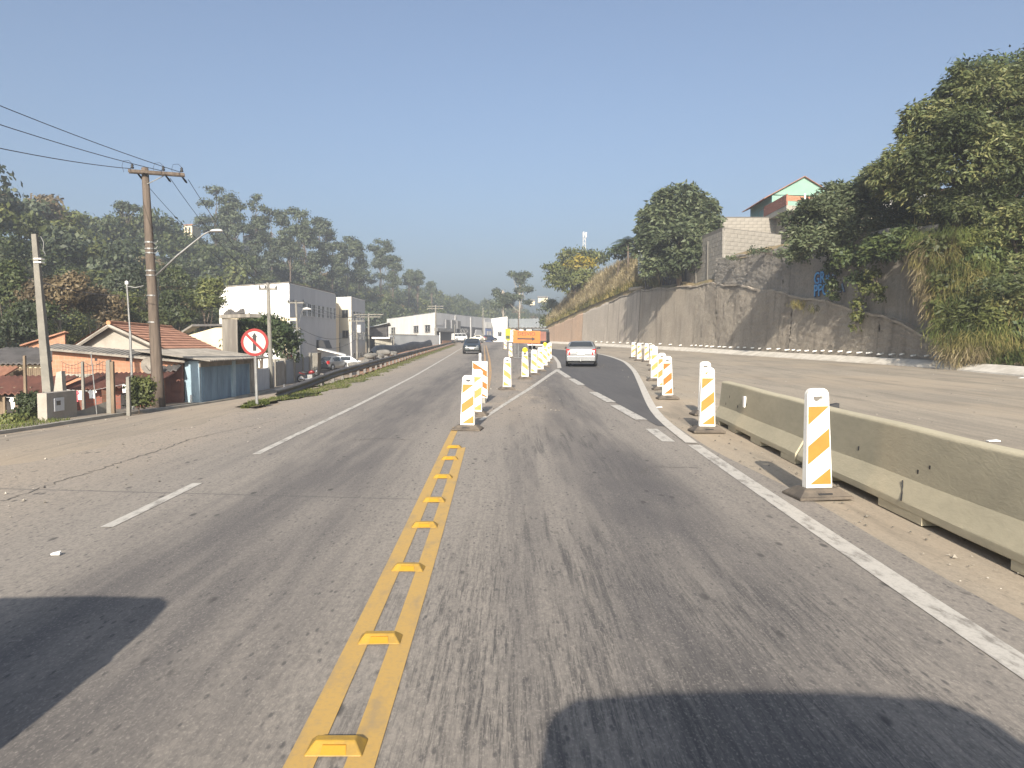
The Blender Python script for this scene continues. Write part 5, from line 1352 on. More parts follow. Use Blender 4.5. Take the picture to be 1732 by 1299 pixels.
# ---- dark board fence below the round mango tree
fx, fy = xy(1082, 101); gx_, gy_ = xy(1160, 91.5)
df_ = thing('board_fence', 'dark plank fence and shed boards under the round mango tree', 'fence', (fx + .6, fy, 0))
d = Vector((gx_ - fx, gy_ - fy, 0)); r_ = math.atan2(d.y, d.x); bm_ = None
for i in range(20):
    hh = random.uniform(2.2, 3.4) if i > 8 else random.uniform(3.2, 3.9)
    o = MB().box(0, .40, 0, .05, 0, hh).build('plank', 'dark_timber', df_); q_ = d * (i / 20)
    o.location = (q_.x, q_.y, float(z_low(fy - 9.5 * i / 20)) + .05); o.rotation_euler = (random.uniform(-.03, .03), random.uniform(-.03, .03), r_)
m = MB()
for i in range(2): m.tube([Vector((0, .1, 10.2 + i * 1.3)), d + Vector((0, .1, 9.4 + i * 1.3))], .06, 5)
m.build('rail', 'dark_timber', df_)
lg2 = thing('fallen_log', 'pale log lying across the top of the wall', 'log', P(1076, 488, 103))
MB().tube([(-1.0, 0, -.12), (.2, -.2, .05), (1.1, -.3, .28)], [.22, .2, .17], 8).build('log', 'bark_pale', lg2, smooth=True)
# ---- distant telecom tower
tb = P(988, 470, 330)
tw = thing('lattice_tower', 'slender white telecom tower on the skyline', 'tower', tb)
ht = P(988, 393, 330).z - tb.z; m = MB()
for sx, sy in ((-1, -1), (1, -1), (1, 1), (-1, 1)): m.tube([(sx * 1.0, sy * 1.0, -12), (sx * .45, sy * .45, ht)], .11, 4)
m.build('mast', 'frame_white', tw); m = MB()
for i in range(10):
    z_ = ht * i / 10; z2 = ht * (i + 1) / 10; w0 = 1.0 - .55 * i / 10; w1 = 1.0 - .55 * (i + 1) / 10
    for s_ in (-1, 1): m.tube([(-w0 * s_, -w0, z_), (w1 * s_, -w1, z2)], .08, 4); m.tube([(-w0, w0 * s_, z_), (-w1, -w1 * s_, z2)], .08, 4)
m.build('bracing', 'frame_white', tw)
m = MB()
for a in range(3): m.cbox((.8 * math.cos(a * 2.1), .8 * math.sin(a * 2.1), ht - 1.0), (.5, .5, 2.2))
m.build('antenna', 'frame_white', tw)
# ================================================================== STREET THINGS
# ---- guardrail
gr = thing('guardrail', 'long dark steel guardrail climbing the left verge of the main road', 'guardrail', (float(rail_x(24)), 24, 0))
GO = np.array([float(rail_x(24)), 24, 0.0])
wprof = [(0, .31), (.05, .28), (.075, .235), (.05, .19), (0, .155), (.05, .12), (.075, .075), (.05, .03), (0, 0)]
gys = np.concatenate([np.arange(22.6, 60, 0.8), np.arange(60, 150, 2.0)])
rows = []
for y in gys:
    x = float(rail_x(y)); top = float(zr(y)) + 0.46
    dipn = float(1 - sstep(22.5, 31, y))
    low = gz(x, y)
    zbm = (top - .31) * (1 - dipn) + (low - .08) * dipn
    rows.append([(x + p_[0] - 0.25 * dipn, y, zbm + p_[1]) for p_ in wprof])
rows = np.array(rows) - GO
link('beam', grid_mesh('beam', rows, 'rail_steel'), gr)
back = rows.copy(); back[..., 0] -= .012
link('beam_back', grid_mesh('beam_back', back[:, ::-1], 'rail_steel'), gr)
post_m = None
for y in np.concatenate([np.arange(28, 64, 2.0), np.arange(64, 130, 4.0)]):
    x = float(rail_x(y)) - .08
    if post_m is None: o = MB().box(-.06, .06, -.04, .04, -.9, .0).build('post', 'rail_steel', gr); post_m = o.data
    else: o = link('post', post_m, gr)
    o.location = (x - GO[0], y - GO[1], float(zr(y)) + .42)
# ---- earthworks behind the guardrail: soil strip, black sheeting, sandbags
rows = []
for y in np.arange(33, 140, 1.0):
    x0 = float(rail_x(y)); row = []
    for t in np.linspace(0, 1, 7):
        x = x0 + .3 - t * (1.5 + 2.0 * sstep(40, 60, y)); h = .06 + .55 * math.sin(t * PI) ** 2 * float(sstep(44, 70, y)) * (1 + .2 * math.sin(y * 1.3))
        row.append((x, y, max(gz(x, y), float(zr(y)) - .35 * t - .1) * 1.0 + h * .7 + .03 * math.sin(y * 3 + t * 9)))
    rows.append(row)
struct(link('soil_strip', grid_mesh('soil_strip', np.array(rows), 'soil')))
m = MB(); prev = None; rg = random.Random(4)
for i, y in enumerate(np.arange(52, 122, .7)):
    x = float(rail_x(y)) - 1.7 - 1.2 * float(sstep(50, 64, y)); z = float(zr(y)) - .25; h = 1.05 + .10 * math.sin(y * .22) + rg.uniform(-.02, .02)
    w_ = .03 * math.sin(y * .9) + rg.uniform(-.02, .02)
    sec = [(x + .55 + w_, y, z - .3), (x + .30 + w_, y, z + h * .45), (x + .12 + w_, y, z + h * .9), (x, y, z + h), (x - .3, y, z + h * .8), (x - .8, y, z - .9)]
    if prev: m.add(prev + sec, [(j, 6 + j, 7 + j, j + 1) for j in range(5)])
    prev = sec
o = m.build('sheeting', 'tarp_black', smooth=True); tag(o, 'long bank wrapped in wrinkled black plastic sheeting behind the guardrail', 'sheeting')
rg = random.Random(9)
bag0 = None
for i in range(46):
    y = 45 + i * .36; layer = i % 3
    x = float(rail_x(y)) - 1.0 - .45 * layer + rg.uniform(-.2, .2) - .4 * float(sstep(45, 60, y))
    if bag0 is None:
        m = MB(); nseg = 10
        ring = lambda t, s_: [(s_ * .22 * math.cos(2 * PI * k / 8) * (1 + .1 * math.sin(k * 2)), t, s_ * .13 * math.sin(2 * PI * k / 8)) for k in range(8)]
        vs = []; fs = []
        for j, (t, s_) in enumerate(((-.38, .3), (-.3, .8), (-.1, 1), (.15, 1.05), (.3, .8), (.38, .3))): vs += ring(t, s_)
        for j in range(5): fs += [(j * 8 + k, j * 8 + (k + 1) % 8, j * 8 + 8 + (k + 1) % 8, j * 8 + 8 + k) for k in range(8)]
        fs += [tuple(range(7, -1, -1)), tuple(range(40, 48))]
        m.add(vs, fs); o = bag0 = m.build('sandbag', 'rubble', smooth=True)
    else: o = bag0.copy(); COL.objects.link(o)
    o.location = (x, y, float(zr(y)) + .05 + .30 * (i % 2) - .18 * layer + rg.uniform(-.1, .2)); o.rotation_euler = (rg.uniform(-.2, .2), rg.uniform(-.3, .3), rg.uniform(-.8, .8)); s_ = rg.uniform(1.0, 1.5); o.scale = (s_, s_, s_)
    tag(o, 'grey sandbag in the heap at the near end of the black sheeting', 'sandbag', 'sandbags heaped behind the guardrail')
mk = thing('marker_post', 'short white marker post behind the near end of the guardrail', 'post', G(480.5, 661))
MB().tube([(0, 0, 0), (0, 0, .42)], .05, 8).build('post', 'pvc', mk); MB().tube([(0, 0, .42), (0, 0, .47)], .052, 8).build('cap', 'steel', mk)

# ---- no-straight-ahead sign
sp = G(433, 686)
sg = thing('no_ahead_sign', 'round red-rimmed sign crossing out a black upward arrow on a thin post', 'road sign', sp, R(0))
k = sp.y / F_PX; cz = P(432, 579, sp.y).z - sp.z; rr = 23.2 * k
MB().tube([(0.02, .03, -.2), (-.02, .03, cz + rr * .8)], .04, 8).build('post', 'steel', sg)
def fdisc(name, r_, y, mat, par, th=.006):
    m = MB(); n = 40
    m.extr([(r_ * math.cos(2 * PI * i / n), cz + r_ * math.sin(2 * PI * i / n)) for i in range(n)], y, y + th); return m.build(name, mat, par)
fc = fdisc('plate', rr, -.02, 'sign_red', sg, .02)
fdisc('white_field', rr * .80, -.026, 'sign_white', fc)
MB().extr([(-.045, cz - rr * .62), (.045, cz - rr * .62), (.045, cz + rr * .38), (rr * .20, cz + rr * .38), (0, cz + rr * .70), (-rr * .20, cz + rr * .38), (-.045, cz + rr * .38)], -.031, -.027).build('arrow', 'sign_black', fc)
a = R(45); hw = rr * .095; L_ = rr * .86
q = [(-L_ * math.cos(a) - hw * math.sin(a), L_ * math.sin(a) - hw * math.cos(a)), (L_ * math.cos(a) - hw * math.sin(a), -L_ * math.sin(a) - hw * math.cos(a)), (L_ * math.cos(a) + hw * math.sin(a), -L_ * math.sin(a) + hw * math.cos(a)), (-L_ * math.cos(a) + hw * math.sin(a), L_ * math.sin(a) + hw * math.cos(a))]
MB().extr([(x_, cz + z_) for x_, z_ in q], -.037, -.033).build('bar', 'sign_red', fc)
MB().box(-.06, .06, .012, .05, cz - .1, cz - .05).box(-.06, .06, .012, .05, cz + .2, cz + .25).build('clamp', 'steel', sg)

# ---- striped delineator panels
def panel_proto(stripe_mat, flip, seed):
    t = thing('delineator_panel', '', 'delineator')
    W0, W1, Hh, T0, T1 = .142, .118, 1.04, .055, .035
    zb_ = .085
    bm = bmesh.new()
    out = [(-W0, 0), (W0, 0)]
    nr = 7; rc = .07
    for i in range(nr): a_ = PI / 2 * i / (nr - 1); out.append((W1 - rc + rc * math.cos(a_), Hh - rc + rc * math.sin(a_)))
    for i in range(nr): a_ = PI / 2 + PI / 2 * i / (nr - 1); out.append((-W1 + rc + rc * math.cos(a_), Hh - rc + rc * math.sin(a_)))
    hc = Hh - .10
    hole = [(-.052, hc + .018), (.052, hc + .018), (.052, hc - .004)] + [(.052 * math.cos(a_), hc - .004 - .034 * math.sin(a_)) for a_ in np.linspace(.25, PI - .25, 6)] + [(-.052, hc - .004)]
    holes = [hole]
    for sx in (-.032, .032): holes.append([(sx + .009 * math.cos(a_), Hh - .045 + .009 * math.sin(a_)) for a_ in np.linspace(0, 2 * PI, 7)[:-1]])
    es = []
    for loop in [out] + holes:
        vs = [bm.verts.new((x_, 0, z_)) for x_, z_ in loop]
        es += [bm.edges.new((vs[i], vs[(i + 1) % len(vs)])) for i in range(len(vs))]
    bmesh.ops.triangle_fill(bm, edges=es, use_beauty=True)
    ext = bmesh.ops.extrude_face_region(bm, geom=bm.faces[:])
    bmesh.ops.translate(bm, verts=[v for v in ext['geom'] if isinstance(v, bmesh.types.BMVert)], vec=(0, 1, 0))
    for v in bm.verts:
        th = T0 + (T1 - T0) * v.co.z / Hh; v.co.y = -th if v.co.y < .5 else th; v.co.z += zb_
    bmesh.ops.recalc_face_normals(bm, faces=bm.faces)
    me = bpy.data.meshes.new('body'); bm.to_mesh(me); bm.free(); me.materials.append(MAT['panel_white']); link('body', me, t)
    # reflective sheet and diagonal bands, on the tapered front face
    zs0, zs1 = .05, .855
    def fx(x_, z_, off): th = T0 + (T1 - T0) * z_ / Hh; return (x_, -th - off, z_ + zb_)
    hwz = lambda z_: (W0 + (W1 - W0) * z_ / Hh) - .012
    MB().add([fx(-hwz(zs0), zs0, .002), fx(hwz(zs0), zs0, .002), fx(hwz(zs1), zs1, .002), fx(-hwz(zs1), zs1, .002)], [(0, 1, 2, 3)]).build('reflective_sheet', 'sheet_white', t)
    sl = .76; per = .41; bw_ = .19
    for kk in range(-2, 4):
        c0 = zs1 + .09 - kk * per
        # band: c0-bw <= z - sl*x*sgn <= c0 clipped to the sheet
        sgn = -1 if flip else 1
        poly = []
        pts_ = [(-1, c0 - bw_ - sl * hwz(.4)), (1, c0 - bw_ + sl * hwz(.4)), (1, c0 + sl * hwz(.4)), (-1, c0 - sl * hwz(.4))]
        # clip polygon in (side,z): side -1..1 maps to the sheet edges
        def clip(ps, lim, keep_above):
            r_ = []
            for i in range(len(ps)):
                a_, b_ = ps[i], ps[(i + 1) % len(ps)]
                ia = a_[1] >= lim if keep_above else a_[1] <= lim; ib = b_[1] >= lim if keep_above else b_[1] <= lim
                if ia: r_.append(a_)
                if ia != ib:
                    s_ = (lim - a_[1]) / (b_[1] - a_[1]); r_.append((a_[0] + (b_[0] - a_[0]) * s_, lim))
            return r_
        ps = clip(clip(pts_, zs0, True), zs1, False)
        if len(ps) >= 3:
            MB().add([fx(sgn * s_ * hwz(z_), z_, .004) for s_, z_ in ps], [tuple(range(len(ps)))]).build('stripe', stripe_mat, t)
    # rubber foot
    b_ = MB().hexa([(-.29, -.24, 0), (.29, -.24, 0), (.29, .24, 0), (-.29, .24, 0)], [(-.29, -.24, .03), (.29, -.24, .03), (.29, .24, .03), (-.29, .24, .03)])
    b_.hexa([(-.283, -.233, .032), (.283, -.233, .032), (.283, .233, .032), (-.283, .233, .032)], [(-.19, -.13, .10), (.19, -.13, .10), (.19, .13, .10), (-.19, .13, .10)])
    ft = b_.build('rubber_foot', 'rubber', t, bevel=.006)
    MB().hexa([(-.075, -.215, .052), (.075, -.215, .052), (.075, -.196, .052), (-.075, -.196, .052)], [(-.075, -.205, .064), (.075, -.205, .064), (.075, -.186, .064), (-.075, -.186, .064)]).build('slot', 'dark', ft)
    return t
protos_p = {}
def panel(px, vb, vt, mat, flip, label, rot=0.0, lamp=False, tilt=0.0, group=None):
    key = (mat, flip)
    if key not in protos_p: protos_p[key] = panel_proto(mat, flip, 0); o = protos_p[key]; o['_used'] = 1
    else: o = copy_tree(protos_p[key])
    p_ = G(px, vb)
    h = (vb - vt) * p_.y / F_PX
    s_ = min(1.08, max(.86, h / 1.125))
    o.location = (p_.x, p_.y, p_.z + .006); o.scale = (s_ ** .5, 1, s_)
    o.rotation_euler = (random.uniform(-.02, .02), tilt + random.uniform(-.022, .022), rot + random.uniform(-.05, .05))
    for ch in list(o.children):
        if ch.name.startswith('lamp'): bpy.data.objects.remove(ch)
    tag(o, label, 'delineator', group or 'striped delineator panels')
    if lamp:
        m = MB(); n = 20
        m.extr([(.105 * math.cos(2 * PI * i / n), 1.17 + .105 * math.sin(2 * PI * i / n)) for i in range(n)], -.06, .03)
        l_ = m.build('lamp', 'lamp_yellow', o, bevel=.012)
        MB().tube([(0, -.03, .96), (0, -.03, 1.08)], .03, 8).build('lamp_bracket', 'dark', l_)
    if '_used' in o: del o['_used']
    return o
panel(791, 727, 635, 'stripe_yellow', False, 'nearest yellow striped panel of the left row on the centre line', R(-4), tilt=R(2))
panel(805, 703, 625, 'stripe_pale', False, 'second yellow striped panel of the left row, half behind the nearest', R(-4), tilt=R(2))
panel(857.5, 659, 605, 'stripe_pale', True, 'striped panel standing alone between the left row and the island', R(2))
panel(888, 641, 594, 'stripe_pale', True, 'island panel with a yellow lamp, left end of the curved row', 0, lamp=True)
panel(903, 634, 592, 'stripe_pale', True, 'second panel of the curved island row, right of the lamp panel', 0)
panel(914, 628, 588, 'stripe_pale', True, 'third panel of the curved island row', 0)
panel(921, 621, 583, 'stripe_pale', True, 'island panel with a yellow lamp near the right end of the curved row', 0, lamp=True)
panel(926, 614, 578, 'stripe_pale', True, 'second to last panel of the curved island row', R(10))
panel(929, 609, 577, 'stripe_pale', True, 'last panel of the curved island row, by the white kerb line', R(10))
panel(863.5, 605, 581, 'stripe_pale', True, 'small far panel left of the detour sign legs', 0)
panel(854.5, 592, 572, 'stripe_pale', True, 'farthest panel, left of the yellow marker', 0)
rl = 'right-hand row'
panel(1071, 606, 577, 'stripe_pale', False, 'farthest panel of the right-hand row', R(6))
panel(1081, 610, 577, 'stripe_pale', False, 'second farthest panel of the right-hand row', R(6))
panel(1093.5, 612, 580.5, 'stripe_pale', False, 'panel standing slightly apart, third farthest of the right-hand row', R(4))
panel(1103, 619, 583, 'stripe_pale', False, 'fourth farthest panel of the right-hand row', R(-3))
panel(1107, 627, 586, 'stripe_pale', False, 'panel in the middle of the right-hand row', R(-3))
panel(1107, 644, 589, 'stripe_pale', False, 'pale yellow panel left of the orange one in the right-hand row', R(-3))
panel(1119, 659, 595, 'stripe_yellow', False, 'panel almost hidden behind the orange one in the right-hand row', R(-3))
panel(1129, 675, 600, 'stripe_orange', False, 'orange striped panel at the near end of the right-hand row', R(-3), tilt=R(-2))
panel(1192, 702, 606, 'stripe_yellow', False, 'panel mostly hidden behind the one at the barrier end', R(3))
panel(1195, 731, 622, 'stripe_yellow', False, 'yellow striped panel at the far end of the concrete barrier', R(3))
panel(1382, 841, 652, 'stripe_yellow', False, 'nearest yellow striped panel beside the concrete barrier, largest in the picture', R(5))

# ---- orange striped board on a steel stand
p_ = G(812, 681); bo = thing('striped_board', 'orange and white striped board with a short post, third of the left row', 'delineator', p_, R(-3))
k = p_.y / F_PX; hh = (681 - 611) * k
MB().box(-.20, .20, -.015, .015, .12, hh).build('board', 'sheet_white', bo)
for i in range(4):
    z_ = hh - .03 - i * .34; pts_ = [(-.19, z_), (.19, z_ - .24), (.19, z_ - .40), (-.19, z_ - .16)]
    pts_ = [(x_, min(hh - .02, max(.14, zz))) for x_, zz in pts_]
    if abs(pts_[0][1] - pts_[3][1]) + abs(pts_[1][1] - pts_[2][1]) > .02: MB().add([(x_, -.018, zz) for x_, zz in pts_], [(0, 1, 2, 3)]).build('stripe', 'stripe_orange', bo)
m = MB()
for sx in (-.16, .16): m.tube([(sx, .02, 0), (sx, .02, hh)], .014, 6); m.tube([(sx, .35, .01), (sx, -.3, .01)], .014, 6)
m.tube([(-.16, .35, .02), (.16, .35, .02)], .014, 6).tube([(-.16, .35, .02), (-.16, .03, hh * .4)], .01, 6).tube([(.16, .35, .02), (.16, .03, hh * .4)], .01, 6)
m.build('steel_stand', 'steel', bo); MB().tube([(0, .03, hh - .1), (0, .03, hh + .22)], .035, 8).build('top_post', 'pvc', bo)
MB().box(-.12, .16, -.22, .06, .0, .14).build('ballast_block', 'concrete', bo, bevel=.01)

# ---- DESVIO sign
p_ = G(890, 606); k = p_.y / F_PX
ds = thing('detour_sign', 'orange DESVIO sign with a right-pointing arrow on steel legs', 'road sign', p_, 0)
zc = P(891, 570, p_.y).z - p_.z; w2, h2 = 23.0 * k, 10.5 * k
ds.rotation_euler = (0, R(1.2), 0)
bd = MB().box(-w2, w2, -.02, .02, zc - h2, zc + h2).build('board', 'sign_orange', ds, bevel=.008)
text_mesh('lettering', 'DESVIO', .40, 'sign_black', bd, Matrix.Translation((-.02, -.024, zc + h2 * .48)) @ Matrix.Rotation(PI / 2, 4, 'X'))
az = zc - h2 * .30; MB().extr([(-w2 * .68, az - .055), (w2 * .40, az - .055), (w2 * .40, az - .15), (w2 * .66, az), (w2 * .40, az + .15), (w2 * .40, az + .055), (-w2 * .68, az + .055)], -.026, -.022).build('arrow', 'sign_black', bd)
for sx in (-w2 * .58, w2 * .45): MB().tube([(sx, .05, 0), (sx, .05, zc + h2)], .03, 6).build('leg', 'steel', ds)
m = MB()
for sx in (-w2 * .58, w2 * .45): m.tube([(sx, .05, zc * .6), (sx, 1.0, 0)], .022, 6).tube([(sx - .35, .05, .03), (sx + .35, .05, .03)], .025, 6)
m.tube([(-w2 * .58, .05, .45), (w2 * .45, .05, .45)], .02, 6); m.build('brace', 'steel', ds)
p_ = G(871, 598); k = p_.y / F_PX
rs = thing('speed_sign', 'round white sign half hidden behind the orange detour sign', 'road sign', p_); zc = P(870, 564, p_.y).z - p_.z
MB().extr([(6.3 * k * math.cos(2 * PI * i / 24), zc + 6.3 * k * math.sin(2 * PI * i / 24)) for i in range(24)], -.02, .0).build('rim', 'sign_orange', rs)
MB().extr([(5.2 * k * math.cos(2 * PI * i / 24), zc + 5.2 * k * math.sin(2 * PI * i / 24)) for i in range(24)], -.03, -.021).build('field', 'sheet_white', rs)
MB().tube([(0, .03, 0), (0, .03, zc)], .035, 6).build('post', 'steel', rs)
p_ = G(859, 589); k = p_.y / F_PX
ym = thing('yellow_marker', 'upright yellow marker plate left of the round white sign', 'marker', p_); zc = P(859, 566, p_.y).z - p_.z
MB().box(-.32, .32, -.02, .02, zc - .75, zc + .75).build('plate', 'lamp_yellow', ym); MB().tube([(0, .04, 0), (0, .04, zc)], .04, 6).build('post', 'steel', ym); MB().box(-.25, .25, -.03, -.021, zc - .55, zc - .1).build('green_band', 'leaf_palm', ym)

# ---- concrete barrier blocks
def barrier(a, b, label, refl=None, feet=(.0, .13, .33, .45, .64, .76, .9, 1.0)):
    A, B = Vector((a[0], a[1], 0)), Vector((b[0], b[1], 0)); d = B - A; L_ = d.length; r_ = math.atan2(d.y, d.x) - PI / 2
    t = thing('concrete_barrier', label, 'barrier', (A.x, A.y, gz(A.x, A.y) + .004), r_, 'concrete barrier blocks along the yard')
    z1 = .86
    prof = [(-.25, .075), (.25, .075), (.25, .15), (.135, .36), (.095, z1 - .02), (.075, z1), (-.075, z1), (-.095, z1 - .02), (-.135, .36), (-.25, .15)]
    m = MB(); n = len(prof); vs = []; fs = []; ks = np.linspace(0, L_, 14)
    for y_ in ks: vs += [(x_ + .004 * math.sin(y_ * 3 + z_ * 5), y_, z_ + .004 * math.sin(y_ * 2.1)) for x_, z_ in prof]
    for j in range(13): fs += [(j * n + i, j * n + (i + 1) % n, j * n + n + (i + 1) % n, j * n + n + i) for i in range(n)]
    fs += [tuple(range(n)), tuple(range(13 * n + n - 1, 13 * n - 1, -1))]
    m.add(vs, fs); bd_ = m.build('body', 'barrier_concrete', t, bevel=.012)
    for i in range(0, len(feet), 2): MB().box(-.246, .246, feet[i] * L_ + .02, feet[i + 1] * L_ - .02, 0, .078).build('foot', 'barrier_concrete', t)
    slope = (gz(B.x, B.y) - gz(A.x, A.y)) / L_
    t.rotation_euler = (math.atan(slope), 0, r_)
    if refl is not None:
        MB().box(-.150, -.110, refl * L_ - .05, refl * L_ + .05, .50, .70).build('reflector', 'sheet_white', bd_)
    for i in range(4):
        y_ = random.uniform(.1, .9) * L_; z_ = random.uniform(.35, .6)
        m = MB(); yy = y_; zz = z_
        x_ = -.135 + (z_ - .36) * .087 if z_ > .36 else -.20
        m.box(x_ - .002, x_ + .003, yy, yy + .03, zz, zz + .05); m.build('chip', 'dark', bd_)
    return t
barrier((4.235, 10.75), (4.49, 16.1), 'far concrete barrier block with a white reflector plate', refl=.62)
nb_ = barrier((4.02, 4.6), (4.23, 10.66), 'near concrete barrier block running out of the picture on the right', feet=(.03, .2, .42, .58, .80, .97))
MB().tube([(-.262, 2.95, .16), (-.20, 3.06, .24), (-.168, 3.13, .33)], .008, 5).build('scrape_mark', 'dark', nb_)
sc_ = thing('metal_scrap', 'bent dark metal scrap lying behind the barrier next to the nearest panel', 'scrap', G(1400, 690))
MB().hexa([(-.2, 0, 0), (.25, -.1, 0), (.25, .1, 0), (-.2, .1, 0)], [(-.2, 0, .03), (.25, -.1, .12), (.25, .1, .12), (-.2, .1, .03)]).build('sheet', 'dark', sc_)
for i, (u, v, s_) in enumerate(((1680, 748, .10), (95, 940, .035), (1115, 690, .07), (1005, 612, .05), (1728, 640, .12))):
    q_ = G(u, v); o = MB().hexa([(-s_, -s_ * .5, 0), (s_, -s_ * .4, 0), (s_ * .9, s_ * .5, 0), (-s_, s_ * .4, 0)], [(-s_, -s_ * .5, .012), (s_, -s_ * .4, .02), (s_ * .9, s_ * .5, .03), (-s_, s_ * .4, .015)]).build('litter', 'cloth_white', None, loc=q_ + Vector((0, 0, .008)))
    tag(o, ('white scrap of litter on the yard behind the barrier', 'small white scrap on the left lane near the dashes', 'white scrap by the orange striped panel', 'tiny white scrap beside the silver car', 'pale plastic litter at the foot of the bank')[i], 'litter', 'litter')

# ---- loose stones and grit
rg = np.random.default_rng(31)
zones = [(190, 3.25, 4.0, 3.6, 18), (420, 4.6, 8.0, 17, 46), (380, -0.8, 1.4, 18.5, 38), (220, -13.5, -6.8, 7, 22), (700, 4.7, 20, 8, 42), (160, -6.6, -4.3, 5, 20)]
sv = []
octa = np.array([[1, 0, 0], [0, 1, 0], [-1, 0, 0], [0, -1, 0], [0, 0, 1], [0, 0, -.4]], float); of = [(0, 1, 4), (1, 2, 4), (2, 3, 4), (3, 0, 4), (1, 0, 5), (2, 1, 5), (3, 2, 5), (0, 3, 5)]
m = MB()
for n_, xa, xb, ya, yb in zones:
    for _ in range(n_):
        x_ = rg.uniform(xa, xb); y_ = ya + (yb - ya) * rg.random() ** 1.3
        s_ = .006 + .022 * rg.random() ** 2.6; a_ = rg.uniform(0, 6.3)
        q = octa * s_ * rg.uniform(.6, 1.4, (6, 3)) * np.array([1, 1, .75]); c_, d_ = math.cos(a_), math.sin(a_)
        z_ = gz(x_, y_) + .009
        m.add([(x_ + v_[0] * c_ - v_[1] * d_, y_ + v_[0] * d_ + v_[1] * c_, z_ + v_[2]) for v_ in q], of)
tag(m.build('gravel', 'gravel'), 'loose stones and grit scattered over the road edges and yard', 'gravel', kind='stuff')

# ---- graffiti
def wall_frame(u, v, off):
    Y = wy(u); p_ = P(u, v, Y); n = wn_(Y); tt = Vector((-n.y, n.x, 0))    # along the wall, away from the viewer
    pos = Vector(wall_pt(Y, off, p_.z)); ex = -tt; ez = Vector((0, 0, 1)); ey = ex.cross(ez) * -1
    M = Matrix.Identity(4)
    for i_, c_ in enumerate((ex, Vector((0, 0, 1)), Vector((-n.x, -n.y, 0)))):
        for j_ in range(3): M[j_][i_] = c_[j_]
    M.translation = pos - Vector(WO); return M
def graff(txt, u, v, size, mat, off, fat):
    z = P(u, v, wy(u)).z; Y = wy(u); o0 = .42 + .05 * (z - zl(Y)) - .13
    M = wall_frame(u, v, o0) @ Matrix.Diagonal((0.95, 1, 1, 1))
    text_mesh('graffiti', txt, size, 'graffiti_dark', wall, M, .015, offset=fat + .05)
    text_mesh('graffiti', txt, size, mat, wall, Matrix.Translation((-.035, 0, 0)) @ M, .02, offset=fat * .45)
graff('GRA', 1380, 470, 1.25, 'graffiti_blue', 0, .03); graff('PPO', 1380, 491, 1.25, 'graffiti_blue', 0, .03)
graff('G', 1398, 472, .9, 'graffiti_pale', 0, .03); graff('P', 1397, 488, .9, 'graffiti_pale', 0, .03); graff('A', 1414, 487, .8, 'graffiti_pale', 0, .03)

# ---- utility poles
def round_pole(mb, h, r0, r1, lean=(0, 0), n=6, sides=12):
    mb.tube([(lean[0] * i / n, lean[1] * i / n, -.4 + (h + .4) * i / n) for i in range(n + 1)], [r0 + (r1 - r0) * i / n for i in range(n + 1)], sides)
p1 = G(270, 692); k1 = p1.y / F_PX; h1 = P(251, 284, p1.y).z - p1.z
pole = thing('utility_pole', 'big weathered wooden utility pole with crossarm and street lamp arm', 'utility pole', p1)
lx1 = (251 - 270) * k1 + .10
m = MB(); round_pole(m, h1, 10.5 * k1, 5.5 * k1, (lx1, 0)); m.build('shaft', 'wood_pole', pole, smooth=True)
def at(u, v, Y=p1.y): return P(u, v, Y) - p1
arm_r = R(20); ax_ = Vector((math.cos(arm_r), math.sin(arm_r), 0))
ca = at(266, 293)
for dy in (-.14, .14):
    c_ = ca + Vector((-math.sin(arm_r) * dy, math.cos(arm_r) * dy, 0)); a_, b_ = c_ - ax_ * 1.15, c_ + ax_ * 1.12
    m = MB(); nn = Vector((-math.sin(arm_r), math.cos(arm_r), 0)) * .045; up_ = Vector((0, 0, .06))
    m.hexa([a_ - nn - up_, b_ - nn - up_, b_ + nn - up_, a_ + nn - up_], [a_ - nn + up_, b_ - nn + up_, b_ + nn + up_, a_ + nn + up_]); m.build('crossarm', 'wood_pole', pole)
MB().tube([at(251, 312) + Vector((0, -.1, 0)), ca + ax_ * .42], .022, 6).build('arm_brace', 'steel', pole)
ins = []
for s_ in (-1.0, .25, 1.0):
    b_ = ca + ax_ * s_ + Vector((0, 0, .06)); m = MB()
    m.tube([b_, b_ + Vector((0, 0, .08))], .015, 6); i_ = m.build('insulator_pin', 'steel', pole)
    q_ = b_ + Vector((0, 0, .08)); m = MB(); m.tube([q_, q_ + Vector((0, 0, .05)), q_ + Vector((0, 0, .08)), q_ + Vector((0, 0, .13)), q_ + Vector((0, 0, .17)), q_ + Vector((0, 0, .2))], [.075, .07, .045, .065, .04, .02], 10)
    m.build('insulator', 'dark', pole, smooth=True); ins.append(p1 + q_ + Vector((0, 0, .1)))
    pts_ = [q_ + Vector((0, 0, .2)), q_ + Vector((-.15, 0, .34)), q_ + Vector((-.38, 0, .32)), q_ + Vector((-.45, 0, .1)), q_ + Vector((-.42, .1, -.15))]
    MB().tube(pts_, .009, 4).build('jumper', 'wire', pole)
    st_ = ca + ax_ * (s_ * .9 + .05); MB().tube([st_ + Vector((0, .15, -.05)), st_ + Vector((.04, .45, -.20)), st_ + Vector((.05, .55, -.25))], [.03, .05, .02], 8).build('strain_insulator', 'dark', pole)
for v_ in (410, 421, 428, 458, 466, 500, 545): 
    q_ = at(252.5 + (v_ - 410) * .05, v_); rad_ = (5.5 + (v_ - 284) / 408 * 5) * k1 + .02
    MB().tube([q_ + Vector((0, 0, -.03)), q_ + Vector((0, 0, .03))], rad_, 12).build('steel_band', 'steel', pole)
for v_ in (412, 421, 429): MB().tube([at(256, v_), at(264, v_ - 1), at(267, v_ - 5)], .015, 5).build('rack_hook', 'steel', pole)
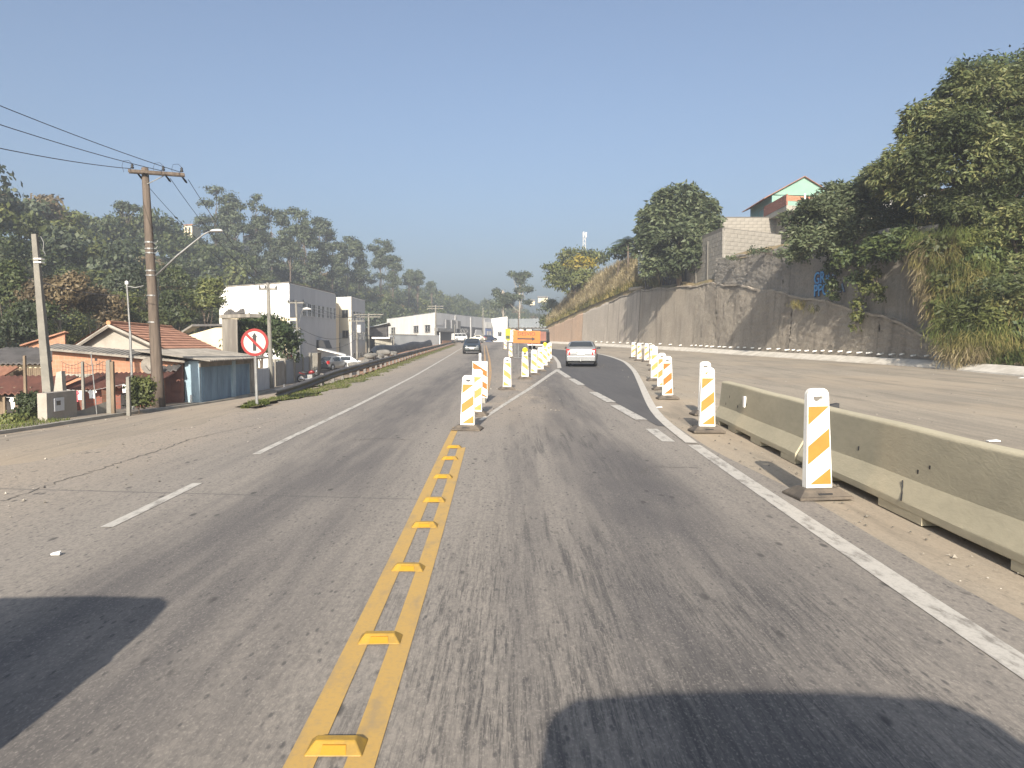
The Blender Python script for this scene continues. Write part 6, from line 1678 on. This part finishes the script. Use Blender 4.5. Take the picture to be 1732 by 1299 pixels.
MB().tube([at(264, 466), at(300, 432), at(335, 404), at(345, 396), at(356, 391)], [.045, .045, .04, .036, .034], 8).build('lamp_arm', 'steel', pole, smooth=True)
hd = at(366, 391); m = MB()
n = 12
secs = [(-.26, .05, .05), (-.18, .09, .075), (0, .15, .10), (.15, .16, .10), (.25, .10, .07), (.29, .03, .03)]
vs, fs = [], []
for x_, ry_, rz_ in secs: vs += [(hd.x + x_, hd.y + ry_ * math.cos(2 * PI * i / n), hd.z + rz_ * (math.sin(2 * PI * i / n) if math.sin(2 * PI * i / n) > 0 else .35 * math.sin(2 * PI * i / n))) for i in range(n)]
for j in range(len(secs) - 1): fs += [(j * n + i, j * n + (i + 1) % n, j * n + n + (i + 1) % n, j * n + n + i) for i in range(n)]
fs += [tuple(range(n)), tuple(range(len(vs) - n, len(vs)))]
m.add(vs, fs).build('lamp_head', 'frame_white', pole, smooth=True)
MB().tube([at(268, 470) , at(267, 560), at(268, 600)], .02, 5).build('riser_cable', 'dark', pole)

p0 = G(86, 701); k0 = p0.y / F_PX; h0 = P(64, 396, p0.y).z - p0.z
cp = thing('concrete_pole', 'bare tapered concrete pole standing behind the meter wall', 'utility pole', p0)
m = MB(); w0, w1, lx = .19, .10, (64 - 82) * k0
m.hexa([(-w0, -w0 * .8, -.3), (w0, -w0 * .8, -.3), (w0, w0 * .8, -.3), (-w0, w0 * .8, -.3)], [(lx - w1, -w1 * .8, h0), (lx + w1, -w1 * .8, h0), (lx + w1, w1 * .8, h0), (lx - w1, w1 * .8, h0)]); m.build('shaft', 'grey_pole', cp, bevel=.02)
for v_ in (438, 444): 
    q_ = P(66.5, v_, p0.y) - p0; MB().box(q_.x - .15, q_.x + .15, q_.y - .13, q_.y + .13, q_.z - .025, q_.z + .025).build('band', 'pvc', cp)
MB().tube([P(69, 400, p0.y) - p0, P(74, 410, p0.y) - p0, P(73, 424, p0.y) - p0, P(77, 430, p0.y) - p0], .014, 5).build('loose_wire', 'steel', cp)
pm = G(224, 686); pm = Vector((P(224, 640, 33).x, 33, gz(P(224, 640, 33).x, 33)))
tp = thing('metal_pole', 'thin galvanised service pole behind the shed roof', 'pole', pm)
MB().tube([(0, 0, 0), P(220, 560, 33) - pm], .055, 8).build('lower_tube', 'steel', tp); MB().tube([P(220, 562, 33) - pm, P(214, 474, 33) - pm], .038, 8).build('upper_tube', 'steel', tp)
q_ = P(215, 484, 33) - pm; MB().tube([q_, q_ + Vector((.35, 0, -.06)), q_ + Vector((.7, 0, .02))], .018, 5).build('service_arm', 'steel', tp); MB().box(q_.x - .06, q_.x + .06, q_.y - .06, q_.y + .06, q_.z + .08, q_.z + .2).build('cap', 'pvc', tp)

def far_pole(u, vb, vt, Y, rad, label, arms=(), lamp=None, mat='grey_pole', lean=0, box=None):
    b_ = P(u, vb, Y); b_ = Vector((b_.x, Y, min(b_.z, gz(b_.x, Y)) if Y < 140 else b_.z)); t = thing('utility_pole', label, 'utility pole', b_)
    h_ = P(u, vt, Y).z - b_.z
    m = MB(); round_pole(m, h_, rad, rad * .65, (lean, 0), 4, 8); m.build('shaft', mat, t, smooth=True)
    for (v_, w_) in arms:
        z_ = P(u, v_, Y).z - b_.z; MB().box(lean - w_, lean + w_, -.06, .06, z_ - .06, z_ + .06).build('crossarm', mat, t)
        for x_ in (-w_ * .9, -w_ * .3, w_ * .9): MB().tube([(lean + x_, 0, z_ + .06), (lean + x_, 0, z_ + .26)], [.06, .03], 6).build('insulator', 'dark', t)
    if lamp:
        (du, v0, v1) = lamp; z0_, z1_ = P(u, v0, Y).z - b_.z, P(u, v1, Y).z - b_.z; xx = du * Y / F_PX
        MB().tube([(0, 0, z0_), (xx * .6, 0, z0_ + (z1_ - z0_) * .75), (xx, 0, z1_)], .04, 6).build('lamp_arm', 'steel', t)
        MB().tube([(xx - .05, 0, z1_ + .02), (xx + .25 * np.sign(xx), 0, z1_ + .05), (xx + .65 * np.sign(xx), 0, z1_)], [.07, .13, .06], 8).build('lamp_head', 'frame_white', t, smooth=True)
    if box:
        z_ = P(u, box, Y).z - b_.z; MB().tube([(.3, -.1, z_ - .5), (.3, -.1, z_ + .5)], .28, 10).build('transformer', 'grey_wall', t)
    return b_ + Vector((lean, 0, h_))
t2 = far_pole(459, 652, 478, 51, .17, 'pale concrete utility pole just right of the round sign', arms=((489, .6),), lean=-.12)
t3 = far_pole(507, 634, 508, 66, .13, 'slim utility pole with a lamp in front of the annex', arms=((512, .7),), lamp=(8, 545, 523), lean=-.25)
t4 = far_pole(604, 602, 541, 100, .16, 'pole with a transformer in front of the three-storey block', arms=((543, 1.0),), box=556)
t5 = far_pole(624, 598, 530, 104, .17, 'utility pole with a double crossarm right of the three-storey block', arms=((532, 2.0), (536, 1.6)))
t6 = far_pole(737, 578, 516, 128, .19, 'utility pole with two crossarms before the white commercial building', arms=((518, 1.3), (522, 1.3)))
far_pole(769, 577, 548, 140, .09, 'thin pale post in front of the shops')
t8 = far_pole(817, 578, 520, 150, .12, 'plain pale pole in front of the blue shop sign')
t9 = far_pole(877, 575, 527, 165, .16, 'dark pole with a wide crossarm above the long shed', arms=((528, 1.4),), mat='wood_pole')
far_pole(744, 578, 562, 120, .07, 'short white post behind the guardrail end', mat='pvc')
far_pole(666, 590, 555, 110, .10, 'lamp pole at the corner of the grey yard wall')
# wires
def wire(a, b, sag, label, rad=.014, n=14):
    a, b = Vector(a), Vector(b)
    pts_ = [a.lerp(b, i / n) - Vector((0, 0, sag * 4 * (i / n) * (1 - i / n))) for i in range(n + 1)]
    o = MB().tube([p_ - a for p_ in pts_], rad, 4).build('power_line', 'wire', None, loc=a); tag(o, label, 'wire', 'overhead wires')
for i, (v0, nm) in enumerate(((237, 'lowest'), (197, 'middle'), (165, 'highest'))):
    e = ins[i] + Vector((0, -.15, -.15)); q_ = P(0, v0, 24.0); far_ = e + (q_ - e) * 1.9
    wire(e, far_, .25, nm + ' of the three wires running from the crossarm to the top left')
    wire(ins[i] + Vector((.1, .45, -.35)), t2 + Vector((-.5 + .5 * i, 0, -.35)), .55, ('left', 'middle', 'right')[i] + ' wire dropping from the crossarm to the pole by the round sign')
    wire(t2 + Vector((-.5 + .5 * i, 0, -.35)), t3 + Vector((-.6 + .6 * i, 0, -.05)), .35, ('left', 'middle', 'right')[i] + ' wire between the poles in front of the warehouse', .012)
    wire(t3 + Vector((-.6 + .6 * i, 0, -.05)), t5 + Vector((-1.2 + 1.2 * i, 0, -.1)), .9, ('left', 'middle', 'right')[i] + ' wire along the warehouse side wall', .014)
for i in range(2): wire(t3 + Vector((0, 0, -2.2 - 1.0 * i)), t4 + Vector((0, 0, -1.4 - 1.0 * i)), 1.1, ('upper', 'lower')[i] + ' drooping cable across the grey warehouse wall', .02)
wire(P(40, 468, 33), p1 + (P(262, 500, p1.y) - p1), .3, 'slack cable from the left edge to the big utility pole', .014)
wire(t5 + Vector((0, 0, -.2)), t6 + Vector((0, 0, -.3)), .9, 'thin line to the pole before the commercial building', .014)

# ---- yard front on the left: meter wall, fence, laundry
y0 = 25.2
a_ = G(64, 715); mw = thing('meter_wall', 'grey rendered meter wall with an electricity meter box', 'wall', (a_.x, a_.y, gz(a_.x, a_.y)), R(0))
wz = 1.05
MB().box(0, .34, 0, 1.9, -.3, wz).build('wall', 'plaster_grey', mw, bevel=.01)
bx = MB().box(.33, .385, .40, 1.0, .36, .84).build('meter_box', 'grey_wall', mw, bevel=.008); MB().box(.384, .392, .50, .76, .58, .74).build('meter_glass', 'glass_dark', bx)
q_ = P(102, 640, 29.8); bp = thing('broken_pillar', 'broken stub of a rendered pillar above the meter wall', 'pillar', (q_.x, q_.y, gz(q_.x, q_.y)))
MB().hexa([(-.35, -.15, 0), (.2, -.15, 0), (.2, .15, 0), (-.35, .15, 0)], [(-.08, -.12, 1.75), (.12, -.12, 1.8), (.12, .12, 1.8), (-.08, .12, 1.75)]).build('stub', 'plaster_grey', bp)
fA, fB = P(112, 690, 29.2), P(192, 690, 31.4)
ws = thing('leaning_slab', 'whitewashed sloping slab wall behind the kerb', 'wall', (fA.x, fA.y, gz(fA.x, fA.y)))
d = fB - fA; zsl = gz(fB.x, fB.y) - gz(fA.x, fA.y)
MB().hexa([(0, 0, -.3), (d.x, d.y, zsl - .3), (d.x, d.y + .12, zsl - .3), (0, .12, -.3)], [(0, 0, .12), (d.x, d.y, zsl + .62), (d.x, d.y + .12, zsl + .62), (0, .12, .12)]).build('slab', 'block_light', ws)
MB().hexa([(d.x * .72, d.y * .72 + .13, .2), (d.x, d.y + .13, zsl + .2), (d.x, d.y + .2, zsl + .2), (d.x * .72, d.y * .72 + .2, .2)], [(d.x * .70, d.y * .7 + .13, .98), (d.x * .97, d.y + .13, zsl + .9), (d.x * .97, d.y + .2, zsl + .9), (d.x * .70, d.y * .7 + .2, .98)]).build('brick_patch', 'brick', ws)
fence = [(142, 612, 704, .05, 'grey_pole', 'slim concrete fence post behind the sloping slab'), (186, 610, 698, .09, 'grey_pole', 'stout concrete fence post left of the dark doorway'), (192, 612, 697, .07, 'timber', 'timber fence post right against the stout concrete one'), (218, 638, 694, .07, 'grey_pole', 'white-grey gate post left of the creeper'), (9, 672, 720, .05, 'timber', 'bamboo post at the left edge'), (45, 602, 715, .05, 'timber', 'tall thin timber post in the shack yard'), (30, 668, 705, .07, 'timber', 'short timber post under the shack eave')]
for u, vt, vb, rad, mt, lab in fence:
    Y = 30.6 if u > 100 else 29.0
    b_ = P(u, vb, Y); z_ = min(b_.z, gz(b_.x, Y)); t = thing('fence_post', lab, 'post', (b_.x, Y, z_), 0, 'posts of the yard fence')
    hh = P(u, vt, Y).z - z_
    MB().hexa([(-rad, -rad, -.1), (rad, -rad, -.1), (rad, rad, -.1), (-rad, rad, -.1)], [(-rad * .85, -rad * .85, hh), (rad * .85, -rad * .85, hh), (rad * .85, rad * .85, hh + .03), (-rad * .85, rad * .85, hh + .02)]).build('shaft', mt, t)
rd = thing('leaning_rod', 'thin leaning iron rod in the fence', 'rod', P(164, 700, 30.2)); MB().tube([(0, 0, -.1), P(154, 598, 30.2) - P(164, 700, 30.2)], .022, 6).build('rod', 'steel', rd)
fm = thing('wire_fence', 'sagging wire mesh fence strung between the posts', 'fence', P(105, 640, 30.6))
o0 = P(105, 640, 30.6); m = MB()
for i in range(16):
    u = 106 + i * 5.2; m.tube([P(u, 614 + 4 * math.sin(i * .9), 30.6) - o0, P(u, 640, 30.6) - o0], .006, 4)
for v_ in (620, 628, 636): m.tube([P(106 + j * 8, v_ + 3 * math.sin(j * PI / 5), 30.6) - o0 for j in range(11)], .007, 4)
m.build('mesh', 'dark', fm)
m = MB().tube([P(103 + j * 4, 611 + 7 * math.sin((j % 9) * PI / 9), 30.6) - o0 for j in range(21)], .016, 5).build('top_cable', 'timber', fm)
# clothes
def shirt(u, v, Y, w_, h_, mat, label, sleeves=True):
    c_ = P(u, v, Y); t = thing('shirt' if sleeves else 'cloth', label, 'clothing', c_, R(random.uniform(-12, 12)), 'washing hung out in the yard')
    def fy(x_, z_): return .03 * math.sin(x_ * 14 + u) + .02 * math.sin(z_ * 9)
    out = [(-w_ * .5, 0), (-w_ * .18, .02), (0, -.03), (w_ * .18, .02), (w_ * .5, 0)]
    if sleeves: out += [(w_ * .78, -h_ * .22), (w_ * .62, -h_ * .34), (w_ * .46, -h_ * .25)]
    out += [(w_ * .47, -h_ * .6), (w_ * .5, -h_), (0, -h_ * .96), (-w_ * .5, -h_), (-w_ * .47, -h_ * .6)]
    if sleeves: out += [(-w_ * .46, -h_ * .25), (-w_ * .62, -h_ * .34), (-w_ * .78, -h_ * .22)]
    m = MB(); n = len(out)
    vs = [(x_, fy(x_, z_) - .008, z_) for x_, z_ in out] + [(x_, fy(x_, z_) + .008, z_) for x_, z_ in out] + [(0, -.03, -h_ * .45), (0, .0, -h_ * .45)]
    fs = [(i, (i + 1) % n, 2 * n) for i in range(n)] + [(n + (i + 1) % n, n + i, 2 * n + 1) for i in range(n)] + [(i, n + i, n + (i + 1) % n, (i + 1) % n) for i in range(n)]
    m.add(vs, fs).build('fabric', mat, t)
    for x_ in (-.3, .3): MB().box(x_ * w_ - .012, x_ * w_ + .012, -.02, .02, -.02, .04).build('peg', 'timber', t)
yl = 31.6
shirt(116, 661, yl, .26, .42, 'cloth_blue', 'blue shirt on the washing line', True); shirt(125, 661, yl, .30, .46, 'cloth_red', 'red shirt hanging between blue and white washing'); shirt(136, 661, yl, .26, .38, 'cloth_white', 'white shirt right of the red one')
shirt(156, 660, yl, .26, .34, 'cloth_white', 'white shirt hung behind the leaning rod'); shirt(211, 650, 33.6, .26, .38, 'cloth_white', 'white cloth hung in the dark doorway', False)
shirt(24, 673, 30.2, .28, .46, 'cloth_white', 'white shirt hung at the left end under the shack eave'); shirt(41, 674, 30.2, .40, .44, 'cloth_white', 'wide white sheet hung under the shack eave', False)
wl = thing('washing_line', 'washing line strung across the yard', 'line', P(108, 659, yl)); MB().tube([(0, 0, 0), P(150, 661.5, yl) - P(108, 659, yl), P(215, 649, 33) - P(108, 659, yl)], .008, 4).build('cord', 'cloth_white', wl)
wl = thing('washing_line', 'short washing line under the shack eave', 'line', P(8, 672, 30.2)); MB().tube([(0, 0, 0), P(52, 673, 30.2) - P(8, 672, 30.2)], .008, 4).build('cord', 'cloth_white', wl)
sd_ = thing('satellite_dish', 'grey satellite dish beside the utility pole', 'dish', P(252, 618, 36.5)); m = MB()
vs = [(0, .12, 0)]; fs = []
for j, r_ in enumerate((.2, .4)): vs += [(r_ * math.cos(2 * PI * i / 14), .12 - r_ * r_ * .75, r_ * math.sin(2 * PI * i / 14)) for i in range(14)]
fs = [(0, 1 + i, 1 + (i + 1) % 14) for i in range(14)] + [(1 + i, 15 + i, 15 + (i + 1) % 14, 1 + (i + 1) % 14) for i in range(14)]
m.add(vs, fs).build('reflector', 'fibro', sd_, smooth=True); MB().tube([(0, .15, 0), (0, .3, -.6)], .03, 6).build('mount', 'steel', sd_); MB().tube([(0, .1, -.3), (0, -.35, 0)], .015, 5).build('feed_arm', 'steel', sd_)
# ================================================================== VEHICLES
def wheel(parent, x, y, r=.31, w=.20):
    m = MB(); n = 20
    prof = [(-w / 2, r * .72), (-w / 2, r * .93), (-w * .36, r), (w * .36, r), (w / 2, r * .93), (w / 2, r * .72)]
    vs = []; fs = []
    for i in range(n):
        a_ = 2 * PI * i / n; vs += [(px_, rr_ * math.cos(a_), rr_ * math.sin(a_)) for px_, rr_ in prof]
    k_ = len(prof)
    for i in range(n): fs += [(i * k_ + j, i * k_ + j + 1, ((i + 1) % n) * k_ + j + 1, ((i + 1) % n) * k_ + j) for j in range(k_ - 1)]
    m.add(vs, fs); t = m.build('wheel', 'tyre', parent, smooth=True, loc=(x, y, r))
    s_ = 1 if x > 0 else -1
    m = MB(); m.tube([(s_ * w * .20, 0, 0), (s_ * w * .42, 0, 0)], r * .70, 16)
    m.build('rim', 'steel', t); m = MB()
    for i in range(5):
        a_ = 2 * PI * i / 5; m.tube([(s_ * w * .44, 0, 0), (s_ * w * .44, r * .62 * math.cos(a_), r * .62 * math.sin(a_))], r * .09, 4)
    m.build('spoke', 'chrome', t)
def car(name, label, cat, loc, rotz, paint, L=4.0, W=1.70, H=1.45, kind='hatch', group=None, lights_on=False):
    """lofted body; +y is the front"""
    t = thing(name, label, cat, loc, rotz, group)
    h = W / 2
    if kind == 'mpv':   st = [(-.50, .52, .80, .86, .90, .82), (-.485, .32, .95, 1.02, .95, .88), (-.46, .26, .98, 1.10, .97, .90), (-.40, .24, 1.0, H - .04, .99, .74), (-.30, .22, 1.0, H, 1.0, .77), (-.05, .2, .99, H + .01, 1.0, .78), (.12, .2, .97, H - .05, 1.0, .75), (.29, .2, .95, 1.0, 1.0, .86), (.40, .22, .84, .90, .98, .84), (.47, .26, .66, .74, .92, .76), (.50, .36, .55, .60, .80, .66)]
    elif kind == 'sedan': st = [(-.50, .42, .76, .82, .86, .80), (-.48, .30, .90, .95, .94, .86), (-.36, .24, .93, .98, .98, .84), (-.22, .22, .93, H - .05, 1.0, .70), (-.08, .2, .92, H, 1.0, .74), (.08, .2, .91, H - .02, 1.0, .73), (.25, .2, .89, .95, 1.0, .86), (.38, .22, .80, .86, .98, .85), (.46, .25, .68, .74, .93, .80), (.49, .3, .6, .66, .86, .74), (.50, .36, .52, .58, .8, .7)]
    elif kind == 'van': st = [(-.50, .3, 1.15, 1.85, .96, .84), (-.48, .24, 1.15, H, 1.0, .88), (-.2, .22, 1.15, H, 1.0, .88), (.1, .22, 1.15, H, 1.0, .88), (.36, .22, 1.15, H - .02, 1.0, .86), (.425, .22, 1.12, H - .12, 1.0, .82), (.485, .24, 1.08, 1.2, .98, .86), (.50, .34, .95, 1.0, .95, .82)]
    else: st = [(-.50, .45, .80, .86, .88, .80), (-.485, .30, .92, .98, .95, .86), (-.45, .25, .95, 1.02, .97, .85), (-.36, .22, .95, H - .04, .99, .72), (-.22, .2, .94, H, 1.0, .75), (.06, .2, .92, H - .02, 1.0, .74), (.24, .2, .90, .96, 1.0, .86), (.38, .22, .80, .86, .98, .85), (.46, .25, .68, .74, .93, .80), (.49, .3, .6, .66, .86, .74), (.50, .36, .52, .58, .8, .7)]
    def sec(s_):
        y, z0, zb_, zt_, wl, wt = s_; y *= L; a_ = h * wl; b_ = h * wt
        zm = (z0 + zb_) / 2
        half = [(0, z0), (a_ * .90, z0), (a_ * .985, z0 + .10), (a_, zm), (a_ * .975, zb_ - .06), (a_ * .95, zb_), (b_ * (1.03), zt_ - .10 * min(1, (zt_ - zb_) / .3)), (b_ * .93, zt_ - .035 * min(1, (zt_ - zb_) / .2)), (b_ * .5, zt_), (0, zt_ + .01)]
        return [(x_, y, z_) for x_, z_ in half], [(-x_, y, z_) for x_, z_ in half]
    SR = [sec(s_)[0] for s_ in st]; SL = [sec(s_)[1] for s_ in st]; K = len(SR[0]); n = len(st)
    m = MB()
    for SS in (SR, SL):
        vs = [q for r_ in SS for q in r_]; fs = [(i * K + j, i * K + j + 1, (i + 1) * K + j + 1, (i + 1) * K + j) for i in range(n - 1) for j in range(K - 1)]
        fs += [tuple(range(K)), tuple(range((n - 1) * K, n * K))]
        m.add(vs, fs)
    me_o = m.build('body', paint, t, smooth=True)
    bm = bmesh.new(); bm.from_mesh(me_o.data); bmesh.ops.remove_doubles(bm, verts=bm.verts, dist=.002); bmesh.ops.recalc_face_normals(bm, faces=bm.faces)
    for e in bm.edges:
        if len(e.link_faces) == 2 and e.calc_face_angle(0) > R(38): e.smooth = False
    bm.to_mesh(me_o.data); bm.free()
    # glass: chosen loft quads shrunk a little and lifted
    def pane(quads, nm, sx=.93, off=.012):
        m = MB()
        for q in quads:
            q = [Vector(p_) for p_ in q]; c_ = sum(q, Vector()) / 4; nr = (q[1] - q[0]).cross(q[2] - q[0]).normalized()
            if nr.dot(c_ - Vector((0, c_.y * .6, .7))) < 0: nr = -nr
            m.add([p_.lerp(c_, 1 - sx) + nr * off for p_ in q], [(0, 1, 2, 3)])
        return m.build(nm, 'glass_dark', t)
    roof = [i for i, s_ in enumerate(st) if s_[3] > 1.2]
    r0, r1 = roof[0], roof[-1]
    for SS in (SR, SL):
        ss = [i for i in range(max(r0, 1), r1) if True]
        for i in ss: pane([[SS[i][5], SS[i + 1][5], SS[i + 1][6], SS[i][6]]], 'side_window')
    def topq(i0, i1):
        a_, b_ = SR[i0], SR[i1]; c_, d_ = SL[i0], SL[i1]
        return [[c_[7], a_[7], b_[7], d_[7]]]
    pane(topq(r1, r1 + 1), 'windscreen', .9, off=.05)
    # rear screen
    if r0 > 0: pane(topq(r0 - 1, r0), 'rear_window', .92, off=.05)
    # wheels and arches
    wr = .31 if kind != 'van' else .34
    for x_ in (-h * .90, h * .90):
        for y_ in (-.30 * L, .325 * L):
            wheel(t, x_, y_, wr)
            s_ = 1 if x_ > 0 else -1; mm = MB()
            pts_ = [(s_ * h * .985, y_ + (wr + .05) * math.cos(a_), wr + (wr + .05) * math.sin(a_)) for a_ in np.linspace(0, PI, 10)]
            mm.tube(pts_, .035, 5); mm.build('wheel_arch', 'dark', t)
    MB().box(-h * .85, h * .85, -.47 * L, .46 * L, .17, .30).build('underbody', 'dark', t)
    # bumpers, lamps, plate, mirrors
    fr, rr_ = .5 * L, -.5 * L
    MB().hexa([(-h * .84, fr - .10, .27), (h * .84, fr - .10, .27), (h * .74, fr + .03, .30), (-h * .74, fr + .03, .30)], [(-h * .86, fr - .12, .48), (h * .86, fr - .12, .48), (h * .76, fr + .03, .46), (-h * .76, fr + .03, .46)]).build('front_bumper', paint, t, bevel=.02)
    rb = MB().hexa([(-h * .90, rr_ - .06, .30), (h * .90, rr_ - .06, .30), (h * .93, rr_ + .18, .28), (-h * .93, rr_ + .18, .28)], [(-h * .90, rr_ - .06, .58), (h * .90, rr_ - .06, .58), (h * .95, rr_ + .18, .60), (-h * .95, rr_ + .18, .60)]).build('rear_bumper', paint, t, bevel=.025)
    MB().box(-.3, .3, fr + .03, fr + .045, .32, .42).build('grille', 'dark', t)
    for s_ in (-1, 1):
        MB().hexa([(s_ * h * .52, fr - .05, .58), (s_ * h * .80, fr - .14, .60), (s_ * h * .86, fr - .35, .62), (s_ * h * .55, fr - .25, .62)], [(s_ * h * .50, fr - .05, .69), (s_ * h * .78, fr - .14, .72), (s_ * h * .85, fr - .36, .76), (s_ * h * .55, fr - .25, .76)]).build('headlight', 'light_clear', t)
        zl_ = .80 if kind != 'van' else 1.0
        MB().hexa([(s_ * h * .70, rr_ - .02, zl_ - .16), (s_ * h * .92, rr_ + .02, zl_ - .16), (s_ * h * .985, rr_ + .22, zl_ - .10), (s_ * h * .75, rr_ + .15, zl_ - .10)], [(s_ * h * .74, rr_ + .0, zl_ + .16), (s_ * h * .93, rr_ + .03, zl_ + .16), (s_ * h * .965, rr_ + .24, zl_ + .22), (s_ * h * .78, rr_ + .15, zl_ + .18)]).build('tail_light', 'light_red', t)
        ym_ = L * (.20 if kind != 'van' else .40)
        MB().hexa([(s_ * h * .96, ym_, .95), (s_ * (h + .20), ym_ - .02, .97), (s_ * (h + .20), ym_ + .10, .97), (s_ * h * .96, ym_ + .08, .95)], [(s_ * h * .96, ym_, 1.06), (s_ * (h + .19), ym_ - .02, 1.10), (s_ * (h + .19), ym_ + .10, 1.10), (s_ * h * .96, ym_ + .08, 1.06)]).build('mirror', 'dark', t, bevel=.02)
    MB().box(-.20, .20, fr + .046, fr + .056, .42, .53).build('number_plate', 'plate', t)
    MB().box(-.20, .20, rr_ - .055, rr_ - .045, .66, .77).build('number_plate', 'plate', t)
    MB().box(-.28, .28, rr_ - .05, rr_ - .02, .80, .83).build('boot_strip', 'chrome', t)
    return t
def gloc(u, v): return G(u, v)
q_ = G(990, 621); cs = car('silver_car', 'silver compact people carrier driving away into the diversion', 'car', (q_.x, q_.y + 2.0, gz(q_.x, q_.y + 2.0) + .01), R(-7), 'paint_silver', 4.1, 1.72, 1.42, 'mpv')
MB().tube([(0, -2.05, .33), (0, -2.22, .33), (0, -2.24, .42)], .03, 6).build('tow_ball', 'chrome', cs)
q_ = G(797, 599); car('dark_car', 'dark green-black hatchback coming towards the viewer with headlights catching the sun', 'car', (q_.x, q_.y + 1.9, gz(q_.x, q_.y + 1.9) + .01), PI + R(2), 'paint_dark', 3.9, 1.66, 1.42, 'hatch')
def fcar(u, v, Y, rot, paint, kind, label, L=4.1):
    p_ = P(u, v, Y); o = car('parked_car', label, 'car', p_, rot, paint, L, 1.72, 1.45 if kind != 'van' else 1.9, kind, 'cars parked by the shops')
    o.scale = (.8, .8, .8) if kind == 'van' else (.85, .85, .85)
fcar(777, 577.0, 152, R(-62), 'paint_white', 'van', 'white van parked before the dark shop openings', 3.6)
fcar(808, 577.0, 155, R(75), 'paint_cream', 'sedan', 'cream car parked side-on before the shops')
fcar(826, 577.0, 157, R(-60), 'paint_navy', 'hatch', 'dark blue car parked right of the cream one')
q_ = G(583, 616); car('parked_car', 'light car parked below the warehouse, half hidden by the sandbags', 'car', (P(588, 614, 84).x, 84, gz(P(588, 614, 84).x, 84)), R(-70), 'paint_white', 4.0, 1.7, 1.45, 'hatch', 'cars parked by the warehouse')
q_ = P(562, 612, 82); car('parked_car', 'grey car parked behind the pile of sandbags', 'car', (q_.x, 82, gz(q_.x, 82)), R(-20), 'paint_silver', 4.0, 1.7, 1.45, 'sedan', 'cars parked by the warehouse')
# truck tail behind the detour sign
q_ = P(908, 583, 92); tk = thing('truck', 'dark truck standing behind the orange detour sign', 'truck', (q_.x, 92, gz(q_.x, 92)), R(-8))
MB().box(-1.1, 1.1, 0, 4.2, .85, 1.0).build('bed', 'dark', tk); MB().box(-1.1, 1.1, 0, .08, 1.0, 2.1).build('tailgate', 'red_brown', tk)
for s_ in (-1, 1): MB().box(s_ * 1.1 - .04, s_ * 1.1 + .04, .09, 4.2, 1.0, 2.1).build('bed_side', 'fibro_dark', tk)
MB().hexa([(-1.05, 4.4, .6), (1.05, 4.4, .6), (1.05, 6.0, .6), (-1.05, 6.0, .6)], [(-1.0, 4.4, 2.5), (1.0, 4.4, 2.5), (.95, 5.6, 2.45), (-.95, 5.6, 2.45)]).build('cab', 'paint_dark', tk, bevel=.06)
MB().box(-.85, .85, 4.385, 4.399, 1.6, 2.2).build('cab_window', 'glass_dark', tk); MB().box(-1.1, 1.1, -.12, -.02, .45, .62).build('bumper', 'frame_white', tk)
for s_ in (-1, 1):
    MB().box(s_ * .9 - .14, s_ * .9 + .14, -.04, -.005, .68, .82).build('tail_light', 'light_red', tk)
    for y_ in (.9, 5.2): wheel(tk, s_ * .92, y_, .42, .28)
# motorcycle
q_ = P(523, 641, 60); mcz = gz(q_.x, 60); mc = thing('motorcycle', 'red motorcycle parked by the boundary wall', 'motorcycle', (q_.x, 60, mcz), R(-75))
for y_ in (-.62, .62): wheel(mc, 0.001, y_, .30, .10)
MB().tube([(0, .62, .3), (0, .45, .95)], .03, 6).build('fork', 'chrome', mc); MB().tube([(-.33, .36, 1.02), (0, .44, .98), (.33, .36, 1.02)], .018, 6).build('handlebar', 'dark', mc)
MB().tube([(0, .40, .80), (0, .2, .84), (0, -.02, .76)], [.08, .15, .10], 10).build('tank', 'paint_red', mc, smooth=True); MB().tube([(0, -.02, .76), (0, -.4, .78), (0, -.68, .84)], [.10, .12, .07], 8).build('seat', 'dark', mc, smooth=True)
MB().cbox((0, .05, .45), (.26, .38, .34)).build('engine', 'steel', mc, bevel=.03); MB().tube([(0, .42, .8), (0, .1, .35), (0, -.3, .35), (0, -.62, .3)], .03, 6).build('frame', 'dark', mc); MB().tube([(.12, .1, .3), (.14, -.3, .28), (.15, -.75, .36)], .04, 7).build('exhaust', 'chrome', mc)
MB().tube([(0, .52, .88), (0, .60, .88)], .09, 10).build('headlight', 'light_clear', mc); MB().tube([(0, -.3, .7), (0, -.8, .78)], [.08, .05], 6).build('rear_fender', 'paint_red', mc)
# vehicles known by their shadows: the one carrying the viewer, and the one that has just gone by on the left
v0 = car('camera_van', 'vehicle at the viewpoint whose roof shadow lies across the lane at bottom right', 'van', (0.84, -2.12, gz(0.5, -2) + .01), 0, 'paint_white', 4.2, 2.3, 2.08, 'van')
car('passing_car', 'vehicle beside the viewpoint whose shadow lies at the bottom left', 'car', (-3.22, .10, gz(-3.2, 0) + .01), PI, 'paint_dark', 4.3, 1.75, 1.66, 'mpv')

# ================================================================== haze
hzb = MB().box(-420, 420, -60, 620, -6, 62).build('haze', 'frame_grey')
km = bpy.data.materials.new('haze'); km.use_nodes = True; nt = km.node_tree; nt.nodes.clear()
out = nt.nodes.new('ShaderNodeOutputMaterial'); pv = nt.nodes.new('ShaderNodeVolumePrincipled')
pv.inputs['Color'].default_value = (0.80, 0.86, 0.95, 1); pv.inputs['Density'].default_value = 0.0009; pv.inputs['Anisotropy'].default_value = 0.2
nt.links.new(pv.outputs[0], out.inputs['Volume'])
hzb.data.materials.clear(); hzb.data.materials.append(km); struct(hzb, 'stuff'); hzb['label'] = 'thin dusty haze in the air over the valley'
hzb.display_type = 'WIRE'
